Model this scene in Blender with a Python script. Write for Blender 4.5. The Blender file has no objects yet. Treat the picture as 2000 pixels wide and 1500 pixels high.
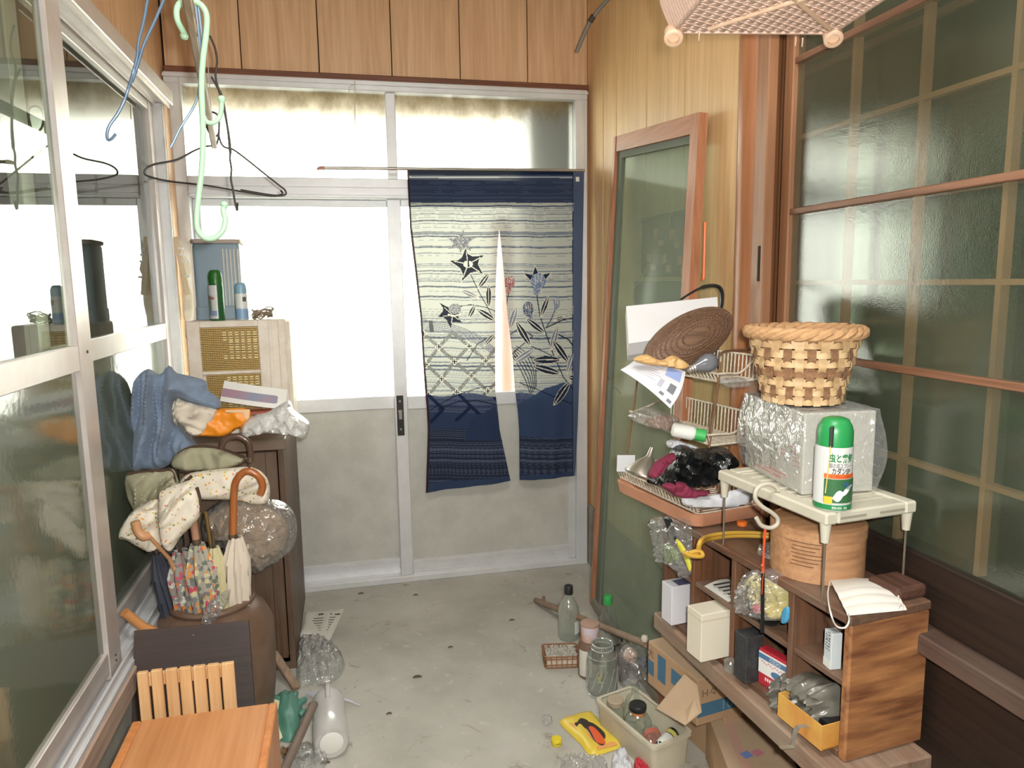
import bpy, bmesh, math, random
from mathutils import Vector as V, Matrix, noise
from mathutils.geometry import delaunay_2d_cdt
R_ = random.Random(7)
PI = math.pi
C = bpy.context.scene.collection
SC = bpy.context.scene

# ------------------------------------------------------------------ camera, sky, lamps, exposure
F = 1413.28; YAW, PITCH, ROLL = 0.223425, 0.140142, -0.0151584
CAM = V((0.639891, -3.31284, 1.388468))
fwd = V((math.sin(YAW)*math.cos(PITCH), math.cos(YAW)*math.cos(PITCH), -math.sin(PITCH)))
r0 = V((math.cos(YAW), -math.sin(YAW), 0)); u0 = r0.cross(fwd)
RT = math.cos(ROLL)*r0 + math.sin(ROLL)*u0
UP = -math.sin(ROLL)*r0 + math.cos(ROLL)*u0
cd = bpy.data.cameras.new('camera'); cam = bpy.data.objects.new('camera', cd); C.objects.link(cam)
cd.sensor_width = 36; cd.lens = F/2000*36; cd.clip_start = 0.02
M3 = Matrix((RT, UP, -fwd)).transposed()
cam.matrix_world = Matrix.Translation(CAM) @ M3.to_4x4()
SC.camera = cam
SC.view_settings.view_transform = 'Standard'; SC.view_settings.look = 'None'
SC.view_settings.gamma = 1; SC.view_settings.use_curve_mapping = False
SC.view_settings.exposure = 0.0
w = bpy.data.worlds.new('overcast_sky'); SC.world = w; w.use_nodes = True
nt = w.node_tree; bg = nt.nodes['Background']
tc = nt.nodes.new('ShaderNodeTexCoord'); sx = nt.nodes.new('ShaderNodeSeparateXYZ'); cr = nt.nodes.new('ShaderNodeValToRGB')
nt.links.new(tc.outputs['Generated'], sx.inputs[0]); nt.links.new(sx.outputs['Z'], cr.inputs[0]); nt.links.new(cr.outputs[0], bg.inputs[0])
cr.color_ramp.elements[0].color = (0.93, 0.95, 0.86, 1); cr.color_ramp.elements[1].color = (0.95, 0.98, 1.0, 1)
bg.inputs[1].default_value = 11.0
def lamp(name, kind, loc, energy, col=(1,1,1), **k):
    l = bpy.data.lights.new(name, kind); l.energy = energy; l.color = col
    for a, v in k.items(): setattr(l, a, v)
    o = bpy.data.objects.new(name, l); C.objects.link(o); o.location = loc
    return o
# the camera's own flash, just right of and above the lens
fl = lamp('camera_flash', 'AREA', CAM + RT*0.06 + UP*0.045 + fwd*0.01, 36, (1.0, 0.97, 0.92), shape='DISK', size=0.05)
fl.rotation_euler = cam.matrix_world.to_euler()
# fill light added under the ceiling, out of view, for more ambient light
cl = lamp('added_ceiling_fill', 'AREA', (0.9, -2.6, 2.70), 30, (1.0, 0.98, 0.95), shape='DISK', size=0.8)

def at(x, y, X=None, Y=None, Z=None):
    """photograph pixel -> the point of the room on the plane X=, Y= or Z="""
    d = RT*((x-1000)/F) - UP*((y-750)/F) + fwd
    if X is not None: t = (X-CAM.x)/d.x
    elif Y is not None: t = (Y-CAM.y)/d.y
    else: t = (Z-CAM.z)/d.z
    return CAM + d*t

# ------------------------------------------------------------------ materials
def S(r, g, b):
    f = lambda c: (c/255/12.92) if c/255 <= 0.04045 else ((c/255+0.055)/1.055)**2.4
    return (f(r), f(g), f(b), 1)
MATS = {}
class NT:
    def __init__(s, name):
        s.m = bpy.data.materials.new(name); s.m.use_nodes = True; s.t = s.m.node_tree
        s.p = s.t.nodes['Principled BSDF']; s.out = s.t.nodes['Material Output']
    def n(s, typ, ins=None, **k):
        x = s.t.nodes.new('ShaderNode'+typ)
        for a, v in k.items(): setattr(x, a, v)
        for a, v in (ins or {}).items():
            i = x.inputs[a]
            if hasattr(v, 'is_linked') or isinstance(v, bpy.types.NodeSocket): s.t.links.new(v, i)
            else: i.default_value = v
        return x
    def l(s, a, b): s.t.links.new(a, b)
    def ramp(s, fac, stops):
        x = s.n('ValToRGB', {'Fac': fac}); e = x.color_ramp.elements
        while len(e) < len(stops): e.new(0.5)
        for k, (p, c) in enumerate(stops): e[k].position = p; e[k].color = c
        return x.outputs[0]
    def coords(s, scale=(1,1,1), kind='Object', rnd=True):
        tc = s.n('TexCoord'); v = tc.outputs[kind]
        if rnd:
            oi = s.n('ObjectInfo'); mm = s.n('MapRange', {'Value': oi.outputs['Random'], 'To Max': 37.0})
            v = s.n('VectorMath', {0: v, 1: mm.outputs[0]}, operation='ADD').outputs[0]
        return s.n('Mapping', {'Vector': v, 'Scale': scale}).outputs[0]
def P(name, col, rough=0.6, metal=0.0, spot=0.0, spot_scale=12, spot_col=None, bump=0.0, bump_scale=60, coat=0.0, trans=0.0, sheen=0.0, emit=None):
    """plain coated stuff, with optional dirt blotches and fine relief"""
    if name in MATS: return MATS[name]
    q = NT(name); p = q.p
    p.inputs['Base Color'].default_value = col; p.inputs['Roughness'].default_value = rough; p.inputs['Metallic'].default_value = metal
    p.inputs['Coat Weight'].default_value = coat; p.inputs['Transmission Weight'].default_value = trans; p.inputs['Sheen Weight'].default_value = sheen
    if spot or bump: co = q.coords()
    if spot:
        nz = q.n('TexNoise', {'Vector': co, 'Scale': spot_scale, 'Detail': 6.0, 'Roughness': 0.65})
        sc = spot_col or tuple(c*0.45 for c in col[:3])+(1,)
        mx = tuple(a*(1-spot)+b*spot for a, b in zip(col, sc))
        q.l(q.ramp(nz.outputs[0], [(0.38, mx), (0.62, col)]), p.inputs['Base Color'])
    if bump:
        nb = q.n('TexNoise', {'Vector': co, 'Scale': bump_scale, 'Detail': 4.0})
        b = q.n('Bump', {'Height': nb.outputs[0], 'Strength': bump, 'Distance': 0.01}); q.l(b.outputs[0], p.inputs['Normal'])
    MATS[name] = q.m; return q.m
def WOOD(name, c1, c2, axis='z', rough=0.45, scale=1.0, dust=0.0, coat=0.0):
    if name in MATS: return MATS[name]
    q = NT(name); p = q.p
    lo, hi = 1.1*scale, 26*scale
    sc = {'x': (lo, hi, hi), 'y': (hi, lo, hi), 'z': (hi, hi, lo)}[axis]
    co = q.coords(sc)
    n1 = q.n('TexNoise', {'Vector': co, 'Scale': 1.0, 'Detail': 7.0, 'Roughness': 0.6, 'Distortion': 0.6})
    n2 = q.n('TexNoise', {'Vector': q.coords(tuple(4*s for s in sc)), 'Scale': 1.0, 'Detail': 3.0})
    mx = q.n('Math', {0: n1.outputs[0], 1: n2.outputs[0]}, operation='ADD'); mh = q.n('Math', {0: mx.outputs[0], 1: 0.5}, operation='MULTIPLY')
    col = q.ramp(mh.outputs[0], [(0.36, c1), (0.62, c2)])
    if dust:
        nd = q.n('TexNoise', {'Vector': q.coords((1,1,1)), 'Scale': 7.0, 'Detail': 6.0})
        f = q.n('MapRange', {'Value': nd.outputs[0], 'From Min': 0.35, 'From Max': 0.7, 'To Max': dust})
        col = q.n('Mix', {'Factor': f.outputs[0], 6: col, 7: S(150,140,125)}, data_type='RGBA').outputs[2]
    q.l(col, p.inputs['Base Color']); p.inputs['Roughness'].default_value = rough; p.inputs['Coat Weight'].default_value = coat
    b = q.n('Bump', {'Height': n2.outputs[0], 'Strength': 0.12, 'Distance': 0.004}); q.l(b.outputs[0], p.inputs['Normal'])
    MATS[name] = q.m; return q.m
def CLEAR(name, tint=(0.93,0.96,0.94,1), edge=0.45, gloss=0.06, haze=0.06, hazecol=(0.8,0.82,0.8,1), rough=0.03, bump=0.0, bump_scale=30):
    """thin clear glass, film or plastic: see-through, glossy, denser at the rim, a little dusty"""
    if name in MATS: return MATS[name]
    q = NT(name); t = q.t
    lt = q.n('LayerWeight', {'Blend': 0.5}); pw_ = q.n('Math', {0: lt.outputs['Facing'], 1: 3.0}, operation='POWER')
    tcol = q.n('Mix', {'Factor': pw_.outputs[0], 6: tint, 7: tuple(c*0.42 for c in tint[:3])+(1,)}, data_type='RGBA')
    tr = q.n('BsdfTransparent', {'Color': tcol.outputs[2]}); gl = q.n('BsdfGlossy', {'Color': (1,1,1,1), 'Roughness': rough}); df = q.n('BsdfDiffuse', {'Color': hazecol})
    lw = q.n('LayerWeight', {'Blend': edge})
    if bump:
        nb = q.n('TexNoise', {'Vector': q.coords(), 'Scale': bump_scale, 'Detail': 3.0, 'Distortion': 0.4})
        b = q.n('Bump', {'Height': nb.outputs[0], 'Strength': bump, 'Distance': 0.02})
        for x in (gl, df, lw): q.l(b.outputs[0], x.inputs['Normal'])
    f1 = q.n('MapRange', {'Value': lw.outputs['Facing'], 'To Min': haze, 'To Max': min(1, haze*1.6+0.12)})
    m1 = q.n('MixShader', {0: f1.outputs[0], 1: tr.outputs[0], 2: df.outputs[0]})
    ge = q.n('NewGeometry'); ff = q.n('Math', {0: 1.0, 1: ge.outputs['Backfacing']}, operation='SUBTRACT'); f3 = q.n('Math', {0: lw.outputs['Fresnel'], 1: ff.outputs[0]}, operation='MULTIPLY')
    f2 = q.n('MapRange', {'Value': f3.outputs[0], 'To Min': gloss, 'To Max': 0.75})
    m2 = q.n('MixShader', {0: f2.outputs[0], 1: m1.outputs[0], 2: gl.outputs[0]})
    q.l(m2.outputs[0], q.out.inputs[0]); MATS[name] = q.m; return q.m

# ------------------------------------------------------------------ mesh building (room coordinates)
class MB:
    def __init__(s): s.v = []; s.f = []; s.mi = []; s.xf = None; s.cur = 0; s.sm = []
    def add(s, vs, fs, smooth=False):
        o = len(s.v)
        s.v += [(s.xf @ V(p)) if s.xf else V(p) for p in vs]
        for f in fs: s.f.append([i+o for i in f]); s.mi.append(s.cur); s.sm.append(smooth)
        return s
    def box(s, lo, hi, bev=0.0, rot=None, piv=None):
        lo, hi = V(lo), V(hi)
        b = bmesh.new(); bmesh.ops.create_cube(b, size=1)
        for v in b.verts: v.co = V(((v.co.x+.5)*(hi.x-lo.x)+lo.x, (v.co.y+.5)*(hi.y-lo.y)+lo.y, (v.co.z+.5)*(hi.z-lo.z)+lo.z))
        if bev: bmesh.ops.bevel(b, geom=b.edges[:], offset=bev, segments=2 if bev > 0.004 else 1, affect='EDGES', profile=0.5)
        if rot is not None:
            c = V(piv) if piv is not None else (lo+hi)/2
            for v in b.verts: v.co = c + rot @ (v.co-c)
        b.verts.index_update()
        s.add([v.co[:] for v in b.verts], [[v.index for v in f.verts] for f in b.faces]); b.free(); return s
    def bar(s, a, b, w, t, up=(0,0,1), bev=0.0):
        """rectangular bar from a to b, w across, t along up"""
        a, b = V(a), V(b); d = b-a; L = d.length; d.normalize(); up = V(up); sd = d.cross(up).normalized(); up = sd.cross(d)
        m = Matrix((sd, d, up)).transposed().to_4x4(); m.translation = a
        old = s.xf; s.xf = (old @ m) if old else m
        s.box((-w/2, 0, -t/2), (w/2, L, t/2), bev); s.xf = old; return s
    def tube(s, pts, r, seg=8, closed=False, smooth=True, flat=1.0):
        pts = [V(p) for p in pts]; n = len(pts)
        rs = r if isinstance(r, (list, tuple)) else [r]*n
        vs = []; fs = []; ref = None
        for i, p in enumerate(pts):
            a = pts[(i-1) % n] if (closed or i) else p; b = pts[(i+1) % n] if (closed or i < n-1) else p
            t = (b-a); t = t.normalized() if t.length > 1e-9 else V((0,0,1))
            if ref is None: ref = V((0,0,1)) if abs(t.z) < 0.9 else V((1,0,0))
            x = (ref - t*ref.dot(t)); x = x.normalized() if x.length > 1e-6 else t.orthogonal().normalized(); ref = x; y = t.cross(x)
            for k in range(seg):
                an = 2*PI*k/seg; vs.append(p + (x*math.cos(an)*flat + y*math.sin(an))*rs[i])
        m = n if closed else n-1
        for i in range(m):
            for k in range(seg):
                k2 = (k+1) % seg; j = (i+1) % n
                fs.append([i*seg+k, i*seg+k2, j*seg+k2, j*seg+k])
        if not closed: fs += [list(range(seg))[::-1], [(n-1)*seg+k for k in range(seg)]]
        return s.add(vs, fs, smooth)
    def lathe(s, prof, at_=(0,0,0), seg=24, smooth=True, axis=None, sq=None):
        """prof: (radius, height) pairs from base to top; axis tilts it; sq squashes y"""
        at_ = V(at_); q = V(axis).to_track_quat('Z', 'Y').to_matrix() if axis is not None else Matrix.Identity(3)
        vs = []; fs = []
        for r, h in prof:
            for k in range(seg):
                a = 2*PI*k/seg; vs.append(at_ + q @ V((r*math.cos(a), r*math.sin(a)*(sq or 1), h)))
        for i in range(len(prof)-1):
            for k in range(seg):
                k2 = (k+1) % seg; fs.append([i*seg+k, i*seg+k2, (i+1)*seg+k2, (i+1)*seg+k])
        if prof[0][0] > 1e-5: fs.append(list(range(seg))[::-1])
        if prof[-1][0] > 1e-5: fs.append([(len(prof)-1)*seg+k for k in range(seg)])
        return s.add(vs, fs, smooth)
    def grid(s, nu, nv, fn, thick=0.0, wrap=False, smooth=True):
        P_ = [[V(fn(i/(nu), j/(nv))) for j in range(nv+1)] for i in range(nu+1)]
        vs = [p for row in P_ for p in row]; fs = []
        W = nv+1
        for i in range(nu):
            for j in range(nv): fs.append([i*W+j, (i+1)*W+j, (i+1)*W+j+1, i*W+j+1])
        if thick:
            o = len(vs); nn = [V((0,0,0)) for _ in vs]
            for f in fs:
                nrm = (vs[f[1]]-vs[f[0]]).cross(vs[f[3]]-vs[f[0]])
                for i in f: nn[i] += nrm
            vs = vs + [v - (k.normalized() if k.length > 1e-12 else V((0,0,1)))*thick for v, k in zip(vs, nn)]
            fs = fs + [[i+o for i in f][::-1] for f in fs]
            bd = [i*W for i in range(nu+1)] + [nu*W+j for j in range(1, nv+1)] + [i*W+nv for i in range(nu-1, -1, -1)] + [j for j in range(nv-1, 0, -1)]
            for a, b in zip(bd, bd[1:]+bd[:1]): fs.append([b, a, a+o, b+o])
        return s.add(vs, fs, smooth)
    def prism(s, poly, depth, to3=lambda u, v, d: V((u, d, v)), smooth=False):
        """closed outline (u, v) given thickness; to3 maps (u, v, depth) to the room"""
        n = len(poly); vs = [to3(u, v, 0) for u, v in poly] + [to3(u, v, depth) for u, v in poly]
        fs = [list(range(n)), [n+i for i in range(n)][::-1]] + [[i, (i+1) % n + 0, (i+1) % n + n, i+n][::-1] for i in range(n)]
        return s.add(vs, fs, smooth)
    def build(s, name, mat, parent=None, base=None, kind=None, label=None):
        me = bpy.data.meshes.new(name)
        o = bpy.data.objects.new(name, me); C.objects.link(o)
        if parent is not None:
            o.parent = parent; org = ROOT[parent]
        else: org = V(base) if base is not None else (sum(s.v, V((0,0,0)))/max(1, len(s.v)))
        if parent is None:
            o.location = org
            if base is None: org.z = min(v.z for v in s.v); o.location = org
        ROOT[o] = org.copy()
        me.from_pydata([v-org for v in s.v], [], s.f)
        for m in (mat if isinstance(mat, (list, tuple)) else [mat]): me.materials.append(m)
        me.polygons.foreach_set('material_index', s.mi); me.polygons.foreach_set('use_smooth', s.sm)
        b = bmesh.new(); b.from_mesh(me); bmesh.ops.recalc_face_normals(b, faces=b.faces[:]); b.to_mesh(me); b.free()
        if any(s.sm):
            try: me.set_sharp_from_angle(angle=math.radians(42))
            except Exception: pass
        if kind: o['kind'] = kind
        if label: o['label'] = label
        return o
ROOT = {}
def thing(name, label, cat, loc, group=None):
    o = bpy.data.objects.new(name, None); C.objects.link(o); o.empty_display_size = 0.05
    o.location = loc; ROOT[o] = V(loc); o['label'] = label; o['category'] = cat
    if group: o['group'] = group
    return o
def tag(o, label, cat, group=None):
    o['label'] = label; o['category'] = cat
    if group: o['group'] = group
    return o
def struct(name, mb, mat, parent=None):
    o = mb.build(name, mat, parent)
    if parent is None: o['kind'] = 'structure'
    return o
def dup(root, delta, label=None, name=None):
    r = root.copy(); C.objects.link(r); r.location = root.location + V(delta); ROOT[r] = ROOT[root] + V(delta)
    if label: r['label'] = label
    for ch in list(root.children):
        c = ch.copy(); C.objects.link(c); c.parent = r; ROOT[c] = ROOT[r]
        for g in list(ch.children):
            d = g.copy(); C.objects.link(d); d.parent = c; ROOT[d] = ROOT[r]
    return r
def rz(deg): return Matrix.Rotation(math.radians(deg), 3, 'Z')
def XF(loc, deg=0, rx=0, ry=0):
    return Matrix.Translation(V(loc)) @ Matrix.Rotation(math.radians(deg), 4, 'Z') @ Matrix.Rotation(math.radians(ry), 4, 'Y') @ Matrix.Rotation(math.radians(rx), 4, 'X')
def spline(pts, n=8, closed=False):
    pts = [V(p) for p in pts]; out = []; m = len(pts)
    g = lambda i: pts[i % m] if closed else pts[max(0, min(m-1, i))]
    for i in range(m if closed else m-1):
        a, b, c, d = g(i-1), g(i), g(i+1), g(i+2)
        for k in range(n):
            t = k/n
            out.append(0.5*((2*b) + (c-a)*t + (2*a-5*b+4*c-d)*t*t + (-a+3*b-3*c+d)*t**3))
    if not closed: out.append(pts[-1])
    return out
def pillow(mb, outline, to3, depth, back=0.35, step=None, soft=0.35, folds=0.3, fs=9.0, seed=0, ridge=True, sm=3, drape=None):
    """soft body (cloth, bag, hat, glove) with the outline (u, v) and real thickness; to3(u, v, d): d>0 towards the room"""
    if sm: pts = [V((p.x, p.y)) for p in spline([V((a, b, 0)) for a, b in outline], sm, True)]
    else: pts = [V(p) for p in outline]
    us = [p.x for p in pts]; vs_ = [p.y for p in pts]; W = max(us)-min(us); H = max(vs_)-min(vs_)
    step = step or max(W, H)/26
    inner = []
    def inside(x, y):
        c = False; n = len(pts)
        for i in range(n):
            a, b = pts[i], pts[i-1]
            if (a.y > y) != (b.y > y) and x < (b.x-a.x)*(y-a.y)/(b.y-a.y)+a.x: c = not c
        return c
    def bdist(x, y):
        q = V((x, y)); best = 1e9
        for i in range(len(pts)):
            a, b = pts[i-1], pts[i]; d = b-a; L = d.length_squared
            t = 0 if L == 0 else max(0, min(1, (q-a).dot(d)/L)); best = min(best, (q-a-d*t).length)
        return best
    rr = random.Random(seed); y = min(vs_); row = 0
    while y < max(vs_):
        x = min(us) + (step/2 if row % 2 else 0)
        while x < max(us):
            if inside(x, y) and bdist(x, y) > step*0.45: inner.append(V((x, y)))
            x += step
        y += step*0.87; row += 1
    n = len(pts)
    co, ed, fa, *_ = delaunay_2d_cdt(pts + inner, [(i, (i+1) % n) for i in range(n)], [], 1, 1e-7)
    rad = soft*min(W, H)/2 + 1e-6; m = len(co); front = []; bk = []
    for p in co:
        t = min(1, bdist(p.x, p.y)/rad); t = 0 if t < 1e-3 else t
        h = math.sqrt(max(0, 1-(1-t)**2)); k = fs/max(W, H)
        nz = noise.noise(V((p.x*k+seed*3.1, p.y*k*0.6+seed, seed*1.7)))
        if ridge: nz = 1-2.2*abs(nz)
        nz += 0.5*noise.noise(V((p.x*k*2.3, p.y*k*2.3, seed+5.5)))
        if drape is not None:                      # long soft folds running across the direction drape (degrees)
            ca, sa = math.cos(math.radians(drape)), math.sin(math.radians(drape)); L_ = max(W, H)
            wv_ = 2.2*noise.noise(V((p.x/L_*2.2+seed, p.y/L_*2.2, seed*0.7)))
            ph = 2*PI*fs*0.5*(p.x*ca+p.y*sa)/L_ + wv_*2; nz = 0.9*(1-abs(math.sin(ph/2))*1.8) + 0.35*math.sin(ph*1.7+wv_*3) + 0.15*nz
        front.append(to3(p.x, p.y, depth*(h*(1+folds*nz*0.6)) + depth*folds*0.15*nz*t))
        bk.append(to3(p.x, p.y, -depth*back*h))
    edge = [bdist(p.x, p.y) < 1e-6 for p in co]
    mp = {}
    allv = front[:]
    for i in range(m):
        if edge[i]: mp[i] = i
        else: mp[i] = len(allv); allv.append(bk[i])
    fs_ = [list(f) for f in fa] + [[mp[i] for i in f][::-1] for f in fa]
    return mb.add(allv, [f for f in fs_ if len(set(f)) == len(f)], True)
def plane_y(y):                                # outline given in photograph pixels on the upright plane Y=y, thickness towards the room
    return lambda u, v, d: at(u, v, Y=y) + V((0, -d, 0))
def plane_z(z):
    return lambda u, v, d: at(u, v, Z=z) + V((0, 0, max(d, 0)))
def plane_x(x, s=-1):
    return lambda u, v, d: at(u, v, X=x) + V((s*d, 0, 0))
def text(body, size, mat, name, parent, frame, ext=0.0004, bold=0.0, wrap=None, align='CENTER', ang=0.0, sx=1.0):
    """lettering as real thin glyphs; frame = (origin, right, up); wrap = (axis point, radius) bends it round a can"""
    cu = bpy.data.curves.new('lettering', 'FONT'); cu.body = body; cu.size = size; cu.align_x = align; cu.align_y = 'CENTER'; cu.offset = bold; cu.resolution_u = 3
    o = bpy.data.objects.new('lettering', cu); C.objects.link(o)
    dg = bpy.context.evaluated_depsgraph_get(); me = bpy.data.meshes.new_from_object(o.evaluated_get(dg))
    bpy.data.objects.remove(o); bpy.data.curves.remove(cu)
    org, rt, up = (V(a) for a in frame); rt.normalize(); up.normalize(); nr = rt.cross(up)
    if wrap:
        b = bmesh.new(); b.from_mesh(me); bmesh.ops.subdivide_edges(b, edges=[e for e in b.edges if e.calc_length() > 0.004], cuts=2); b.to_mesh(me); b.free()
    m = MB(); vs = []
    for v in me.vertices: v.co.x *= sx
    for v in me.vertices:
        if wrap:
            ra = wrap + ext; a = v.co.x/ra + ang
            vs.append(org - nr*wrap + (nr*math.cos(a) + rt*math.sin(a))*ra + up*v.co.y)
        else: vs.append(org + rt*v.co.x + up*v.co.y + nr*ext)
    m.add(vs, [list(p.vertices) for p in me.polygons]); bpy.data.meshes.remove(me)
    return m.build(name, mat, parent)
# ------------------------------------------------------------------ the setting
panel_far = WOOD('panel_veneer_warm', S(206,164,124), S(230,194,154), 'z', 0.42, 0.8)
panel_right = WOOD('panel_veneer_honey', S(198,162,112), S(220,184,134), 'z', 0.42, 0.8)
dark_trim = WOOD('red_brown_trim', S(104,62,42), S(136,86,60), 'x', 0.5)
trim_y = WOOD('red_brown_rail', S(104,70,50), S(138,98,74), 'y', 0.5)
post_wood = WOOD('polished_post', S(150,98,64), S(168,114,76), 'z', 0.38, 0.9)
stile_wood = WOOD('shoji_stile', S(138,96,66), S(158,114,82), 'z', 0.45)
lattice_pale = P('lattice_pale', S(176,128,100), 0.7)
old_wood = WOOD('old_dark_wood', S(30,20,14), S(48,33,23), 'y', 0.6)
alu = P('aluminium', S(222,224,226), 0.40, 0.25, 0.2, 9, S(170,170,166))
alu_pink = P('aluminium_old', S(216,210,206), 0.34, 0.4, 0.3, 7, S(180,160,148))
alu_dark = P('aluminium_shade', S(150,146,140), 0.4, 0.6)
kick = P('kick_panel', S(200,200,192), 0.5, 0.1, 0.25, 6, S(140,138,128), bump=0.15, bump_scale=160)
plaster = P('plain_plaster', S(186,178,160), 0.9, spot=0.3, spot_scale=5)
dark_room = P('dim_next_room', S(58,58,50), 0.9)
concrete_wall = P('concrete_footing', S(158,152,138), 0.85, spot=0.5, spot_scale=9, bump=0.4, bump_scale=40)

# floor: trowelled concrete with stains, dust and hairline cracks
q = NT('concrete_floor'); co = q.coords((1,1,1), rnd=False)
n1 = q.n('TexNoise', {'Vector': co, 'Scale': 2.2, 'Detail': 8.0, 'Roughness': 0.62}); n2 = q.n('TexNoise', {'Vector': co, 'Scale': 26.0, 'Detail': 5.0})
n3 = q.n('TexNoise', {'Vector': co, 'Scale': 7.0, 'Detail': 7.0, 'Roughness': 0.7, 'Distortion': 1.2})
c1 = q.ramp(n1.outputs[0], [(0.32, S(162,160,150)), (0.5, S(182,180,170)), (0.68, S(196,194,185))])
f3 = q.ramp(n3.outputs[0], [(0.30, (1,1,1,1)), (0.40, (0,0,0,1))])
c2 = q.n('Mix', {'Factor': f3, 6: c1, 7: S(140,131,116)}, data_type='RGBA').outputs[2]
f2 = q.ramp(n2.outputs[0], [(0.64, (0,0,0,1)), (0.72, (0.6,0.6,0.6,1))])
c3 = q.n('Mix', {'Factor': f2, 6: c2, 7: S(206,202,190)}, data_type='RGBA').outputs[2]
q.l(c3, q.p.inputs['Base Color']); q.p.inputs['Roughness'].default_value = 0.8
bb = q.n('Bump', {'Height': n2.outputs[0], 'Strength': 0.25, 'Distance': 0.004}); q.l(bb.outputs[0], q.p.inputs['Normal'])
floor_mat = q.m
m = MB(); m.grid(8, 12, lambda u, v: (-0.12+2.05*u, -5.2+5.3*v, 0.0)); m.box((-0.12,-5.2,-0.1), (1.93,0.1,-0.002)); struct('floor', m, floor_mat)
m = MB(); m.box((-1.6,-5.2,2.75), (3.4,0.12,2.85)); struct('ceiling', m, plaster)
m = MB(); m.box((-0.12,-5.3,0), (1.93,-5.2,2.75)); struct('wall_rear', m, plaster)

# --- far wall over the door: veneer panels with open grooves
m = MB(); m.box((-0.12,0.02,2.24), (1.95,0.12,2.75)); wall_far = struct('wall_far', m, P('groove_dark', S(48,34,24), 0.9))
xs = [-0.03, 0.267, 0.578, 0.882, 1.18, 1.486, 1.77]
for a, b in zip(xs, xs[1:]):
    m = MB(); m.box((a+0.0022,-0.002,2.272), (b-0.0022,0.03,2.75), 0.0015); m.build('panel', panel_far, wall_far)
m = MB(); m.box((-0.03,-0.022,2.243), (1.77,0.03,2.273), 0.003); struct('trim_1', m, dark_trim)
m = MB(); m.box((-0.12,0.0,0), (-0.03,0.1,2.26)); m.box((1.752,0.0,0), (1.95,0.1,2.26)); m.build('door_surround', concrete_wall, wall_far)
m = MB(); m.box((1.752,-0.03,0.02), (1.768,0.0,2.245), 0.002); m.build('door_side_strip', stile_wood, wall_far)

# --- frosted glass of the entrance: lets the daylight through, blurs what is outside
q = NT('frosted_glass')
q.p.inputs['Base Color'].default_value = (0.97,0.985,0.93,1); q.p.inputs['Roughness'].default_value = 0.42
q.p.inputs['Transmission Weight'].default_value = 1.0; q.p.inputs['IOR'].default_value = 1.22
co = q.coords(rnd=False); nb = q.n('TexNoise', {'Vector': co, 'Scale': 170.0, 'Detail': 2.0})
b = q.n('Bump', {'Height': nb.outputs[0], 'Strength': 0.25, 'Distance': 0.004}); q.l(b.outputs[0], q.p.inputs['Normal'])
frosted = q.m
q = NT('grimy_frosted_glass'); co = q.coords(rnd=False)
tc_ = q.n('TexCoord'); sz = q.n('SeparateXYZ', {0: tc_.outputs['Object']}); gz = q.n('MapRange', {'Value': sz.outputs['Z'], 'From Min': 0.04, 'From Max': 0.17, 'To Min': -0.25, 'To Max': 0.32})
ng = q.n('TexNoise', {'Vector': q.coords((14,14,9), rnd=False), 'Scale': 1.0, 'Detail': 8.0, 'Roughness': 0.7}); ga = q.n('Math', {0: ng.outputs[0], 1: gz.outputs[0]}, operation='ADD')
gf = q.ramp(ga.outputs[0], [(0.45, (0,0,0,1)), (0.95, (0.75,0.75,0.75,1))])
q.p.inputs['Base Color'].default_value = (0.97,0.985,0.90,1); q.p.inputs['Roughness'].default_value = 0.42; q.p.inputs['Transmission Weight'].default_value = 1.0; q.p.inputs['IOR'].default_value = 1.22
dg = q.n('BsdfDiffuse', {'Color': S(150,132,96)}); tg = q.n('BsdfTranslucent', {'Color': S(120,104,66)}); a_ = q.n('MixShader', {0: 0.35, 1: dg.outputs[0], 2: tg.outputs[0]})
mg = q.n('MixShader', {0: gf, 1: q.p.outputs[0], 2: a_.outputs[0]}); q.l(mg.outputs[0], q.out.inputs[0]); grimy = q.m
def pane(lo, hi, mat, parent, name='glass_pane'):
    m = MB(); m.box(lo, hi); return m.build(name, mat, parent)
def frame_bars(bars, mat, parent, bev=0.003):
    for nm, lo, hi in bars:
        m = MB(); m.box(lo, hi, bev); m.build(nm, mat, parent)
m = MB(); m.box((-0.03,-0.05,2.2), (1.752,0.012,2.243), 0.003); m.box((-0.03,-0.062,2.222), (1.752,-0.05,2.232))
door = struct('door_1', m, alu)
frame_bars([('jamb',(-0.03,-0.05,0.0),(0.034,0.06,2.2)), ('jamb',(1.697,-0.05,0.0),(1.752,0.06,2.2)),
    ('transom_bar',(0.034,-0.055,1.755),(1.697,0.05,1.838)), ('mullion',(0.846,-0.035,1.838),(0.888,0.03,2.2)),
    ('threshold',(0.034,-0.05,0.0),(1.697,0.06,0.03))], alu, door)
m = MB(); m.box((0.034,-0.064,1.768), (1.697,-0.055,1.776)); m.box((0.034,-0.064,1.80), (1.697,-0.055,1.806)); m.build('transom_rib', alu, door)
for xa, xb in ((0.034,0.846), (0.888,1.697)):
    m = MB(); m.box((xa,0.0,1.838), (xb,0.004,2.2)); o = m.build('transom_pane', grimy, door); o.data.transform(Matrix.Translation(ROOT[door]-V((0,0,2.02)))); o.location = V((0,0,2.02))-ROOT[door]
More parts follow.
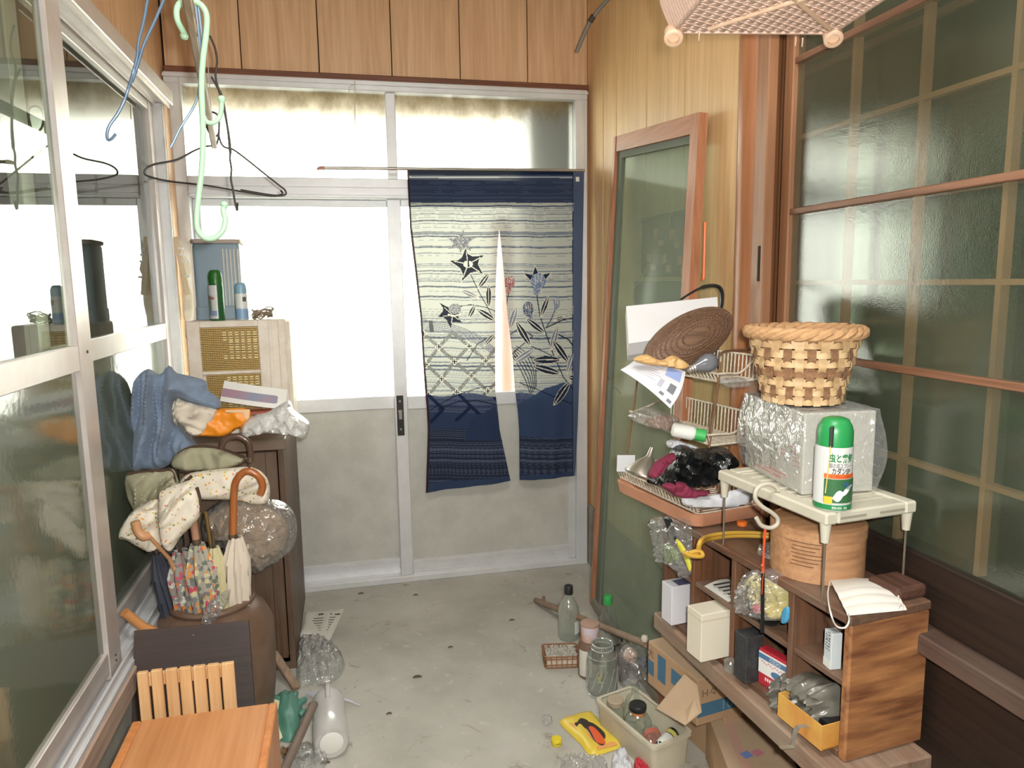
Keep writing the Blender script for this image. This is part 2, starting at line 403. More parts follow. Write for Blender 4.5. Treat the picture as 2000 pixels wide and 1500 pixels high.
def leaf(nm, x0, x1, y, sl, sr):
    t = MB(); t.box((x0,y-0.014,0.03), (x0+sl,y+0.014,1.755), 0.003); o = t.build(nm, alu, None); o['kind'] = 'structure'
    frame_bars([('stile',(x1-sr,y-0.014,0.03),(x1,y+0.014,1.755)), ('top_rail',(x0+sl,y-0.012,1.725),(x1-sr,y+0.012,1.755)),
        ('middle_rail',(x0+sl,y-0.013,0.818),(x1-sr,y+0.012,0.878)), ('bottom_rail',(x0+sl,y-0.013,0.03),(x1-sr,y+0.012,0.098))], alu, o)
    m = MB(); m.box((x0+sl,y-0.018,0.03), (x1-sr,y-0.013,0.045)); m.box((x0+sl,y-0.017,0.083), (x1-sr,y-0.013,0.098)); m.build('rail_rib', alu, o)
    pane((x0+sl,y-0.004,0.098), (x1-sr,y+0.003,0.818), kick, o, 'kick_panel'); pane((x0+sl,y-0.002,0.878), (x1-sr,y+0.002,1.725), frosted, o)
    return o
l1 = leaf('door_2', 0.034, 0.889, 0.028, 0.03, 0.05)
l2 = leaf('door_3', 0.838, 1.697, -0.016, 0.058, 0.035)
m = MB(); m.box((0.846,-0.036,0.70), (0.877,-0.029,0.885), 0.002); h = m.build('door_handle', P('black_metal', S(56,54,50), 0.4, 0.6), l2)
m = MB(); m.box((0.853,-0.041,0.775), (0.870,-0.035,0.82), 0.002); m.lathe([(0.005,0),(0.005,0.004)], (0.861,-0.036,0.73), 10, axis=(0,-1,0)); m.lathe([(0.005,0),(0.005,0.004)], (0.861,-0.036,0.86), 10, axis=(0,-1,0)); m.build('latch', P('steel', S(150,148,142), 0.35, 0.8), h)

# --- outside: porch slab, eave and pillar seen blurred through the glass
m = MB(); m.box((-6,0.12,-0.12), (8,14,-0.03)); struct('ground', m, P('porch_concrete', S(176,174,166), 0.85))
m = MB(); m.box((-1,0.03,2.225), (3.2,0.90,2.30)); struct('roof', m, P('eave_boards', S(120,98,66), 0.8))
m = MB(); m.box((1.545,0.18,-0.05), (2.2,0.45,2.225)); struct('pillar', m, P('porch_pillar', S(150,152,156), 0.85))
m = MB(); m.box((1.40,0.36,-0.03), (1.50,0.44,1.72), 0.01); struct('pillar_2', m, P('salmon_post', S(238,112,70), 0.7))

# --- right wall: honey veneer up to the post
m = MB(); m.box((1.78,-1.42,0.3), (1.93,0.0,2.75)); wall_right = struct('wall_right', m, P('groove_dark', S(48,34,24), 0.9))
ys = [0.0, -0.215, -0.373, -0.683, -1.0, -1.36]
for a, b in zip(ys, ys[1:]):
    m = MB(); m.box((1.768,b+0.003,0.30), (1.785,a-0.003,2.75), 0.0012); m.build('panel', panel_right, wall_right)
m = MB(); m.box((1.757,-1.36,0.0), (1.90,0.0,0.30), 0.004); m.build('footing', concrete_wall, wall_right)
m = MB(); m.lathe([(0.058,0.0),(0.056,1.3),(0.058,2.75)], (1.785,-1.425,0.0), 28); struct('pillar_1', m, post_wood)
m = MB(); m.box((1.742,-1.535,0.0), (1.772,-1.478,2.75), 0.003); j = struct('trim_2', m, stile_wood)
m = MB(); m.box((1.7405,-1.523,1.38), (1.7425,-1.513,1.475)); m.build('slot', P('slot_dark', S(28,20,14), 0.8), j)
# reflection of a pane, counted once (on the face towards the viewer), no total reflection at its rear face
def outer(q, k):
    fr = q.n('Fresnel', k); ge = q.n('NewGeometry'); ff = q.n('Math', {0: 1.0, 1: ge.outputs['Backfacing']}, operation='SUBTRACT')
    return q.n('Math', {0: fr.outputs[0], 1: ff.outputs[0]}, operation='MULTIPLY')
# patterned glass screens on the right
q = NT('patterned_glass'); co = q.coords((1,1,1), rnd=False)
nb = q.n('TexNoise', {'Vector': co, 'Scale': 42.0, 'Detail': 3.0, 'Distortion': 0.5}); nf = q.n('TexNoise', {'Vector': co, 'Scale': 300.0, 'Detail': 2.0})
ad = q.n('Math', {0: nb.outputs[0], 1: nf.outputs[0]}, operation='ADD')
b = q.n('Bump', {'Height': ad.outputs[0], 'Strength': 0.07, 'Distance': 0.004})
gl = q.n('BsdfGlossy', {'Color': (1,1,1,1), 'Roughness': 0.07, 'Normal': b.outputs[0]})
df = q.n('BsdfDiffuse', {'Color': S(98,104,88)}); rf = q.n('BsdfTransparent', {'Color': (0.90,0.95,0.88,1)})
nd = q.n('TexNoise', {'Vector': co, 'Scale': 3.0, 'Detail': 7.0}); fd = q.n('MapRange', {'Value': nd.outputs[0], 'From Min': 0.3, 'From Max': 0.75, 'To Min': 0.14, 'To Max': 0.30})
m1 = q.n('MixShader', {0: fd.outputs[0], 1: rf.outputs[0], 2: df.outputs[0]})
fr = outer(q, {'IOR': 1.6, 'Normal': b.outputs[0]}); m2 = q.n('MixShader', {0: fr.outputs[0], 1: m1.outputs[0], 2: gl.outputs[0]})
q.l(m2.outputs[0], q.out.inputs[0]); patterned = q.m
XG = 1.806
m = MB(); m.box((1.79,-1.572,0.67), (1.825,-1.533,2.3), 0.003); screen = struct('window_1', m, stile_wood)
frame_bars([('bottom_rail',(1.79,-3.6,0.672),(1.825,-1.572,0.808))], old_wood, screen)
frame_bars([('top_rail',(1.79,-3.6,2.26),(1.825,-1.572,2.32)), ('stile',(1.79,-3.64,0.672),(1.825,-3.6,2.32))], trim_y, screen)
zr = [0.99, 1.19, 1.375, 1.56, 1.75, 1.94, 2.12]; yv = [-1.774,-1.987,-2.203,-2.42,-2.64,-2.86,-3.08,-3.3,-3.5]
for z in (1.19, 1.56, 1.94):
    m = MB(); m.box((1.792,-3.6,z-0.008), (1.803,-1.572,z+0.008), 0.002); m.build('glazing_bar', trim_y, screen)
for z in zr:
    m = MB(); m.box((1.8125,-3.6,z-0.0055), (1.830,-1.572,z+0.0055)); m.build('lattice_bar', lattice_pale, screen)
for y in yv:
    m = MB(); m.box((1.812,y-0.006,0.808), (1.832,y+0.006,2.26)); m.build('lattice_bar', lattice_pale, screen)
zz = [0.808, 1.19, 1.56, 1.94, 2.26]
for a, b in zip(zz, zz[1:]): pane((1.8035,-3.6,a), (1.8085,-1.572,b), patterned, screen)
# the leaf behind it, seen as a sliver beside the post
m = MB(); m.box((1.845,-1.47,0.672), (1.875,-1.385,2.3), 0.003); s2 = struct('window_2', m, stile_wood)
for z in (1.56, 1.92):
    m = MB(); m.box((1.846,-2.2,z-0.008), (1.858,-1.47,z+0.008)); m.build('glazing_bar', trim_y, s2)
pane((1.8585,-2.2,0.81), (1.8625,-1.47,2.26), patterned, s2)
m = MB(); m.box((1.80,-3.7,0.62), (1.95,-1.36,0.672), 0.003); m.box((1.745,-3.7,0.625), (1.80,-1.6,0.668), 0.004); struct('trim_3', m, WOOD('ledge_wood', S(64,44,36), S(88,64,54), 'y', 0.6, dust=0.15))
m = MB(); m.box((1.79,-3.7,0.0), (1.93,-1.42,0.62)); wall_low = struct('wall_right_base', m, old_wood)
m = MB(); m.box((1.79,-3.7,2.32), (1.93,-1.36,2.75)); struct('wall_right_head', m, panel_right)
m = MB(); m.box((1.79,-5.2,0.0), (1.93,-3.64,2.75)); struct('wall_right_rear', m, panel_right)
# dim rooms beyond the screens
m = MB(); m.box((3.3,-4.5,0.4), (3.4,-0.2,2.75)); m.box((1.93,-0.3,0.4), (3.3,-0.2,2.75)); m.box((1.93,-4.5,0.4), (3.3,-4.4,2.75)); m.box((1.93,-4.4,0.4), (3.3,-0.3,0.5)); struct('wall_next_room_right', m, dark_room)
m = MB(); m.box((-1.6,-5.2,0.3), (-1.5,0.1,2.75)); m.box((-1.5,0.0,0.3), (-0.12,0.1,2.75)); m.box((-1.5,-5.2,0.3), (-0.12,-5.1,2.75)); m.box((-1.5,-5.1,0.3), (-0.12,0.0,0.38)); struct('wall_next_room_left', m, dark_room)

# --- left wall: aluminium sliding windows on a sill
wood_left = WOOD('left_veneer', S(200,156,114), S(226,186,144), 'z', 0.42, 0.8)
m = MB(); m.box((-0.1,-5.2,2.145), (-0.035,0.0,2.75)); wl = struct('wall_left', m, wood_left)
m = MB(); m.box((-0.1,-0.155,0.36), (-0.012,0.0,2.145)); m.build('corner_board', wood_left, wl)
m = MB(); m.box((-0.12,-5.2,0.0), (0.022,0.0,0.31)); m.build('base', P('grey_base', S(150,150,142), 0.8, spot=0.4, spot_scale=7), wl)
m = MB(); m.box((-0.1,-5.2,0.29), (0.032,-0.002,0.355), 0.004); m.build('sill_board', WOOD('sill_wood', S(166,138,122), S(200,174,156), 'y', 0.6, dust=0.5), wl)
m = MB(); m.box((-0.09,-5.2,0.355), (0.026,-0.06,0.37), 0.002)
for x in (-0.075, -0.035, 0.012): m.box((x-0.004,-5.2,0.37), (x+0.004,-0.06,0.392), 0.001)
win = struct('window_3', m, alu)
m = MB(); m.box((-0.085,-5.2,2.09), (0.02,-0.14,2.145), 0.003); m.box((0.0,-5.2,2.078), (0.006,-0.14,2.09)); m.box((-0.04,-5.2,2.078), (-0.034,-0.14,2.09)); m.build('head', alu_pink, win)
m = MB(); m.box((-0.085,-0.187,0.37), (-0.014,-0.157,2.09), 0.003); m.box((-0.014,-0.18,0.37), (-0.011,-0.174,2.09)); m.build('jamb', alu, win)
m = MB(); m.box((0.010,-0.193,1.18), (0.03,-0.165,1.225), 0.004); m.build('catch', P('bronze_plastic', S(150,126,100), 0.5), win)
q = NT('clear_window_glass'); gl = q.n('BsdfGlossy', {'Color': (1,1,1,1), 'Roughness': 0.012}); tr = q.n('BsdfTransparent', {'Color': (0.80,0.86,0.80,1)})
fr = outer(q, {'IOR': 1.55}); df = q.n('BsdfDiffuse', {'Color': S(170,170,150)}); m0 = q.n('MixShader', {0: 0.05, 1: tr.outputs[0], 2: df.outputs[0]})
m2 = q.n('MixShader', {0: fr.outputs[0], 1: m0.outputs[0], 2: gl.outputs[0]}); q.l(m2.outputs[0], q.out.inputs[0]); clear_pane = q.m
q = NT('obscured_window_glass'); co = q.coords((1,1,1), rnd=False); nb = q.n('TexNoise', {'Vector': co, 'Scale': 60.0, 'Detail': 3.0})
b = q.n('Bump', {'Height': nb.outputs[0], 'Strength': 0.06, 'Distance': 0.004})
gl = q.n('BsdfGlossy', {'Color': (1,1,1,1), 'Roughness': 0.085, 'Normal': b.outputs[0]}); df = q.n('BsdfDiffuse', {'Color': S(124,134,116)})
rf = q.n('BsdfTransparent', {'Color': (0.6,0.68,0.6,1)}); fr = outer(q, {'IOR': 1.9, 'Normal': b.outputs[0]})
m0 = q.n('MixShader', {0: 0.6, 1: rf.outputs[0], 2: df.outputs[0]}); m2 = q.n('MixShader', {0: fr.outputs[0], 1: m0.outputs[0], 2: gl.outputs[0]}); q.l(m2.outputs[0], q.out.inputs[0]); obscured = q.m
def side_leaf(nm, x, y_far, y_near, w):
    m = MB(); m.box((x-0.028,y_far-w,0.392 if x < -0.01 else 0.375), (x,y_far,2.09), 0.002); o = m.build(nm, alu_pink, None); o['kind'] = 'structure'
    frame_bars([('stile',(x-0.028,y_near,0.392),(x,y_near+w,2.09)), ('middle_rail',(x-0.026,y_near+w,1.188),(x-0.001,y_far-w,1.25)),
        ('bottom_rail',(x-0.026,y_near+w,0.392),(x-0.002,y_far-w,0.45)), ('top_rail',(x-0.026,y_near+w,2.05),(x-0.002,y_far-w,2.09))], alu_pink, o, 0.002)
    pane((x-0.017,y_near+w,1.25), (x-0.012,y_far-w,2.05), clear_pane, o); pane((x-0.017,y_near+w,0.45), (x-0.012,y_far-w,1.188), obscured, o)
    return o
f1 = side_leaf('window_4', 0.0, -1.262, -2.25, 0.095)
f2 = side_leaf('window_5', -0.046, -0.185, -1.465, 0.07)
for zb in (0.405, 0.42):
    m = MB(); m.lathe([(0.003,0),(0.003,0.002)], (0.0,-1.31,zb), 8, axis=(1,0,0)); m.build('screw', P('black_metal', S(56,54,50), 0.4, 0.6), f1)
m = MB(); m.lathe([(0.004,0),(0.004,0.002)], (0.0,-1.30,1.23), 8, axis=(1,0,0)); m.build('screw', P('black_metal', S(56,54,50), 0.4, 0.6), f1)
# ------------------------------------------------------------------ split curtain over the right-hand door leaf
import numpy as np
def interp(y, tab): return np.interp(y, [a for a, b in tab], [b for a, b in tab])
EL = [(332,795),(450,801),(540,812),(620,821),(700,826),(760,830),(800,834),(840,836),(963,832)]
EM1 = [(332,975),(447,975),(480,972),(560,968),(700,967),(770,968),(800,972),(840,976),(938,997)]
EM2 = [(332,975),(447,975),(480,979),(520,983),(620,992),(700,1002),(760,1006),(800,1012),(840,1015),(938,1016)]
ER = [(332,1141),(600,1137),(770,1131),(830,1129),(930,1124)]
Z25 = lambda l: [(760+a/2.5, 400+b/2.5) for a, b in l]
class Dye:
    """resist-dyed pattern evaluated at the threads of the cloth"""
    def __init__(s, x, y): s.x, s.y = x, y; s.see = np.full(x.shape, 0.052); s.col = np.zeros(x.shape+(3,))
    def poly(s, pts):
        c = np.zeros(s.x.shape, bool); n = len(pts)
        for i in range(n):
            (ax, ay), (bx, by) = pts[i], pts[i-1]
            if ay == by: continue
            k = ((ay > s.y) != (by > s.y)) & (s.x < (bx-ax)*(s.y-ay)/(by-ay)+ax); c ^= k
        return c
    def line(s, pts, w):
        c = np.zeros(s.x.shape, bool)
        for (ax, ay), (bx, by) in zip(pts, pts[1:]):
            dx, dy = bx-ax, by-ay; L = dx*dx+dy*dy+1e-9
            t = np.clip(((s.x-ax)*dx+(s.y-ay)*dy)/L, 0, 1); c |= (s.x-ax-t*dx)**2+(s.y-ay-t*dy)**2 < w*w/4
        return c
    def put(s, m, see, col): s.see[m] = see; s.col[m] = col[:3]
NAVY, INK, GREY, PALE = S(56,68,96), S(34,42,60), S(112,118,136), S(210,208,192)
LEAVES = [((488,335),(432,410),26,0),((485,390),(485,503),28,0),((345,415),(440,455),24,1),((420,490),(385,555),24,0),((427,508),(522,568),30,0),((520,625),(460,690),22,0),
 ((625,495),(588,612),30,1),((620,570),(690,690),34,0),((708,703),(608,775),32,1),((778,445),(738,550),26,0),((668,555),(762,630),30,0),((858,543),(803,566),18,0),
 ((822,590),(788,712),30,1),((797,660),(882,775),34,0),((698,757),(840,755),40,0),((698,785),(838,825),38,0),((908,710),(870,830),28,1),((885,865),(800,978),40,0),((875,840),(935,855),28,0)]
def star(c, tips, k):
    out = []
    for i, (x, y) in enumerate(tips):
        nx, ny = tips[(i+1) % len(tips)]; cx, cy = (x+nx)/2-c[0], (y+ny)/2-c[1]
        a1 = (x*0.5+c[0]*0.5-(cx*0.16*-1), y*0.5+c[1]*0.5-(cy*0.16*-1))
        out += [(x, y), a1, (c[0]+cx*k, c[1]+cy*k)]
    return out
def leafpoly(a, b, w):
    dx, dy = b[0]-a[0], b[1]-a[1]; L = math.hypot(dx, dy); nx, ny = -dy/L, dx/L
    pr = [(0,0),(0.12,0.28),(0.3,0.48),(0.5,0.55),(0.75,0.42),(0.92,0.18),(1,0)]
    return [(a[0]+dx*t+nx*w*0.9*h, a[1]+dy*t+ny*w*0.9*h) for t, h in pr] + [(a[0]+dx*t-nx*w*0.9*h, a[1]+dy*t-ny*w*0.9*h) for t, h in pr[::-1][1:-1]]
def dye(x, y):
    d = Dye(x, y); rs = np.random.RandomState(3)
    rows = rs.rand(4000); stripe = np.interp(y*0.62 + 0.5*np.sin(x*0.045+1) + 0.25*np.sin(x*0.13), np.arange(4000), rows)
    thin = stripe > 0.66
    d.see += 0.012*(stripe-0.5); d.col[:] = S(176,180,172)[:3]; d.put(thin, 0.026, S(122,132,142))
    d.put(thin & (stripe > 0.85), 0.010, S(72,86,108))
    # arched fence band and lattice
    for k in range(6):
        off = k*9.0
        arc = [(140,566+off),(200,566+off),(290,580+off),(370,606+off),(440,640+off),(500,688+off*0.8),(530,720)]
        d.put(d.line(Z25(arc), 1.6), 0.015, GREY)
        arc2 = [(600+off*0.5,735-off),(640+off,800-off*1.5),(668+off,860-off*1.5),(690+off*0.6,930-off)]
        d.put(d.line(Z25(arc2), 1.6), 0.015, INK)
    nodes = [(168,630),(243,695),(390,690),(320,765),(470,762),(180,780),(258,850),(400,835),(330,915),(480,908),(193,930),(265,1000),(400,985),(310,625),(520,700),(545,845),(150,705)]
    left = d.x < 985
    for i, a in enumerate(nodes):
        for b in nodes[i+1:]:
            if 45 < abs(a[0]-b[0]) < 95 and 50 < abs(a[1]-b[1]) < 90: d.put(d.line(Z25([a, b]), 6.5) & left & (rs.rand(*x.shape) > 0.12), 0.03, S(92,92,92))
    for a in nodes[:13]:
        d.put(d.line(Z25([(a[0]-13,a[1]),(a[0]+13,a[1])]), 5), 0.045, PALE); d.put(d.line(Z25([(a[0],a[1]-13),(a[0],a[1]+13)]), 5), 0.045, PALE)
        d.put(d.line(Z25([(a[0]-11,a[1]),(a[0]+11,a[1])]), 2), 0.0, INK); d.put(d.line(Z25([(a[0],a[1]-11),(a[0],a[1]+11)]), 2), 0.0, INK)
    d.put(d.poly(Z25([(193,566),(214,566),(218,622),(198,622)])), 0.02, INK)
    # dark lower part
    low = d.y > 771 + 4*np.sin(x*0.06)
    st = np.interp(y*0.9+0.5*np.sin(x*0.04), np.arange(4000), rows)
    lat = d.line(Z25([(168,930),(265,1000),(340,1050)]), 6)
    d.put(low, 0.02, S(84,94,118)); d.put(low & (st > 0.5), 0.012, NAVY)
    d.put((d.y > 806) & (d.y < 838), 0.012, S(54,68,98)); d.put((d.y > 838) & (d.y < 950) & (st > 0.42), 0.012, S(46,54,72)); d.put(d.y > 944-0.08*(d.x-832), 0.01, S(56,70,98))
    for a, b in (((193,930),(265,1000)),((265,1000),(205,1060)),((400,985),(330,915)),((400,985),(460,1040)),((400,985),(330,1050)),((480,908),(525,950))): d.put(d.line(Z25([a, b]), 6.5) & low & left, 0.01, S(34,44,72))
    d.put(d.poly(Z25([(400,1040),(520,985),(545,1150),(366,1150)])), 0.008, S(50,64,92))
    d.put(d.poly(Z25([(615,985),(680,945),(760,895),(850,868),(945,885),(945,1135),(800,1140),(620,1130)])), 0.008, S(58,74,104))
    # stems, leaves, flowers
    for st_, w_ in (([(400,345),(440,430),(480,500),(510,560)],1.6),([(583,435),(572,500),(560,560)],1.6),([(720,440),(735,540),(765,630),(800,730),(850,840),(890,890),(920,925)],2.0),
        ([(808,515),(790,560),(765,600)],1.6),([(690,690),(740,710),(800,740)],1.6),([(585,640),(640,600),(700,640),(600,730)],2.0),([(345,495),(400,488),(470,500),(520,520)],1.6),
        ([(765,600),(850,560),(945,550)],2.6),([(800,620),(880,660),(925,730)],2.6),([(200,1003),(330,930),(430,895),(520,880)],1.8),([(240,1000),(340,960),(430,955),(520,975)],2.2),
        ([(380,760),(430,680),(520,625)],1.8),([(640,870),(720,900),(800,935),(900,975)],1.8)): d.put(d.line(Z25(st_), w_), 0.01, INK)
    for a, b, w_, g in LEAVES:
        pl = Z25(leafpoly(a, b, w_)); d.put(d.poly(pl), 0.02 if g else 0.006, GREY if g else INK)
        mid = [a[0]*0.9+b[0]*0.1, a[1]*0.9+b[1]*0.1]; d.put(d.line(Z25([mid, b]), 1.5), 0.045, PALE); d.put(d.line(pl+pl[:1], 0.9), 0.045, PALE)
    speck = rs.rand(*x.shape)
    m = d.poly(Z25(star((352,190), [(365,116),(424,160),(402,228),(345,236),(285,216),(283,158)], 0.55))); d.put(m, 0.012, GREY); d.put(m & (speck > 0.8), 0.03, PALE)
    F2 = [(373,208),(469,245),(462,342),(352,377),(290,270)]; pl = Z25(star((385,290), F2, 0.62)); d.put(d.poly(pl), 0.004, INK); d.put(d.line(pl+pl[:1], 1.0), 0.045, PALE)
    for t in F2: d.put(d.line(Z25([(385,290),(385+(t[0]-385)*0.72, 290+(t[1]-290)*0.72)]), 1.6), 0.045, PALE)
    d.put(((d.x-760-385/2.5)/9.5)**2+((d.y-400-290/2.5)/7)**2 < 1, 0.045, PALE); d.put(d.line(Z25([(386,272),(388,300)]), 3), 0.0, INK)
    F3 = [(245,478),(237,548),(302,604),(358,576),(352,505)]; pl = Z25(star((305,535), F3, 0.66)); d.put(d.poly(pl), 0.004, INK)
    m = ((d.x-760-322/2.5)/12)**2+((d.y-400-508/2.5)/10)**2 < 1; d.put(m, 0.012, GREY); d.put(m & (speck > 0.75), 0.03, PALE); d.put(d.line(Z25([(290,535),(312,545),(345,535)]), 3), 0.045, PALE)
    for t in F3[:4]: d.put(d.line(Z25([(310,538),(310+(t[0]-310)*0.6, 538+(t[1]-538)*0.6)]), 1.3), 0.045, PALE)
    pl = Z25([(653,330),(698,342),(712,296),(732,342),(793,330),(760,372),(690,372)]); d.put(d.poly(pl), 0.005, INK); d.put(d.line(pl+pl[:1], 1.0), 0.045, PALE)
    for cx, cy, rx, ry, nk, col in ((727,372,37,38,(718,425),S(96,116,150)),(590,378,25,30,(583,425),S(150,96,100)),(678,508,25,36,(688,545),S(70,84,112)),(818,478,17,28,(812,508),S(110,120,146))):
        m = (((d.x-760-cx/2.5)*2.5/rx)**2+((d.y-400-cy/2.5)*2.5/ry)**2 < 1) | d.line(Z25([(cx,cy),nk]), rx*0.36)
        d.put(m, 0.012, col); d.put(m & (speck > 0.86), 0.03, PALE)
        for k in (-0.45, 0, 0.45): d.put(d.line(Z25([(cx+k*rx, cy-ry*0.8),(cx+k*rx*0.8, cy+ry*0.1)]), 0.9), 0.045, PALE)
    # top hem, side hems
    d.put(d.y < 396, 0.008, S(54,64,88)); d.put((d.y < 396) & (st > 0.7), 0.02, S(70,84,110)); d.put(np.abs(d.y-346-0.0*(d.x)) < 1.6, 0.03, S(150,158,170)); d.put(d.y < 342, 0.002, S(28,36,58))
    d.put(d.x > 1120, 0.025, S(80,92,118)); d.put(np.abs(d.x-1119) < 0.7, 0.01, INK)
    d.put(d.x < interp(d.y, EL)+4, 0.004, S(62,44,50))
    return d
q = NT('noren_cloth'); ca = q.n('Vertex Color'.replace(' ', '')) if False else q.n('Attribute', attribute_name='dye')
df = q.n('BsdfDiffuse', {'Color': ca.outputs['Color']}); tl = q.n('BsdfTranslucent', {'Color': ca.outputs['Color']}); tr = q.n('BsdfTransparent', {'Color': (1,0.985,0.88,1)})
m0 = q.n('MixShader', {0: 0.12, 1: df.outputs[0], 2: tl.outputs[0]}); m1 = q.n('MixShader', {0: ca.outputs['Alpha'], 1: m0.outputs[0], 2: tr.outputs[0]}); q.l(m1.outputs[0], q.out.inputs[0])
YN = -0.085
noren = thing('noren_curtain', 'navy and cream split curtain printed with bellflowers, hanging before the right door leaf', 'curtain', at(968, 332, Y=YN))
def half(e0, e1, yb0, yb1, nu, nv, ph):
    s, t = np.meshgrid(np.linspace(0,1,nu), np.linspace(0,1,nv), indexing='ij')
    y = 332 + t*((yb0+(yb1-yb0)*s)-332); x = interp(y, e0)*(1-s)+interp(y, e1)*s
    d = dye(x, y)
    dx, dy = (x-1000)/F, (y-750)/F
    D = [RT[i]*dx - UP[i]*dy + fwd[i] for i in range(3)]
    k = (YN-CAM.y)/D[1]
    pts = np.stack([CAM[0]+D[0]*k, np.full(x.shape, YN) + 0.010*np.sin(s*5.5+ph)*t + 0.004*np.sin(s*17+ph*2+t*3)*t, CAM[2]+D[2]*k], -1)
    me = bpy.data.meshes.new('cloth_half'); n = nu*nv
    idx = np.arange(n).reshape(nu, nv); f = np.stack([idx[:-1,:-1], idx[1:,:-1], idx[1:,1:], idx[:-1,1:]], -1).reshape(-1,4)
    me.vertices.add(n); me.vertices.foreach_set('co', (pts.reshape(-1,3)-np.array(ROOT[noren])).astype(np.float32).ravel())
    me.loops.add(f.size); me.loops.foreach_set('vertex_index', f.ravel().astype(np.int32)); me.polygons.add(len(f)); me.polygons.foreach_set('loop_start', np.arange(0, f.size, 4, dtype=np.int32))
    me.update(calc_edges=True)
    at_ = me.color_attributes.new('dye', 'FLOAT_COLOR', 'POINT'); c = np.concatenate([d.col, d.see[...,None]], -1).reshape(-1,4).astype(np.float32); at_.data.foreach_set('color', c.ravel())
    me.polygons.foreach_set('use_smooth', np.ones(len(f), bool)); me.materials.append(q.m)
    o = bpy.data.objects.new('cloth_half', me); C.objects.link(o); o.parent = noren; return o
half(EL, EM1, 963, 939, 175, 560, 0.4); half(EM2, ER, 939, 930, 165, 540, 2.2)
steel = P('dull_steel', S(176,170,160), 0.35, 0.7); string = P('white_string', S(206,198,186), 0.8)
a, b = at(628,328,Y=YN-0.004), at(1142,333,Y=YN-0.004)
m = MB(); m.tube([a, b], 0.0065, 10); m.build('curtain_rod', steel, noren)
m = MB(); e = at(628,328,Y=YN-0.004); m.tube([e+V((0.012,0,0)), e, e+V((-0.012,0,-0.002)), e+V((-0.018,0,-0.008))], [0.0085,0.0085,0.007,0.004], 8); m.build('rod_end', P('pink_plastic', S(196,150,136), 0.5), noren)
for x, y0 in ((693,158),(1141,186)):
    p0, p1 = at(x,y0,Y=-0.06), at(x,330,Y=YN-0.004)
    m = MB(); m.tube([V((p0.x,-0.062,p0.z)), p1], 0.0018, 6); m.tube([p0+V((0,0,-0.01)), p0+V((-0.025,-0.012,-0.03)), p0+V((-0.03,-0.012,-0.06))] if x < 800 else [p0, p0+V((-0.012,-0.01,0.0)), p0+V((-0.014,-0.01,0.02))], 0.0015, 5); m.build('cord', string, noren)
m = MB(); p0 = at(1128,350,Y=YN-0.006); m.box(p0-V((0.008,0.0005,0.01)), p0+V((0.008,0.0005,0.01))); m.build('sewn_label', P('white_label', S(220,222,216), 0.7), noren)
# ------------------------------------------------------------------ left side: cabinet and what stands on it
dk_wood = WOOD('cabinet_walnut', S(74,54,40), S(104,78,60), 'z', 0.5, dust=0.18)
dk_top = WOOD('cabinet_top', S(92,74,60), S(122,100,84), 'x', 0.6, dust=0.4)
cab = thing('cabinet', 'dark brown wooden cabinet against the left wall beside the entrance door', 'cabinet', (0.23,-0.42,0))
m = MB(); m.box((0.06,-0.715,0.0), (0.08,-0.1,0.84)); m.box((0.385,-0.715,0.0), (0.405,-0.1,0.84)); m.box((0.08,-0.12,0.0), (0.385,-0.1,0.84)); m.box((0.08,-0.715,0.03), (0.385,-0.12,0.05)); m.box((0.08,-0.715,0.0), (0.385,-0.7,0.05)); m.build('body', dk_wood, cab)
m = MB(); m.box((0.05,-0.735,0.822), (0.415,-0.095,0.862), 0.004); m.build('top', dk_top, cab)
m = MB(); m.box((0.082,-0.732,0.055), (0.382,-0.714,0.818), 0.003); m.box((0.345,-0.738,0.055), (0.382,-0.732,0.818), 0.002); m.box((0.12,-0.736,0.055), (0.345,-0.732,0.10), 0.001); d_ = m.build('door', dk_wood, cab)
m = MB(); m.lathe([(0.006,0),(0.006,0.012),(0.011,0.018),(0.009,0.026),(0.0,0.028)], (0.115,-0.732,0.45), 14, axis=(0,-1,0)); m.build('knob', P('brass_knob', S(150,128,84), 0.4, 0.7), d_)

# cream cooler with gold grilles
cream = P('cream_enamel', S(226,218,204), 0.55, 0, 0.3, 14, S(178,150,120)); gold = P('gold_mesh', S(186,156,92), 0.5, 0.25); gold_d = P('gold_mesh_back', S(120,94,50), 0.7)
ac = thing('room_cooler', 'old cream metal cooler with two gold mesh grilles standing on the dark cabinet', 'cooler', (0.25,-0.45,0.862))
YA = -0.60
x0, x1 = 0.094, 0.402; z0, z1 = 0.863, 1.268
m = MB(); m.box((x0,YA+0.012,z0), (x1+0.026,-0.33,z1), 0.008); m.box((x1+0.02,YA+0.06,z0+0.01), (x1+0.034,-0.34,z1-0.01), 0.002); m.build('housing', cream, ac)
g1 = (at(389,641,Y=YA), at(508,722,Y=YA)); g2 = (at(400,733,Y=YA), at(512,800,Y=YA))
gr = [(g1[0].x, g1[1].x, g1[1].z, g1[0].z), (g2[0].x+0.003, g2[1].x, 0.915, g2[0].z)]
m = MB(); m.box((x0,YA,z0), (gr[0][0],YA+0.013,z1), 0.003); m.box((gr[0][1],YA,z0), (x1,YA+0.013,z1), 0.003); m.box((gr[0][0],YA,gr[0][3]), (gr[0][1],YA+0.013,z1), 0.003); m.box((gr[0][0],YA+0.001,gr[1][3]), (gr[0][1],YA+0.013,gr[0][2]), 0.002); m.box((gr[0][0],YA,z0), (gr[0][1],YA+0.013,gr[1][2]), 0.003)
m.box((x1-0.035,YA-0.003,z0), (x1-0.022,YA,z1), 0.001); fr_ = m.build('front_frame', cream, ac)
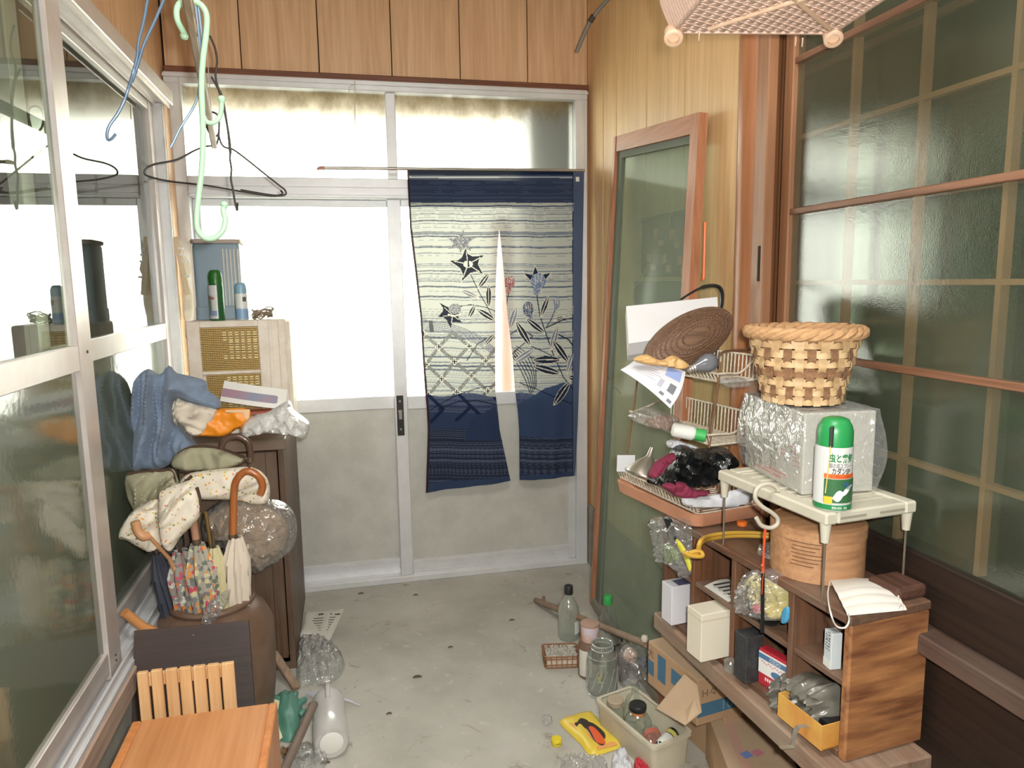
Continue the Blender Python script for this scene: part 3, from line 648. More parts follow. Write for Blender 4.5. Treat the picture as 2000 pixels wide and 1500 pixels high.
for a, b, c_, e in gr:
    m = MB(); m.box((a,YA+0.012,c_), (b,YA+0.0125,e)); k = m.build('grille', gold_d, ac)
    m = MB(); n = int((e-c_)/0.0062)
    for i in range(n): z = c_+(i+0.5)*(e-c_)/n; m.box((a,YA+0.004,z-0.0019), (b,YA+0.009,z+0.0019))
    o = m.build('slat_mesh', gold, k, kind='stuff')
    m = MB()
    for i in range(26): x = a+(i+0.5)*(b-a)/26; m.box((x-0.0008,YA+0.002,c_), (x+0.0008,YA+0.0045,e))
    m.build('wire_mesh', gold, k, kind='stuff')
    m = MB(); 
    for i in range(6):
        x = a+(b-a)*(0.42+0.105*i)
        for r_ in ((0.70,0.93),(0.42,0.66),(0.28,0.36)) if e-c_ > 0.1 else ((0.35,0.8),):
            if i > 0 or r_[0] != 0.42:
                zz_ = c_+(e-c_)*r_[0]
                while zz_ < c_+(e-c_)*r_[1]: m.box((x-0.006,YA+0.001,zz_), (x+0.006,YA+0.0035,zz_+0.0035)); zz_ += 0.009
    m.build('louvre_tabs', P('pale_gold', S(226,212,160), 0.5), k, kind='stuff')
# blue-grey plastic bin turned upside down on the cooler
YB = -0.47
bl, br = at(382,625,Y=YB).x, at(477,625,Y=YB).x; zb, zt = 1.2685, at(430,475,Y=YB).z
binm = P('blue_grey_plastic', S(134,154,166), 0.45); bin_ = thing('plastic_bin', 'blue-grey plastic bin standing on the cream cooler', 'bin', ((bl+br)/2,YB+0.04,zb))
def rrect(hx, hy, r, n=5):
    o = []
    for cx, cy, a0 in ((hx-r,hy-r,0),(-hx+r,hy-r,90),(-hx+r,-hy+r,180),(hx-r,-hy+r,270)):
        for k in range(n+1): a = math.radians(a0+90*k/n); o.append((cx+r*math.cos(a), cy+r*math.sin(a)))
    return o
def tub(mb, cx, cy, levels, r, deg=0, cap=True):
    """stack of rounded rectangles: levels = (half x, half y, z)"""
    vs = []; fs = []; n = None; c, s = math.cos(math.radians(deg)), math.sin(math.radians(deg))
    for hx, hy, z in levels:
        o = rrect(hx, hy, min(r, hx*0.95, hy*0.95)); n = len(o)
        vs += [(cx+x*c-y*s, cy+x*s+y*c, z) for x, y in o]
    for i in range(len(levels)-1):
        for k in range(n): k2 = (k+1) % n; fs.append([i*n+k, i*n+k2, (i+1)*n+k2, (i+1)*n+k])
    fs.append(list(range(n))[::-1])
    if cap: fs.append([(len(levels)-1)*n+k for k in range(n)])
    mb.add(vs, fs, True); return mb
hx = (br-bl)/2; cx_ = (bl+br)/2
m = MB(); tub(m, cx_, YB+0.075, [(hx,0.075,zb),(hx,0.075,zb+0.045),(hx*0.965,0.072,zb+0.047),(hx*0.965,0.07,zt-0.01),(hx*0.94,0.066,zt)], 0.018); m.build('body', binm, bin_)
m = MB()
for i in range(5): x = cx_+hx*(0.30+0.15*i); m.tube([(x,YB+0.004,zb+0.05), (x,YB+0.004,zt-0.02)], 0.004, 6)
m.build('rib_panel', P('ribbed_clear', S(196,196,188), 0.3), bin_)
m = MB(); tub(m, cx_, YB+0.075, [(hx*1.0,0.075,zt),(hx*1.02,0.077,zt+0.004),(hx*1.02,0.077,zt+0.012),(hx*0.98,0.073,zt+0.015)], 0.018); m.build('lid', P('lid_brown', S(176,160,148), 0.6), bin_)

def spray_can(name, label, x, y0, y1, Y, base_z, w_px, capcol, bodycol, cap_frac=0.28, bands=()):
    p = at(x, y1, Y=Y); p.z = base_z; top = at(x, y0, Y=Y).z; H = top-base_z
    r = (at(x+w_px/2, y1, Y=Y)-at(x-w_px/2, y1, Y=Y)).length/2; hc = H*cap_frac
    t = thing(name, label, 'spray can', p)
    m = MB(); m.lathe([(r*0.92,0),(r,0.004),(r,H-hc-0.006),(r*0.93,H-hc)], p, 26); m.build('body', P(label+' body', bodycol, 0.3, 0.2), t)
    m = MB(); m.lathe([(r*0.98,H-hc),(r*0.98,H-hc*0.5),(r*0.90,H-hc*0.28),(r*0.7,H-hc*0.06),(r*0.45,H),(0,H)], p, 26); c_ = m.build('cap', P(label+' cap', capcol, 0.35), t)
    for kb, (nm, a, b, col, wide) in enumerate(bands):
        m = MB(); rb = r+0.0005*(kb+1)
        m.grid(14, 1, lambda u, v: (p.x+rb*math.sin(wide[0]+(wide[1]-wide[0])*u), p.y-rb*math.cos(wide[0]+(wide[1]-wide[0])*u), p.z+(a+(b-a)*v)*H), 0.0004); m.build(nm, P(nm+str(col), col, 0.4), t)
    return t, p, r, H
t, p, r, H = spray_can('spray_can', 'spray can with dark green cap standing on the cream cooler', 426, 527, 624, -0.575, 1.2685, 29, S(36,98,34), S(44,96,56), 0.27,
    [('label_band',0.04,0.70,S(196,196,194),(-1.6,0.25)), ('leaf_print',0.12,0.5,S(120,140,110),(-1.2,-0.6)), ('red_print',0.42,0.47,S(160,96,84),(-1.1,-0.2)), ('blue_print',0.1,0.2,S(120,140,170),(-0.9,0.1))])
spray_can('spray_can', 'small light blue spray can on the cream cooler, right of the green-capped one', 474, 552, 624, -0.575, 1.2685, 24, S(132,170,190), S(190,204,212), 0.28,
    [('label_band',0.32,0.70,S(214,218,214),(-1.3,1.3)), ('blue_print',0.04,0.3,S(130,164,196),(-1.5,1.5)), ('dark_print',0.5,0.62,S(90,96,84),(0.3,0.9))])
m = MB(); rr = random.Random(4); c_ = at(513,611,Y=-0.55); c_.z = 1.29
for k in range(9):
    n_ = V((rr.uniform(-.5,.5), rr.uniform(-.5,.5), 1)).normalized(); a_ = n_.orthogonal().normalized(); b_ = n_.cross(a_); R2 = rr.uniform(0.026,0.04)
    m.tube([c_+V((rr.uniform(-.006,.006),0,rr.uniform(-.006,.004))) + (a_*math.cos(i*PI/12)+b_*math.sin(i*PI/12)*0.8)*R2 for i in range(24)], 0.0022, 6, True)
o = m.build('wire_coil', P('brown_cord', S(140,124,104), 0.5), None); tag(o, 'small coil of brown cord lying at the right end of the cream cooler', 'cord')
# hanging things in the corner
tan = WOOD('tan_stick', S(176,140,96), S(206,174,130), 'z', 0.55)
hk = thing('wooden_bar', 'tan wooden bar hanging on the corner board left of the plastic bin', 'bar', at(340,620,X=-0.012))
a, b = at(332,466,Y=-0.10), at(344,620,Y=-0.12)
m = MB(); m.box((min(a.x,b.x)-0.008,-0.135,b.z), (min(a.x,b.x)+0.025,-0.115,a.z-0.02), 0.003); m.build('bar', tan, hk)
m = MB(); m.tube([V((-0.03,-0.11,a.z+0.02)), V((a.x+0.004,-0.125,a.z+0.02)), V((a.x+0.006,-0.125,a.z-0.03))], 0.003, 6); m.build('nail', P('rust_iron', S(90,62,44), 0.7, 0.4), hk)
a0, a1, a2 = at(345,470,Y=-0.16), at(361,525,Y=-0.16), at(372,560,Y=-0.16)
m = MB(); m.bar(at(343,462,Y=-0.16), at(367,575,Y=-0.16), 0.022, 0.006, (0,1,0), 0.002); st_ = m.build('strap', P('bone_plastic', S(212,190,158), 0.5), None); tag(st_, 'bone-coloured plastic strap with clips hanging across the corner', 'strap')
m = MB()
for yy in (485,497,510,540): q0 = at(347+(yy-470)*0.25, yy, Y=-0.165); m = MB(); m.box(q0-V((0.006,0.004,0.004)), q0+V((0.012,0.004,0.004)), 0.001); m.build('clip', P('white_label', S(220,222,216), 0.7), st_)
m = MB(); pillow(m, [(352,478),(363,500),(374,525),(368,545),(376,580),(374,620),(358,622),(356,560),(350,520)], plane_y(-0.13), 0.008, seed=4, folds=0.5); o = m.build('paper_bag', P('white_paper_worn', S(222,216,200), 0.8, spot=0.3, spot_col=S(190,160,110)), None); tag(o, 'crumpled white paper hanging on the door jamb behind the strap', 'paper')

# cloths and packets heaped on the front edge of the cabinet
blue_cloth = P('blue_cotton', S(130,148,172), 0.85, spot=0.25, spot_scale=30, bump=0.1, bump_scale=200, sheen=0.2)
m = MB(); pillow(m, [(255,830),(258,770),(266,738),(290,720),(312,732),(330,714),(345,728),(366,733),(402,744),(406,762),(426,776),(432,796),(404,800),(372,790),(345,778),(336,800),(340,825),(362,845),(384,868),(368,886),(336,904),(312,916),(280,916),(256,918)], plane_y(-0.74), 0.05, 0.35, step=4.2, soft=0.35, folds=0.9, fs=8, seed=2, drape=18)
o = m.build('jacket', blue_cloth, None); tag(o, 'blue cotton garment heaped over the front corner of the dark cabinet', 'garment')
m = MB(); pillow(m, [(338,800),(346,778),(362,784),(392,792),(424,800),(416,822),(398,846),(380,852),(366,844),(352,826),(336,812)], plane_y(-0.765), 0.035, seed=9, folds=0.6, fs=4, drape=40, step=4); o = m.build('cloth', P('off_white_cloth', S(226,216,198), 0.85, spot=0.15), None); tag(o, 'off-white cloth tucked under the blue garment on the cabinet', 'cloth')
m = MB(); pillow(m, [(402,804),(440,798),(488,800),(486,830),(462,838),(440,852),(400,852),(380,850),(398,832)], plane_y(-0.745), 0.03, seed=12, folds=0.4, fs=5); o = m.build('packet', P('orange_film', S(244,150,36), 0.4), None)
m = MB(); pillow(m, [(462,800),(488,800),(486,828),(474,826),(474,808),(440,806),(440,801)], plane_y(-0.775), 0.004, seed=1, folds=0.0, sm=0); m.build('paper_edge', P('peach_paper', S(236,196,150), 0.7), o); tag(o, 'orange plastic packet lying between white cloth and clear bag on the cabinet', 'packet')
m = MB(); p_ = [at(x,y,Y=-0.68) for x, y in ((436,746),(560,764),(556,800),(430,784))]
m.grid(8, 5, lambda u, v: (p_[0]*(1-u)+p_[1]*u)*(1-v)+(p_[3]*(1-u)+p_[2]*u)*v + V((0,-0.012*math.sin(PI*u)+0.03*(1-v),0)), 0.004); mag = m.build('magazine', P('magazine_paper', S(222,222,216), 0.5), None); tag(mag, 'folded magazine leaning against the cream cooler', 'magazine')
m = MB(); m.grid(6, 3, lambda u, v: (p_[0]*(1-u)+p_[1]*u)*(0.66-0.4*v)+(p_[3]*(1-u)+p_[2]*u)*(0.34+0.4*v) + V((0,-0.012*math.sin(PI*u)+0.03*(0.66-0.4*v)-0.0048,0)) if u < 0.99 else (p_[1]*(0.45)+p_[2]*0.55)+V((0,0.012,0)), 0.0004); m.build('cover_print', P('magazine_blue', S(128,136,158), 0.5, spot=0.7, spot_scale=18, spot_col=S(176,120,130)), mag)
m = MB(); m.box(at(470,812,Y=-0.66)-V((0.0,0.0,0.0)), at(470,812,Y=-0.66)+V((0.10,0.12,0.012)), 0.002); o = m.build('book', P('red_cover', S(186,104,84), 0.6), None); tag(o, 'thin red book lying under the magazine on the cabinet', 'book')
film = CLEAR('plastic_film', (0.97,0.98,0.98,1), 0.3, 0.12, 0.08, (0.85,0.86,0.85,1), 0.08, 1.0, 30)
white_film = CLEAR('white_carrier_film', (0.95,0.96,0.95,1), 0.3, 0.08, 0.55, (0.88,0.88,0.86,1), 0.15, 0.6, 26)
m = MB(); pillow(m, [(470,832),(492,812),(520,806),(545,792),(565,782),(574,800),(590,812),(604,826),(602,848),(594,858),(576,850),(548,848),(516,846),(490,852),(472,848)], plane_y(-0.775), 0.05, seed=21, folds=0.9, fs=9); o = m.build('plastic_bag', white_film, None); tag(o, 'crumpled thin white plastic bag at the right front corner of the cabinet', 'bag')

# urn used as umbrella stand
clay = P('brown_glaze', S(104,78,60), 0.42, 0, 0.4, 5, S(140,122,106), bump=0.1, bump_scale=30)
UX, UY = 0.185, -0.97
urn = thing('umbrella_urn', 'big brown glazed urn holding umbrellas in front of the cabinet', 'urn', (UX,UY,0))
m = MB(); m.lathe([(0.14,0),(0.165,0.02),(0.178,0.12),(0.182,0.26),(0.178,0.32),(0.16,0.362),(0.135,0.385),(0.122,0.392),(0.120,0.408),(0.110,0.41),(0.106,0.395),(0.125,0.36),(0.16,0.3),(0.155,0.05),(0.0,0.04)], (UX,UY,0), 40); m.build('body', clay, urn)
m = MB(); m.tube([(UX+0.122*math.cos(a*PI/18),UY+0.122*math.sin(a*PI/18),0.402) for a in range(36)], 0.008, 8, True); m.build('rim', clay, urn)
def FLORAL(name, base, cols, scale, thr, rough=0.75):
    if name in MATS: return MATS[name]
    q = NT(name); v = q.n('TexVoronoi', {'Vector': q.coords(), 'Scale': scale, 'Randomness': 1.0}); sp = q.n('SeparateColor', {0: v.outputs['Color']})
    st = [(i/len(cols), c) for i, c in enumerate(cols)]; rp = q.ramp(sp.outputs[0], st); q.t.nodes[-1].color_ramp.interpolation = 'CONSTANT'
    k = q.n('Math', {0: v.outputs['Distance'], 1: thr}, operation='LESS_THAN'); hs = q.n('Math', {0: sp.outputs[1], 1: 0.45}, operation='GREATER_THAN'); kk = q.n('Math', {0: k.outputs[0], 1: hs.outputs[0]}, operation='MULTIPLY')
    q.l(q.n('Mix', {'Factor': kk.outputs[0], 6: base, 7: rp}, data_type='RGBA').outputs[2], q.p.inputs['Base Color']); q.p.inputs['Roughness'].default_value = rough
    MATS[name] = q.m; return q.m
fl_grey = FLORAL('floral_grey', S(150,148,138), [S(206,204,192),S(86,96,90),S(206,122,60),S(196,90,110),S(120,124,120),S(214,214,200)], 90, 0.8)
fl_rose = FLORAL('floral_rose', S(176,172,158), [S(206,84,104),S(222,150,84),S(110,122,108),S(214,206,160),S(130,130,128)], 75, 0.8)
fl_cream = FLORAL('floral_cream', S(232,224,206), [S(236,160,60),S(120,140,96),S(222,196,90),S(226,150,110)], 95, 0.33)
sat = P('white_satin', S(226,214,196), 0.25, sheen=0.3); cream_c = P('cream_canopy', S(214,206,164), 0.5); slate = P('slate_canopy', S(66,70,82), 0.6); maroon_c = P('maroon_canopy', S(110,36,56), 0.6)
cane = WOOD('cane_handle', S(150,84,40), S(184,112,60), 'z', 0.25, coat=0.5); cane_d = P('dark_handle', S(88,66,54), 0.3, coat=0.4)
def umbrella(label, foot, top, r, canopy, handle=None, hmat=None, hr=0.011, shaft_top=None, twist=2.0, tie=True):
    foot, top = V(foot), V(top); ax = (top-foot); L = ax.length; d = ax.normalized(); x_ = d.orthogonal().normalized(); y_ = d.cross(x_)
    t = thing('umbrella', label, 'umbrella', foot, 'umbrellas in the urn')
    def fn(u, v):
        a = 2*PI*u; prof = r*(0.25+0.75*min(1, v*1.6))*(1 if v < 0.86 else 1-0.55*(v-0.86)/0.14)
        k = prof*(1+0.20*math.sin(8*a+twist*v*4)+0.07*math.sin(13*a+9*v)); return foot + d*(L*v) + (x_*math.cos(a)+y_*math.sin(a))*k
    m = MB(); m.grid(48, 14, fn); m.build('folded_canopy', canopy, t)
    st = V(shaft_top) if shaft_top is not None else top+d*0.05
    m = MB(); m.tube([foot-d*0.02, top, st], 0.0045, 8); m.build('shaft', P('shaft_steel', S(120,104,84), 0.4, 0.6), t)
    if tie:
        c = foot+d*L*0.55; rr_ = r*1.12; m = MB(); m.tube([c+(x_*math.cos(a*PI/10)+y_*math.sin(a*PI/10))*rr_ for a in range(20)], 0.004, 6, True); m.build('tie_band', canopy, t)
    if handle:
        m = MB(); m.tube(spline(handle, 6), hr, 12); m.build('handle', hmat, t)
        m = MB(); m.tube([V(handle[0])-V((0,0,0.004)), V(handle[0])+V((0,0,0.012))], hr*1.12, 12); m.build('collar', P('shaft_steel', S(120,104,84), 0.4, 0.6), t)
    return t
Yh = -1.02
pt = lambda x, y, Y=Yh: at(x, y, Y=Y)
umbrella('umbrella with a thick bent orange-brown cane handle and white satin canopy', (UX+0.055,UY+0.0,0.06), pt(462,1048), 0.036, sat,
    [pt(455,1050),pt(456,1010),pt(457,965),pt(462,938),pt(480,921),pt(503,928),pt(513,948),pt(508,966)], cane, 0.0115, pt(456,1030))
umbrella('umbrella with a dark bent handle standing at the back of the urn', (UX+0.03,UY+0.06,0.06), pt(450,1060,-0.93), 0.03, slate,
    [pt(489,900,-0.93),pt(490,885,-0.93),pt(484,862,-0.93),pt(462,852,-0.93),pt(440,860,-0.93),pt(432,876,-0.93)], cane_d, 0.009, pt(489,905,-0.93))
umbrella('grey floral folded umbrella at the left of the urn', (UX-0.03,UY-0.01,0.06), pt(352,1075), 0.042, fl_grey, twist=1.2)
umbrella('folded umbrella with orange and pink roses at the front of the urn', (UX+0.0,UY-0.045,0.06), pt(385,1062,-1.06), 0.04, fl_rose, [pt(384,1060,-1.06),pt(380,1035,-1.06),pt(376,1010,-1.06),pt(372,990,-1.06)], P('pinkish_handle', S(176,132,106), 0.5), 0.011, twist=2.5)
umbrella('cream folded umbrella with a slim brass shaft in the middle of the urn', (UX+0.03,UY-0.02,0.06), pt(418,1068), 0.03, cream_c, [pt(412,1068),pt(408,1040),pt(402,1000)], P('brass_shaft', S(140,116,70), 0.35, 0.5), 0.006)
umbrella('dark grey folded umbrella at the left rim of the urn', (UX-0.075,UY+0.0,0.06), pt(306,1082), 0.026, slate)
umbrella('maroon folded umbrella low at the left rim of the urn', (UX-0.065,UY+0.05,0.06), pt(318,1120,-0.95), 0.026, maroon_c)
m = MB(); m.tube(spline([pt(264,1018,-1.12),pt(270,1038,-1.12),pt(280,1048,-1.12),pt(290,1046,-1.11)], 5), 0.013, 12); m.tube([pt(290,1046,-1.11), pt(330,1090,-1.05), V((UX-0.05,UY-0.05,0.40)), V((UX-0.02,UY-0.02,0.08))], 0.006, 8); o = m.build('walking_stick', P('peach_wood', S(206,154,110), 0.4), None); tag(o, 'walking stick with a light rounded grip poking through the floral bonnet', 'walking stick')
# hats and bags piled over the umbrella handles
olive = P('olive_linen', S(172,169,142), 0.9, spot=0.2, spot_scale=9, bump=0.2, bump_scale=240); trimb = P('brown_piping', S(78,58,44), 0.8)
def hat(label, name, outline, Y, depth, mat, seed, trim=None, cat='hat', folds=0.6, fs=5, parts=(), drape=25):
    m = MB(); pillow(m, outline, plane_y(Y), depth, 0.6, soft=0.45, folds=folds, fs=fs, seed=seed, step=4.6, drape=drape); o = m.build(name, mat, None); tag(o, label, cat)
    for tr_ in (trim or ()):
        m = MB(); m.tube([p+V((0,-depth*0.35,0)) for p in spline([at(x,y,Y=Y) for x, y in tr_], 5)], 0.0048, 6); m.build('trim', trimb, o)
    return o
hat('olive cloth hat with brown edging, lying highest on the pile at the cabinet front', 'sun_hat', [(336,896),(358,876),(392,870),(430,874),(468,888),(482,896),(462,910),(430,918),(390,920),(352,916),(336,910)], -0.86, 0.035, olive, 31, [[(350,885),(375,872),(410,870),(445,879),(480,893)],[(482,897),(455,912),(425,919),(390,921),(352,918)]])
hat('olive cloth hat with brown edging at the left end of the pile', 'sun_hat', [(243,940),(252,924),(285,918),(318,916),(338,916),(346,932),(350,948),(330,956),(312,975),(290,985),(266,996),(250,976)], -0.96, 0.035, olive, 33, [[(252,923),(285,919),(318,917),(333,914)],[(330,912),(340,925),(347,948),(362,940),(376,928)]])
hat('cream cotton hat with small yellow flowers behind the cane handle', 'sun_hat', [(352,938),(372,924),(410,918),(450,914),(490,912),(516,926),(527,950),(524,978),(505,985),(470,978),(430,975),(400,975),(372,968),(356,955)], -0.92, 0.035, fl_cream, 35, drape=60)
hat('floral gathered bonnet with orange blossoms hanging down at the front', 'bonnet', [(310,968),(318,958),(345,946),(376,938),(388,955),(394,985),(392,1002),(382,1020),(352,1050),(334,1076),(318,1068),(311,1040),(309,1000)], -1.10, 0.03, fl_cream, 37, [[(386,950),(392,975),(391,998)]])
hat('floral bonnet brim fanned out at the far left over the window track', 'bonnet', [(231,1046),(252,1005),(280,985),(305,974),(312,990),(311,1030),(318,1062),(300,1076),(280,1074),(255,1058)], -1.06, 0.03, fl_cream, 39, drape=70)
beige = P('beige_cloth', S(158,134,108), 0.85, spot=0.2)
o = hat('beige cloth hat wrapped in a clear plastic bag behind the cane umbrella', 'wrapped_hat', [(404,1010),(440,985),(480,978),(520,990),(552,1010),(564,1035),(556,1070),(530,1090),(500,1106),(480,1088),(440,1060),(410,1046)], -0.90, 0.06, beige, 41, cat='hat in a bag', folds=0.5)
m = MB(); pillow(m, [(396,1008),(430,978),(470,968),(520,972),(556,982),(576,1005),(580,1040),(572,1070),(548,1092),(518,1112),(496,1116),(470,1092),(430,1066),(400,1052)], plane_y(-0.90), 0.082, 0.8, soft=0.8, folds=0.5, fs=12, seed=43); m.build('plastic_wrap', film, o)
m = MB(); pillow(m, [(408,1176),(430,1160),(450,1150),(446,1175),(432,1195),(414,1218),(392,1216)], plane_y(-1.155), 0.012, seed=47, folds=0.9); o = m.build('plastic_scrap', film, None); tag(o, 'strip of clear plastic draped over the shoulder of the urn', 'plastic film')
# dark board, stick, slatted board, stool
bw = WOOD('dark_board', S(36,22,17), S(54,35,28), 'x', 0.5, 0.6)
a, b, c_ = at(262,1232,Y=-1.215), at(485,1212,Y=-1.215), at(502,1385,Y=-1.30)
bd = MB(); L0 = V((a.x,-1.215,a.z)); R0 = V((b.x,-1.215,b.z)); R1 = V((c_.x+0.01,-1.40,0.0)); L1 = V((a.x+0.0,-1.40,0.0))
nrm = (R0-L0).cross(L1-L0).normalized()*0.018
bd.add([L0,R0,R1,L1,L0+nrm,R0+nrm,R1+nrm,L1+nrm], [[0,1,2,3],[7,6,5,4],[0,4,5,1],[1,5,6,2],[2,6,7,3],[3,7,4,0]]); o = bd.build('board', bw, None); tag(o, 'plain dark brown board leaning against the urn', 'board')
m = MB(); p0 = at(262,1290,Y=-1.19); m.lathe([(0.0025,0),(0.0025,0.002)], at(378,1240,Y=-1.245), 8, axis=(0,-1,0)); m.build('nail_head', P('dull_steel', S(176,170,160), 0.35, 0.7), o)
m = MB(); m.tube([at(243,1196,Y=-1.16), at(278,1224,Y=-1.13), V((0.115,-1.10,0.33))], 0.0135, 14); o = m.build('wooden_rod', P('orange_rod', S(214,150,92), 0.45), None); tag(o, 'short round orange wood rod sticking out behind the dark board', 'rod')
pale = WOOD('slat_pine', S(206,158,104), S(232,190,138), 'z', 0.6, dust=0.12)
YS = -1.565
edges = [(268,289),(295,317),(323,346),(350,373),(377,401),(405,428),(432,457)]
sl = thing('slatted_board', 'pale wooden slatted board standing upright behind the stool', 'slatted board', (at(362,1400,Y=YS).x,YS,0))
tops = [1312,1308,1306,1303,1300,1297,1294]
for (a, b), ty in zip(edges, tops):
    p, k = at(a,ty,Y=YS), at(b,ty,Y=YS); m = MB(); m.box((p.x,YS-0.008,0.0), (k.x,YS+0.004,p.z), 0.002); m.build('slat', pale, sl)
p, k = at(272,1322,Y=YS), at(452,1306,Y=YS); m = MB(); m.box((p.x,YS+0.004,p.z-0.03), (k.x,YS+0.02,p.z), 0.002); m.build('batten', pale, sl)
m = MB(); m.box((p.x,YS+0.004,0.06), (k.x,YS+0.02,0.09), 0.002); m.build('batten', pale, sl)
ow = WOOD('orange_pine', S(186,124,76), S(208,148,98), 'y', 0.45, 0.7, coat=0.1); ow2 = WOOD('orange_pine_side', S(196,124,68), S(214,144,86), 'z', 0.45, 0.7, coat=0.1)
st = thing('stool', 'orange pine box stool at the near left, in front of the slatted board', 'stool', (0.28,-1.80,0))
m = MB()
m.box((0.137,-2.0,0.374), (0.418,-1.612,0.4), 0.003); m.build('top', ow, st)
m = MB(); m.box((0.418,-2.0,0.0), (0.437,-1.612,0.4), 0.003); m.build('side_board', ow2, st)
m = MB(); m.box((0.118,-2.0,0.0), (0.137,-1.612,0.4), 0.003); m.build('side_board', ow2, st)
m = MB(); m.box((0.137,-1.63,0.30), (0.418,-1.614,0.374), 0.002); m.box((0.137,-1.998,0.30), (0.418,-1.98,0.374), 0.002); m.build('rail', ow, st)

# ------------------------------------------------------------------ left part of the floor
fl0 = plane_z(0.002)
m = MB(); pillow(m, [(596,1196),(672,1190),(658,1222),(642,1256),(606,1246),(584,1244),(592,1222)], plane_z(0.004), 0.012, 0.05, soft=0.3, folds=0.3, fs=3, seed=3, sm=0); o = m.build('flyer', P('newsprint', S(206,204,194), 0.8), None); tag(o, 'printed white flyer lying on the floor beside the cabinet', 'flyer')
ink = P('print_ink', S(60,60,58), 0.8)
for k in range(6):
    y = 1203+k*5; x0_ = 612-k*3; m = MB(); A, B = at(x0_,y+5,Z=0.0165), at(x0_+44,y+2,Z=0.0165); m.bar(A, B, 0.004, 0.0006)
    if k == 0:
        for dx in (0,16,32): A, B = at(622+dx,1200,Z=0.0165), at(632+dx,1199,Z=0.0165); m.bar(A, B, 0.011, 0.0006)
    m.build('print_line', ink, o)
m = MB(); pillow(m, [(584,1262),(610,1256),(640,1262),(664,1280),(674,1300),(662,1322),(636,1338),(604,1338),(584,1340),(578,1310)], plane_z(0.003), 0.05, 0.02, soft=0.6, folds=0.8, fs=8, seed=51); o = m.build('plastic_bag', film, None); tag(o, 'empty clear plastic bag on the floor below the flyer', 'bag')
gwood = WOOD('grey_stick', S(128,104,84), S(164,138,116), 'y', 0.8, dust=0.4)
m = MB(); m.bar(at(534,1275,Z=0.09), at(580,1345,Z=0.012), 0.028, 0.018, bev=0.003); o = m.build('wood_strip', gwood, None); tag(o, 'grey weathered wood strip leaning at the foot of the urn', 'wood strip')
m = MB(); m.tube([at(612,1378,Z=0.20), at(548,1520,Z=0.17)], 0.0125, 14); o = m.build('pipe', P('grey_pipe', S(122,108,96), 0.6, spot=0.3), None); tag(o, 'straight grey-brown pipe beside the right side of the stool', 'pipe')
m = MB(); m.tube([at(548,1520,Z=0.17), at(548,1520,Z=0.17)+V((0.0,-0.16,-0.157))], 0.0125, 14); m.tube([at(612,1378,Z=0.20), at(612,1378,Z=0.20)+V((0.0,0.004,0.001))], 0.0135, 14); m.build('pipe_end', P('grey_pipe', S(122,108,96), 0.6, spot=0.3), o)
# green rubber glove: cuff, palm and five fingers, one surface each
gm = P('green_rubber', S(92,146,128), 0.45, spot=0.25)
m = MB(); pillow(m, [(541,1440),(536,1410),(540,1385),(534,1368),(548,1358),(566,1356),(580,1362),(590,1378),(588,1400),(580,1440),(562,1450)], plane_z(0.003), 0.03, 0.02, soft=0.8, folds=0.4, fs=4, seed=6); gl_ = m.build('rubber_glove', gm, None); tag(gl_, 'green rubber glove lying on the floor behind the pipe', 'glove')
for k, (a, b, r_) in enumerate((((548,1372),(528,1362),0.011),((562,1368),(556,1352),0.011),((574,1370),(578,1353),0.011),((582,1378),(598,1366),0.0105),((586,1396),(600,1392),0.011))):
    m = MB(); A, B = at(*a,Z=0.016), at(*b,Z=0.013); m.tube(spline([A, A*0.5+B*0.5+V((0,0,0.006)), B], 4), [r_]*7+[r_*0.75, r_*0.4], 10); m.build('finger', gm, gl_)
m = MB(); pillow(m, [(504,1370),(528,1364),(550,1368),(548,1400),(545,1418),(552,1440),(540,1452),(524,1440),(512,1412)], plane_z(0.02), 0.006, 0.02, soft=0.2, folds=0.6, fs=3, seed=8, sm=0); o = m.build('paper_sheet', P('yellowish_paper', S(228,228,192), 0.8), None); tag(o, 'pale yellow sheet of paper partly under the green glove', 'paper')
milk = CLEAR('milky_plastic', (0.95,0.96,0.95,1), 0.35, 0.07, 0.42, (0.86,0.86,0.84,1), 0.2)
jb, je = at(640,1362,Z=0.055), at(648,1452,Z=0.055); d = (je-jb).normalized()
jug = thing('plastic_jug', 'milky white plastic jug lying on its side on the floor behind the pipe', 'jug', jb.xy.to_3d())
m = MB(); Lj = (je-jb).length; m.lathe([(0.014,-0.055),(0.014,-0.03),(0.03,-0.012),(0.048,0.02),(0.052,0.05),(0.050,Lj*0.55),(0.052,Lj*0.6),(0.052,Lj-0.01),(0.046,Lj),(0.035,Lj-0.004),(0.0,Lj-0.006)], jb, 28, axis=d); m.build('body', milk, jug)
m = MB(); m.lathe([(0.030,0),(0.034,0.004),(0.030,0.006)], jb+d*(Lj-0.005), 24, axis=d); m.build('base_ring', P('white_plastic', S(226,226,220), 0.5), jug)
m = MB(); m.tube(spline([jb-d*0.02+V((0,0,0.012)), jb+V((0.0,0,0.045)), jb+d*0.05+V((0.0,0,0.062)), jb+d*0.09+V((0,0,0.05))], 5), 0.008, 8); m.build('handle', milk, jug)
m = MB(); m.tube(spline([at(600,1352,Z=0.02),at(632,1362,Z=0.03),at(668,1364,Z=0.02),at(704,1378,Z=0.006)], 6), [0.012]*10+[0.008]*5+[0.004]*4, 8, flat=0.4); o = m.build('plastic_strip', CLEAR('lavender_film', (0.86,0.88,0.94,1), 0.35, 0.08, 0.35, (0.78,0.80,0.86,1), 0.15), None); tag(o, 'thin lavender plastic strip on the floor above the milky jug', 'plastic strip')
m = MB(); rr = random.Random(5); c0 = at(556,1468,Z=0.0)
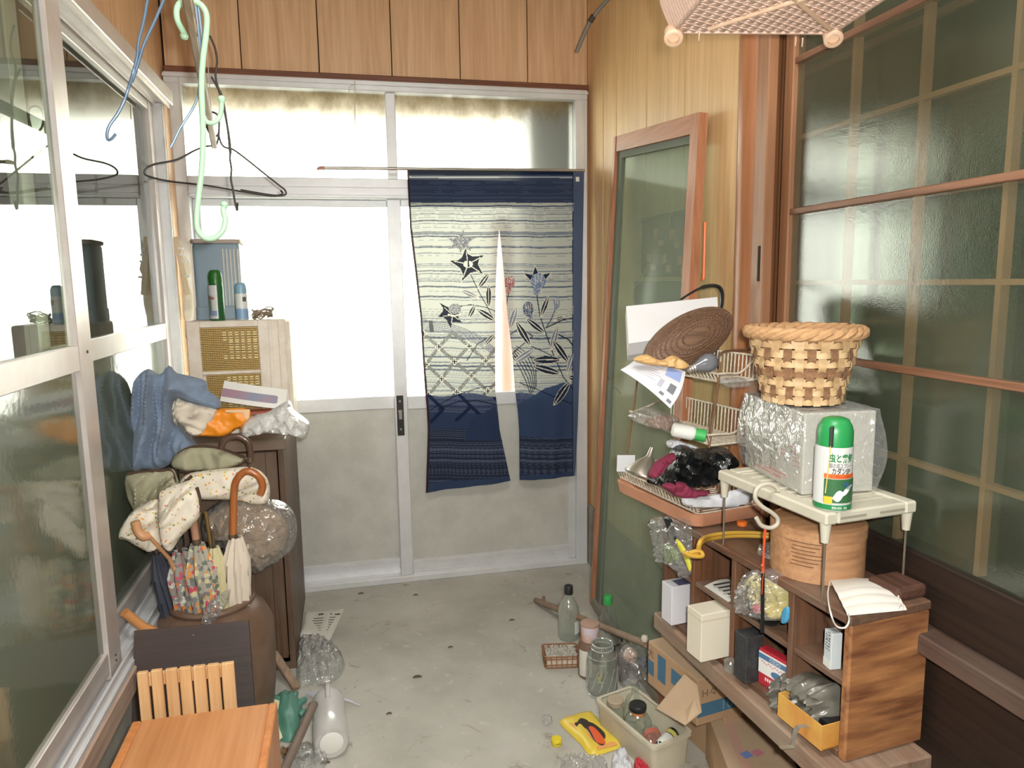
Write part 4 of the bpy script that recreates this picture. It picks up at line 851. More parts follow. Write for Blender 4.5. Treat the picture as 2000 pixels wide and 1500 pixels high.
for k in range(70):
    a_ = rr.uniform(-2.6,-0.3); p0 = c0+V((rr.uniform(-.02,.03),rr.uniform(-.012,.012),0.004+0.012*rr.random())); m.tube([p0, p0+V((math.cos(a_)*0.035,math.sin(a_)*0.04,rr.uniform(0,.01)))], 0.0011, 4)
o = m.build('bristles', P('bristle_brown', S(140,112,84), 0.8), None); tag(o, 'brown brush bristles on the floor at the foot of the stool', 'brush'); o['kind'] = 'thing'
m = MB(); pillow(m, [(566,1492),(590,1470),(622,1462),(640,1474),(634,1500),(600,1520),(566,1520)], plane_z(0.003), 0.03, 0.02, folds=0.9, fs=8, seed=61); o = m.build('plastic_sheet', film, None); tag(o, 'clear plastic sheet on the floor just right of the stool foot', 'plastic film')
# ------------------------------------------------------------------ right part of the floor: boxes, jars, bin
board_m = P('cardboard', S(182,150,116), 0.85, spot=0.15, spot_scale=6); board_d = P('cardboard_dusty', S(196,170,140), 0.85, spot=0.2, spot_scale=5); blue_pr = P('blue_print_card', S(70,112,138), 0.8)
A, B = at(1266,1252,Z=0.30), at(1363,1330,Z=0.30)
vdir = (A-B).normalized(); ud = V((vdir.y,-vdir.x,0)); Lb = (A-B).length; degb = math.degrees(math.atan2(-vdir.x, vdir.y))
bx1 = thing('cardboard_box', 'cardboard box with blue print and a torn-open flap under the bench', 'box', (B.x,B.y,0))
BX = XF((B.x,B.y,0), degb)
m = MB(); m.xf = BX; m.box((0,0,0.165), (0.19,Lb,0.30), 0.002); m.box((0.095,0.002,0.0), (0.19,Lb-0.002,0.166), 0.002); m.build('body', board_m, bx1)
m = MB(); m.xf = BX; m.box((0.002,0.002,0.3005), (0.185,Lb-0.002,0.3025)); m.build('top_flap', board_d, bx1)
m = MB(); m.xf = BX
for y0, y1, z0, z1 in ((Lb*0.87,Lb*0.98,0.20,0.245), (Lb*0.62,Lb*0.78,0.205,0.285), (Lb*0.2,Lb*0.5,0.23,0.275)): m.box((-0.0012,y0,z0), (0,y1,z1))
m.build('print_block', blue_pr, bx1, kind='stuff')
m = MB(); m.xf = BX; m.box((0.0,-0.0012,0.19), (0.19,0,0.228)); m.build('print_band', blue_pr, bx1)
text('100', 0.045, P('pale_on_blue', S(120,150,160), 0.8), 'lettering', bx1, (BX @ V((0.11,-0.0016,0.209)), BX.to_3x3() @ V((1,0,0)), V((0,0,1)))); text('H々', 0.032, P('dark_card_ink', S(110,92,72), 0.8), 'lettering', bx1, (BX @ V((0.04,-0.0012,0.257)), BX.to_3x3() @ V((1,0,0)), V((0,0,1)))); text('大', 0.03, P('dark_card_ink', S(70,60,50), 0.8), 'lettering', bx1, (BX @ V((-0.0012,Lb*0.93,0.268)), BX.to_3x3() @ V((0,-1,0)), V((0,0,1)))); text('アイ', 0.04, P('faint_blue_ink', S(130,136,140), 0.8), 'lettering', bx1, (BX @ V((0.06,Lb*0.55,0.3028)), BX.to_3x3() @ V((0,-1,0)), BX.to_3x3() @ V((1,0,0))))
def offp(x, y, off):
    p0 = B - ud*off; dr = RT*((x-1000)/F) - UP*((y-750)/F) + fwd; return CAM + dr*((p0-CAM).dot(ud)/dr.dot(ud))
fp3 = [offp(1316,1357,0.004), offp(1283,1383,0.06), offp(1340,1416,0.075), offp(1371,1391,0.035), offp(1364,1338,0.003), offp(1338,1316,0.003)]
m = MB(); nf = V((-0.85,-0.5,0.2)).normalized()*0.004; n_ = len(fp3); m.add(fp3+[p_+nf for p_ in fp3], [list(range(n_))[::-1], list(range(n_, 2*n_))]+[[i,(i+1) % n_,(i+1) % n_+n_,i+n_] for i in range(n_)]); m.build('torn_flap', board_d, bx1)
bx2 = thing('cardboard_box', 'low flat cardboard box with a faded stamp on its top, nearest under the bench', 'box', at(1420,1440,Z=0.0))
P0, P1 = at(1380,1388,Z=0.15), at(1422,1500,Z=0.15); vd = (P0-P1).normalized(); dg_ = math.degrees(math.atan2(-vd.x, vd.y)); B2 = XF((P0.x,P0.y,0), dg_)
m = MB(); m.xf = B2; m.box((0,-0.42,0.0), (0.175,0,0.147), 0.002); m.build('body', board_m, bx2)
m = MB(); m.xf = B2; m.box((0,-0.42,0.147), (0.175,-0.002,0.1495)); m.build('top_flap', board_d, bx2)
m = MB(); m.xf = B2; m.box((0.035,-0.3,0.1496), (0.06,-0.03,0.1499)); m.build('tape', P('pinkish_tape', S(200,160,142), 0.5), bx2)
st1 = at(1458,1474,Z=0.15)
for dx, col in ((0,S(120,140,196)), (0.032,S(200,130,140))):
    m = MB(); m.box((st1.x+dx-0.014,st1.y-0.012,0.1498), (st1.x+dx+0.014,st1.y+0.012,0.1501), rot=rz(15)); m.build('stamp', P('stamp'+str(dx), col, 0.8), bx2)

clear = CLEAR('clear_glass', (0.94,0.97,0.95,1), 0.42, 0.09, 0.03); frostb = CLEAR('dusty_bottle', (0.86,0.89,0.84,1), 0.4, 0.06, 0.38, S(190,196,184), 0.12)
def vessel(name, label, cat, base, prof, mat, seg=32, axis=None, parts=()):
    t = thing(name, label, cat, base)
    m = MB(); m.lathe(prof, base, seg, axis=axis); m.build('glass_body' if mat in (clear, frostb) else 'body', mat, t)
    for nm, pr, mt in parts: m = MB(); m.lathe(pr, base, seg, axis=axis); m.build(nm, mt, t)
    return t
b = at(1111,1245,Z=0)
bot = vessel('bottle', 'dusty pale glass bottle with a black cap, standing farthest left of the jars', 'bottle', b, [(0.036,0),(0.041,0.004),(0.042,0.10),(0.040,0.125),(0.028,0.15),(0.015,0.17),(0.0135,0.19)], frostb,
    parts=[('cap', [(0.0165,0.182),(0.017,0.186),(0.017,0.212),(0.015,0.215),(0,0.215)], P('black_cap', S(40,42,42), 0.45))])
m = MB(); m.grid(8, 1, lambda u, v: (b.x+0.0428*math.cos(-1.3+1.2*u), b.y+0.0428*math.sin(-1.3+1.2*u), 0.03+0.05*v), 0.0004); m.build('label', P('white_label', S(220,222,216), 0.7), bot)
b = at(1187,1278,Z=0); k = at(1187,1163,Y=b.y).z/0.173
sc_ = lambda pr: [(r_*1.05, z_*k) for r_, z_ in pr]
vessel('bottle', 'clear plastic bottle with a bright green cap at the foot of the leaning door', 'bottle', b, sc_([(0.033,0),(0.036,0.006),(0.036,0.05),(0.034,0.06),(0.036,0.07),(0.034,0.10),(0.018,0.135),(0.0125,0.15)]), clear,
    parts=[('cap', sc_([(0.0145,0.148),(0.0155,0.150),(0.0155,0.167),(0.0135,0.173),(0,0.173)]), P('bright_green_cap', S(60,170,86), 0.4))])
b = at(1150,1318,Z=0)
jr = vessel('brown_jar', 'brown jar with a white paper label, supporting the small tin', 'jar', b, [(0.035,0),(0.038,0.004),(0.038,0.115),(0.034,0.125),(0.033,0.13),(0,0.13)], P('brown_jar', S(122,98,82), 0.4))
m = MB(); m.grid(10, 1, lambda u, v: (b.x+0.0386*math.sin(-1.35+1.3*u), b.y-0.0386*math.cos(-1.35+1.3*u), 0.012+0.095*v), 0.0004); m.build('label', P('white_label_worn', S(214,212,200), 0.8, spot=0.25), jr)
b2 = V((b.x+0.006,b.y+0.004,0.1305))
vessel('tin_can', 'small tin with orange and lilac print standing on the brown jar', 'tin', b2, [(0.031,0),(0.032,0.002),(0.032,0.055),(0.031,0.058),(0.029,0.056),(0,0.056)], P('lilac_print_tin', S(206,196,206), 0.4, spot=0.9, spot_scale=26, spot_col=S(222,150,60)), parts=[('lid', [(0.0325,0.056),(0.033,0.058),(0.033,0.064),(0.03,0.065),(0,0.064)], P('pinkish_lid', S(178,148,132), 0.5))])
b = at(1176,1352,Z=0)
jar = vessel('glass_jar', 'big clear open glass jar with slanting ribs, tallest on the floor', 'jar', b, [(0.040,0),(0.050,0.004),(0.053,0.02),(0.053,0.115),(0.048,0.14),(0.037,0.155),(0.034,0.162),(0.036,0.166),(0.036,0.178),(0.0335,0.18),(0.0315,0.178),(0.0315,0.16),(0.045,0.138),(0.050,0.112),(0.050,0.02),(0.044,0.008),(0,0.007)], clear)
m = MB()
for k in range(12):
    a0 = 2*PI*k/12; m.tube([(b.x+0.0535*math.cos(a0+0.5*i/6), b.y+0.0535*math.sin(a0+0.5*i/6), 0.03+0.075*i/6) for i in range(7)], 0.0013, 5)
m.build('ribs', CLEAR('glass_rim', (0.86,0.90,0.87,1), 0.42, 0.16, 0.28, (0.8,0.84,0.81,1)), jar, kind='stuff')
rimg = CLEAR('glass_rim', (0.86,0.90,0.87,1), 0.42, 0.16, 0.28, (0.8,0.84,0.81,1))
for nm, rr_, zz_ in (('mouth_rim',0.0348,0.178), ('neck_ring',0.0372,0.163), ('shoulder_ring',0.0485,0.138), ('base_ring',0.049,0.006)):
    m = MB(); m.tube([(b.x+rr_*math.cos(i*PI/20), b.y+rr_*math.sin(i*PI/20), zz_) for i in range(40)], 0.0021 if nm != 'shoulder_ring' else 0.0012, 6, True); m.build(nm, rimg, jar)
# wicker tray with white chips
wk = P('rusty_wicker', S(150,106,74), 0.7, spot=0.4, spot_scale=50)
WB = at(1095,1293,Z=0); wt = thing('wicker_tray', 'small rectangular wicker tray of white shell grit left of the brown jar', 'basket', WB)
WX = XF(WB, -10)
for z in (0.004, 0.014, 0.036, 0.046):
    m = MB(); m.xf = WX; s_ = 1+z*1.6; m.tube([(x*s_,y*s_,z) for x, y in rrect(0.061,0.045,0.012,3)], 0.003, 6, True); m.build('hoop', wk, wt)
m = MB(); m.xf = WX
for x, y in [(k*0.0183-0.055, s_*0.042) for k in range(7) for s_ in (-1,1)] + [(s_*0.055, k*0.017-0.034) for k in range(5) for s_ in (-1,1)]: m.tube([(x,y,0.002),(x*1.075,y*1.075,0.047)], 0.0018, 5)
m.build('uprights', wk, wt, kind='stuff')
m = MB(); m.xf = WX; m.box((-0.054,-0.041,0.004), (0.054,0.041,0.034)); m.build('liner', P('white_paper_worn', S(222,216,200), 0.8, spot=0.3, spot_col=S(190,160,110)), wt)
m = MB(); m.xf = WX; rr = random.Random(9)
for k in range(260):
    c_ = V((rr.uniform(-.054,.054), rr.uniform(-.04,.04), 0.038+rr.uniform(0,0.008))); s_ = rr.uniform(.002,.005); m.box(c_-V((s_,s_*.6,s_*.4)), c_+V((s_,s_*.6,s_*.4)), rot=Matrix.Rotation(rr.uniform(0,3), 3, V((rr.random(),rr.random(),1)).normalized()))
m.build('shell_grit', P('shell_grit', S(206,202,192), 0.8, spot=0.5, spot_scale=200, spot_col=S(90,84,78)), wt, kind='stuff')
# stick with a broken end
stw = WOOD('dusty_stick', S(122,98,78), S(158,132,110), 'x', 0.85, dust=0.5)
m = MB(); A, B = at(1046,1172,Z=0.012), at(1262,1258,Z=0.20); M1 = A*0.7+B*0.3; m.tube([A, A*0.9+B*0.1, M1, B], [0.011,0.013,0.012,0.012], 10); o = m.build('stick', stw, None); tag(o, 'dusty wooden stick lying from the floor by the door up to the boxes', 'stick')
m = MB(); m.tube([A*0.92+B*0.08, at(1062,1166,Z=0.03)], [0.011,0.007], 8); m.build('stub', stw, o)
m = MB(); c_ = at(1259,1247,Z=0.222); m.lathe([(0.0,-0.012),(0.009,-0.009),(0.012,0),(0.009,0.009),(0,0.012)], c_, 16); o = m.build('small_ball', P('white_glaze', S(214,206,192), 0.4), None); tag(o, 'small white ball resting on the end of the stick', 'ball')
m = MB(); m.tube(spline([at(1195,1240,Z=0.07), at(1212,1246,Z=0.08), at(1214,1256,Z=0.06), at(1200,1262,Z=0.05)], 5), 0.005, 8, flat=0.5); m.tube([at(1200,1262,Z=0.05), at(1200,1262,Z=0.05).xy.to_3d()+V((0,0,0.002))], 0.004, 6); o = m.build('black_loop', P('black_cap', S(40,42,42), 0.45), None); tag(o, 'black plastic loop behind the mouth of the big jar', 'loop')
m = MB(); pillow(m, [(1206,1290),(1218,1262),(1240,1252),(1262,1258),(1272,1280),(1268,1320),(1266,1345),(1240,1352),(1215,1345)], plane_y(-1.12), 0.045, 0.5, folds=0.8, fs=8, seed=95); o = m.build('plastic_bag', film, None); tag(o, 'clear plastic bag of odds and ends between the jar and the cardboard box', 'bag')
m = MB(); pillow(m, [(1214,1280),(1228,1264),(1242,1270),(1240,1286),(1224,1292)], plane_y(-1.12), 0.022, folds=0.2, seed=96); m.build('pinkish_lump', P('pinkish_lump', S(200,166,148), 0.7), o)
m = MB(); pillow(m, [(1250,1284),(1266,1282),(1268,1306),(1252,1306)], plane_y(-1.13), 0.02, folds=0.2, seed=97); m.build('blue_lump', P('blue_lump', S(110,118,140), 0.6), o)
m = MB(); m.box((0,0,0), (0.05,0.07,0.075), 0.002, rot=rz(24)); m.v = [v+at(1196,1340,Z=0)+V((0.018,0.02,0)) for v in m.v]; o = m.build('small_box', P('mauve_card', S(128,104,104), 0.7), None); tag(o, 'small mauve cardboard box behind the big jar', 'box')
# long ivory bin with bottles
IV = V((1.345,-1.32,0)); id_ = -15.5
A, B, Cc = at(1163,1364,Z=0.10), at(1276,1460,Z=0.10), at(1360,1433,Z=0.10)
vd = (A-B).normalized(); dgi = math.degrees(math.atan2(-vd.x, vd.y)); Li = (A-B).length; Wi = (Cc-B).length*0.98; ctr = B + vd*Li/2 + V((vd.y,-vd.x,0))*Wi/2; ctr.z = 0
ivb = P('ivory_bin', S(206,200,178), 0.5, spot=0.25, spot_scale=8)
bn = thing('bottle_bin', 'long ivory plastic bin on the floor holding glass jars and bottles', 'bin', ctr)
m = MB(); hx, hy = Wi/2, Li/2; tub(m, ctr.x, ctr.y, [(hx*0.88,hy*0.94,0.0),(hx*0.90,hy*0.95,0.004),(hx*0.97,hy*0.985,0.094),(hx*0.94,hy*0.97,0.094),(hx*0.87,hy*0.93,0.006)], 0.016, dgi); m.build('shell', ivb, bn)
m = MB(); vs = []
for z, e in ((0.09,0.0),(0.09,0.006),(0.1,0.006),(0.1,-0.004)): vs.append((hx*0.965+e, hy*0.98+e, z))
tub(m, ctr.x, ctr.y, vs+[vs[0]], 0.018, dgi, cap=False); m.f = [f for f in m.f if len(f) == 4]; m.mi = m.mi[:len(m.f)]; m.sm = m.sm[:len(m.f)]; m.build('rim', ivb, bn)
IX = XF(ctr, dgi); ip = lambda x, y, z=0: IX @ V((x, y, z)); dl = lambda x, y, z: (IX.to_3x3() @ V((x, y, z))).normalized()
orange_c = P('orange_contents', S(200,140,90), 0.6)
b = ip(-0.028,0.095,0.008); vessel('glass_jar', 'small jar with a pale wooden lid at the far end of the ivory bin', 'jar', b, [(0.024,0),(0.027,0.004),(0.027,0.07),(0.022,0.08),(0.022,0.085)], clear, parts=[('lid', [(0.025,0.082),(0.026,0.086),(0.026,0.098),(0.024,0.10),(0,0.10)], P('pale_wood_lid', S(176,160,138), 0.6))])
b = ip(0.0,0.02,0.008); vessel('glass_jar', 'round clear glass jar with a black lid in the middle of the ivory bin', 'jar', b, [(0.034,0),(0.042,0.006),(0.044,0.03),(0.042,0.06),(0.030,0.082),(0.022,0.088),(0.021,0.098)], clear, parts=[('lid', [(0.024,0.096),(0.026,0.099),(0.026,0.112),(0.024,0.115),(0,0.114)], P('black_cap', S(40,42,42), 0.45)), ('neck_label', [(0.0222,0.084),(0.0225,0.086),(0.0218,0.096)], orange_c)])
b = ip(0.036,0.10,0.01); vessel('bottle', 'clear squat glass bottle leaning at the far right side of the ivory bin', 'bottle', b, [(0.018,0),(0.026,0.004),(0.027,0.055),(0.022,0.075),(0.011,0.088),(0.011,0.105),(0.013,0.106),(0.013,0.112)], clear, axis=dl(0.25,0.1,1))
b = ip(-0.008,-0.075,0.034); vessel('bottle', 'clear glass bottle with a red ring lying across the ivory bin', 'bottle', b, [(0.022,0),(0.026,0.004),(0.026,0.07),(0.016,0.088),(0.011,0.096),(0.011,0.11)], clear, axis=dl(0.45,0.9,0.12), parts=[('ring', [(0.0264,0.040),(0.0268,0.042),(0.0268,0.056),(0.0264,0.058)], P('red_ring', S(190,110,90), 0.5))])
b = ip(-0.045,-0.112,0.052); dd = dl(1.0,0.32,0.18); vessel('bottle', 'dark bottle with white and yellow labels lying in the near end of the bin', 'bottle', b, [(0.008,0),(0.009,0.004),(0.009,0.02),(0.019,0.034),(0.0195,0.10),(0.018,0.104),(0,0.104)], P('dark_glass', S(36,34,30), 0.15, coat=0.5), axis=dd,
    parts=[('white_label', [(0.0198,0.036),(0.0199,0.037),(0.0199,0.076),(0.0198,0.077)], P('white_label', S(220,222,216), 0.7)), ('yellow_band', [(0.0198,0.080),(0.02,0.082),(0.02,0.092),(0.0198,0.094)], P('yellow_band', S(206,200,110), 0.6))])
# yellow packet, cap and scraps
pk = thing('yellow_packet', 'flat yellow packet picturing an orange and black tool, left of the ivory bin', 'packet', at(1157,1432,Z=0.0))
m = MB(); pillow(m, [(1092,1409),(1120,1398),(1153,1390),(1172,1410),(1198,1436),(1222,1456),(1190,1468),(1155,1478),(1135,1455),(1112,1432)], plane_z(0.003), 0.014, 0.05, soft=0.35, folds=0.35, fs=4, seed=99, sm=2); m.build('wrapper', P('yellow_wrapper', S(222,196,70), 0.35), pk)
m = MB(); pillow(m, [(1112,1412),(1150,1400),(1180,1430),(1206,1454),(1168,1464),(1140,1440)], plane_z(0.0168), 0.002, 0.02, folds=0.2, fs=3, seed=100, sm=0); m.build('peach_print', P('peach_print', S(226,160,104), 0.4), pk)
m = MB(); pillow(m, [(1122,1412),(1134,1402),(1158,1412),(1180,1430),(1184,1446),(1176,1456),(1160,1446),(1146,1424),(1128,1420)], plane_z(0.0195), 0.0015, 0.02, folds=0.1, seed=101); m.build('black_print', P('dark_print', S(56,48,44), 0.4), pk)
m = MB(); pillow(m, [(1150,1420),(1160,1420),(1178,1440),(1182,1452),(1166,1450),(1156,1432)], plane_z(0.0215), 0.001, 0.02, folds=0.1, seed=102); m.build('orange_print', P('orange_print', S(226,96,52), 0.4), pk)
b = at(1087,1454,Z=0); m = MB(); m.lathe([(0.0145,0),(0.016,0.002),(0.016,0.018),(0.0145,0.021),(0,0.021)], b, 22); o = m.build('yellow_stopper', P('yellow_cap', S(226,206,50), 0.4), None); tag(o, 'round yellow screw cap on the floor left of the yellow packet', 'cap')
m = MB(); m.bar(b+V((-0.007,-0.0158,0.011)), b+V((0.007,-0.0158,0.011)), 0.0006, 0.002); m.build('slot', P('cap_slot', S(120,110,30), 0.6), o)
m = MB(); pillow(m, [(1058,1404),(1076,1402),(1078,1414),(1064,1418)], plane_z(0.002), 0.012, 0.02, folds=0.4, seed=103); o = m.build('plastic_scrap', film, None); tag(o, 'small clear plastic scrap on the floor above the yellow cap', 'plastic film')
m = MB(); pillow(m, [(1096,1494),(1120,1484),(1150,1488),(1182,1494),(1185,1520),(1130,1525),(1098,1515)], plane_z(0.002), 0.025, 0.02, folds=0.8, fs=8, seed=104); o = m.build('plastic_sheet', film, None); tag(o, 'clear plastic sheet at the bottom edge below the yellow packet', 'plastic film')
m = MB(); pillow(m, [(1193,1494),(1202,1480),(1218,1478),(1232,1492),(1236,1520),(1200,1525)], plane_z(0.002), 0.03, 0.02, folds=0.6, fs=5, seed=105); o = m.build('paper_wad', P('white_paper', S(204,206,210), 0.7), None); tag(o, 'crumpled white paper wad at the bottom edge before the ivory bin', 'paper')
m = MB(); pillow(m, [(1238,1494),(1252,1488),(1266,1498),(1268,1520),(1242,1520)], plane_z(0.002), 0.02, 0.02, folds=0.4, seed=106); o = m.build('red_scrap', P('red_film', S(188,48,62), 0.4), None); tag(o, 'red plastic scrap at the bottom edge beside the white paper wad', 'plastic film')
# leaves and grit on the concrete
rr = random.Random(12); dm = P('dry_leaf', S(96,80,62), 0.9)
for x, y, s_, where in ((812,1163,7,'nearest the foot of the door'),(815,1323,10,'right of the milky jug'),(1000,1212,7,'left of the dusty pale bottle'),(705,1160,8,'just above the printed flyer'),(880,1265,6,'in the middle of the bare floor'),(635,1491,9,'below the milky jug'),(760,1395,6,'between the jug and the yellow cap')):
    c_ = at(x,y,Z=0.0); k = s_*0.0016; m = MB(); m.grid(3, 2, lambda u, v: c_+V((k*(u-0.5)*2, k*(v-0.5)*(1-abs(u-0.5)), 0.002+0.004*math.sin(PI*u))), 0.0006); o = m.build('dry_leaf', dm, None); tag(o, 'tiny dry leaf fragment on the concrete, '+where, 'leaf', 'leaf fragments on the floor')
# ------------------------------------------------------------------ right side: low bench, pigeonhole shelf and everything on it
bench_w = WOOD('dusty_plank', S(116,88,68), S(150,122,100), 'y', 0.8, 0.9, dust=0.55)
shelf_w = WOOD('shelf_brown', S(76,48,32), S(112,74,50), 'y', 0.5, dust=0.35); shelf_end = WOOD('shelf_end_grain', S(112,70,48), S(186,132,84), 'x', 0.45, 0.55)
shelf_v = WOOD('shelf_divider', S(80,50,34), S(118,78,52), 'z', 0.5, dust=0.2)
BO, BD = V((1.527,-2.2,0)), 3.6
bench = thing('bench', 'dusty wooden bench plank under the pigeonhole shelf', 'bench', BO)
m = MB(); m.xf = XF(BO, BD); m.box((0,0.0,0.374), (0.235,0.757,0.424), 0.004); m.build('plank', bench_w, bench)
m = MB(); m.xf = XF(BO, BD); m.box((0.205,0.72,0.0), (0.233,0.75,0.374), 0.003); m.build('leg_board', bench_w, bench)
m = MB(); m.xf = XF(BO, BD); m.box((0.03,0.01,0.0), (0.15,0.04,0.374), 0.003); m.build('leg_board', bench_w, bench)
SO, SD = V((1.57,-2.165,0.425)), 6.66
SX = XF(SO, SD)
def sp(x, y, z=0): return SX @ V((x, y, z))
sh = thing('pigeonhole_shelf', 'low brown wooden pigeonhole shelf standing on the bench along the right wall', 'shelf', SO)
Ls, Ds, Hs = 0.69, 0.205, 0.31
def sb(nm, lo, hi, mat, bev=0.002):
    m = MB(); m.xf = SX; m.box(lo, hi, bev); return m.build(nm, mat, sh)
sb('top_board', (-0.004,-0.002,Hs-0.02), (Ds,Ls+0.002,Hs), shelf_w, 0.003); sb('bottom_board', (0,0.02,0), (Ds,Ls-0.018,0.016), shelf_w)
sb('end_panel', (0,0,0), (Ds,0.02,Hs-0.02), shelf_end, 0.004); sb('end_panel', (0,Ls-0.018,0), (Ds,Ls,Hs-0.02), shelf_v)
for y in (0.17, 0.372, 0.545): sb('divider', (0.002,y-0.008,0.016), (Ds-0.006,y+0.008,Hs-0.02), shelf_v)
for a, b in ((0.02,0.162), (0.178,0.364), (0.38,0.537), (0.553,0.672)): sb('middle_board', (0.006,a,0.152), (Ds-0.006,b,0.166), shelf_w)
sb('back_panel', (Ds-0.006,0.02,0.016), (Ds,Ls-0.018,Hs-0.02), shelf_w, 0)
m = MB(); m.xf = XF(V((1.745,-2.10,0.735)), 6.66); m.box((-0.05,-0.03,0), (0.03,0.05,0.028), 0.008); o = m.build('wood_block', WOOD('dark_block', S(74,50,40), S(98,70,56), 'y', 0.5), None); tag(o, 'small dark wooden block on the back edge of the shelf top by the near end', 'wood block')

# bamboo steamer on the shelf top
bam = WOOD('steamer_bamboo', S(160,114,78), S(196,150,108), 'x', 0.5, 0.8, dust=0.15)
SC_ = V((1.655,-1.935,0.7355)); r = 0.1
stm = thing('bamboo_steamer', 'round bamboo steamer ring under the white plastic rack', 'steamer', SC_)
m = MB(); m.lathe([(r,0),(r,0.115),(r-0.006,0.117),(r-0.009,0.11),(r-0.009,0.02),(0,0.018)], SC_, 44); m.build('body', bam, stm)
m = MB(); m.lathe([(r+0.0005,0.088),(r+0.002,0.089),(r+0.002,0.113),(r+0.0005,0.114)], SC_, 44); m.build('hoop', bam, stm)
dk = P('scorch', S(84,54,34), 0.7)
m = MB()
for k in range(9):
    a0 = -2.75+0.02*(k % 3); z = 0.036+k*0.0085; m.grid(8, 1, lambda u, v: (SC_.x+(r+0.0007)*math.cos(a0+(0.5+0.07*(k % 4))*u), SC_.y+(r+0.0007)*math.sin(a0+(0.5+0.07*(k % 4))*u), SC_.z+z+0.0014*v), 0.0003)
m.build('split_line', dk, stm, kind='stuff')

# white folding plastic rack with wire legs
ivory = P('ivory_plastic', S(198,194,176), 0.45, spot=0.15)
KO, KD, KZ = V((1.548,-2.105,0.895)), 6.0, 0.03
KX = XF(KO, KD); kp = lambda x, y, z=0: KX @ V((x, y, z))
kr = thing('plastic_rack', 'ivory plastic folding rack with wire legs standing over the bamboo steamer', 'rack', KO)
KW, KL = 0.235, 0.365
m = MB(); m.xf = KX
m.box((0,0,0.004), (0.03,KL,KZ), 0.004); m.box((KW-0.03,0,0.004), (KW,KL,KZ), 0.004); m.box((0.03,0,0.004), (KW-0.03,0.035,KZ), 0.004); m.box((0.03,KL-0.035,0.004), (KW-0.03,KL,KZ), 0.004)
m.box((0.03,0.035,0.016), (KW-0.03,KL-0.035,0.026)); m.build('top', ivory, kr)
for x in (0.035, 0.135): m = MB(); m.xf = KX; m.box((x,-0.0015,0.014), (x+0.065,0.002,0.019)); m.build('vent_slot', P('slot_grey', S(150,146,130), 0.6), kr)
m = MB(); m.xf = KX
for k in range(9): y = 0.05+k*0.033; m.box((0.035,y,0.026), (KW-0.035,y+0.012,0.029), 0.001)
m.build('top_ribs', ivory, kr, kind='stuff')
wire = P('leg_wire', S(150,138,122), 0.4, 0.7)
for x in (0.012, KW-0.012):
    for y in (0.014, KL-0.014):
        m = MB(); m.xf = KX; m.lathe([(0.008,-0.035),(0.012,0.01)], (x,y,0), 10); f_ = m.build('foot_socket', ivory, kr)
        m = MB(); a = kp(x,y,-0.02); m.tube([a, V((a.x, a.y, 0.7365))], 0.0025, 8); m.build('leg', wire, kr)
# box in a clear bag, basket and can on it
BXO, BXD = V((1.575,-1.985,KO.z+KZ+0.001)), -5.0
wbox = thing('wrapped_box', 'white cardboard box in a clear plastic bag on the ivory rack', 'box', BXO)
carton = P('white_carton', S(192,190,180), 0.7, spot=0.08)
m = MB(); m.xf = XF(BXO, BXD); m.box((0,0,0), (0.165,0.27,0.178), 0.003); m.build('carton', carton, wbox)
red_ink = P('red_ink', S(206,96,96), 0.7); 
fr1 = lambda u, v: (XF(BXO,BXD) @ V((-0.0005,0.27-u,v)), XF((0,0,0),BXD) @ V((0,-1,0)), V((0,0,1)))
m = MB(); m.xf = XF(BXO, BXD)
for k, (y, z, l_) in enumerate(((0.05,0.095,0.04),(0.05,0.086,0.035),(0.045,0.074,0.03),(0.045,0.066,0.036),(0.04,0.056,0.034),(0.10,0.022,0.09),(0.12,0.012,0.13))):
    n_ = int(l_/0.006)
    for c in range(n_): m.box((-0.0006,0.012+y-0.012+c*0.006-0.03,z), (0,0.0158+y-0.012+c*0.006-0.03,z+(0.0014 if k < 5 else 0.0055)))
m.build('faded_print', red_ink, wbox, kind='stuff')
text('□', 0.020, red_ink, 'recycling_mark', wbox, fr1(0.185,0.075)); text('ロ', 0.009, red_ink, 'recycling_mark', wbox, fr1(0.185,0.075))
m = MB()
def bagfn(u, v):
    a = 2*PI*u; hx, hy = 0.0825, 0.135; c, s = math.cos(a), math.sin(a); k = 1/max(abs(c), abs(s)); k = k*0.92+0.08*1.15
    ex = 1.0+0.05*math.sin(9*a+5*v)+0.06*noise.noise(V((c*3, s*3, v*4))); bul = (0.006+0.013*math.sin(PI*min(1,v*1.05)))*(1 if s > -0.95 else 0.5)
    x = hx+c*k*(hx+bul*ex); y = hy+s*k*(hy+bul*ex*0.9)
    return XF(BXO, BXD) @ V((x, y, 0.002+0.180*v + (0.004*noise.noise(V((c*5,s*5,v*3))))))
m.grid(56, 12, bagfn); o = m.build('plastic_bag', film, wbox)
m = MB(); m.xf = XF(BXO, BXD); m.grid(8, 8, lambda u, v: (0.165*u, 0.27*v, 0.182+0.002*noise.noise(V((u*5,v*5,1)))), 0.0004); m.build('bag_top', film, wbox)
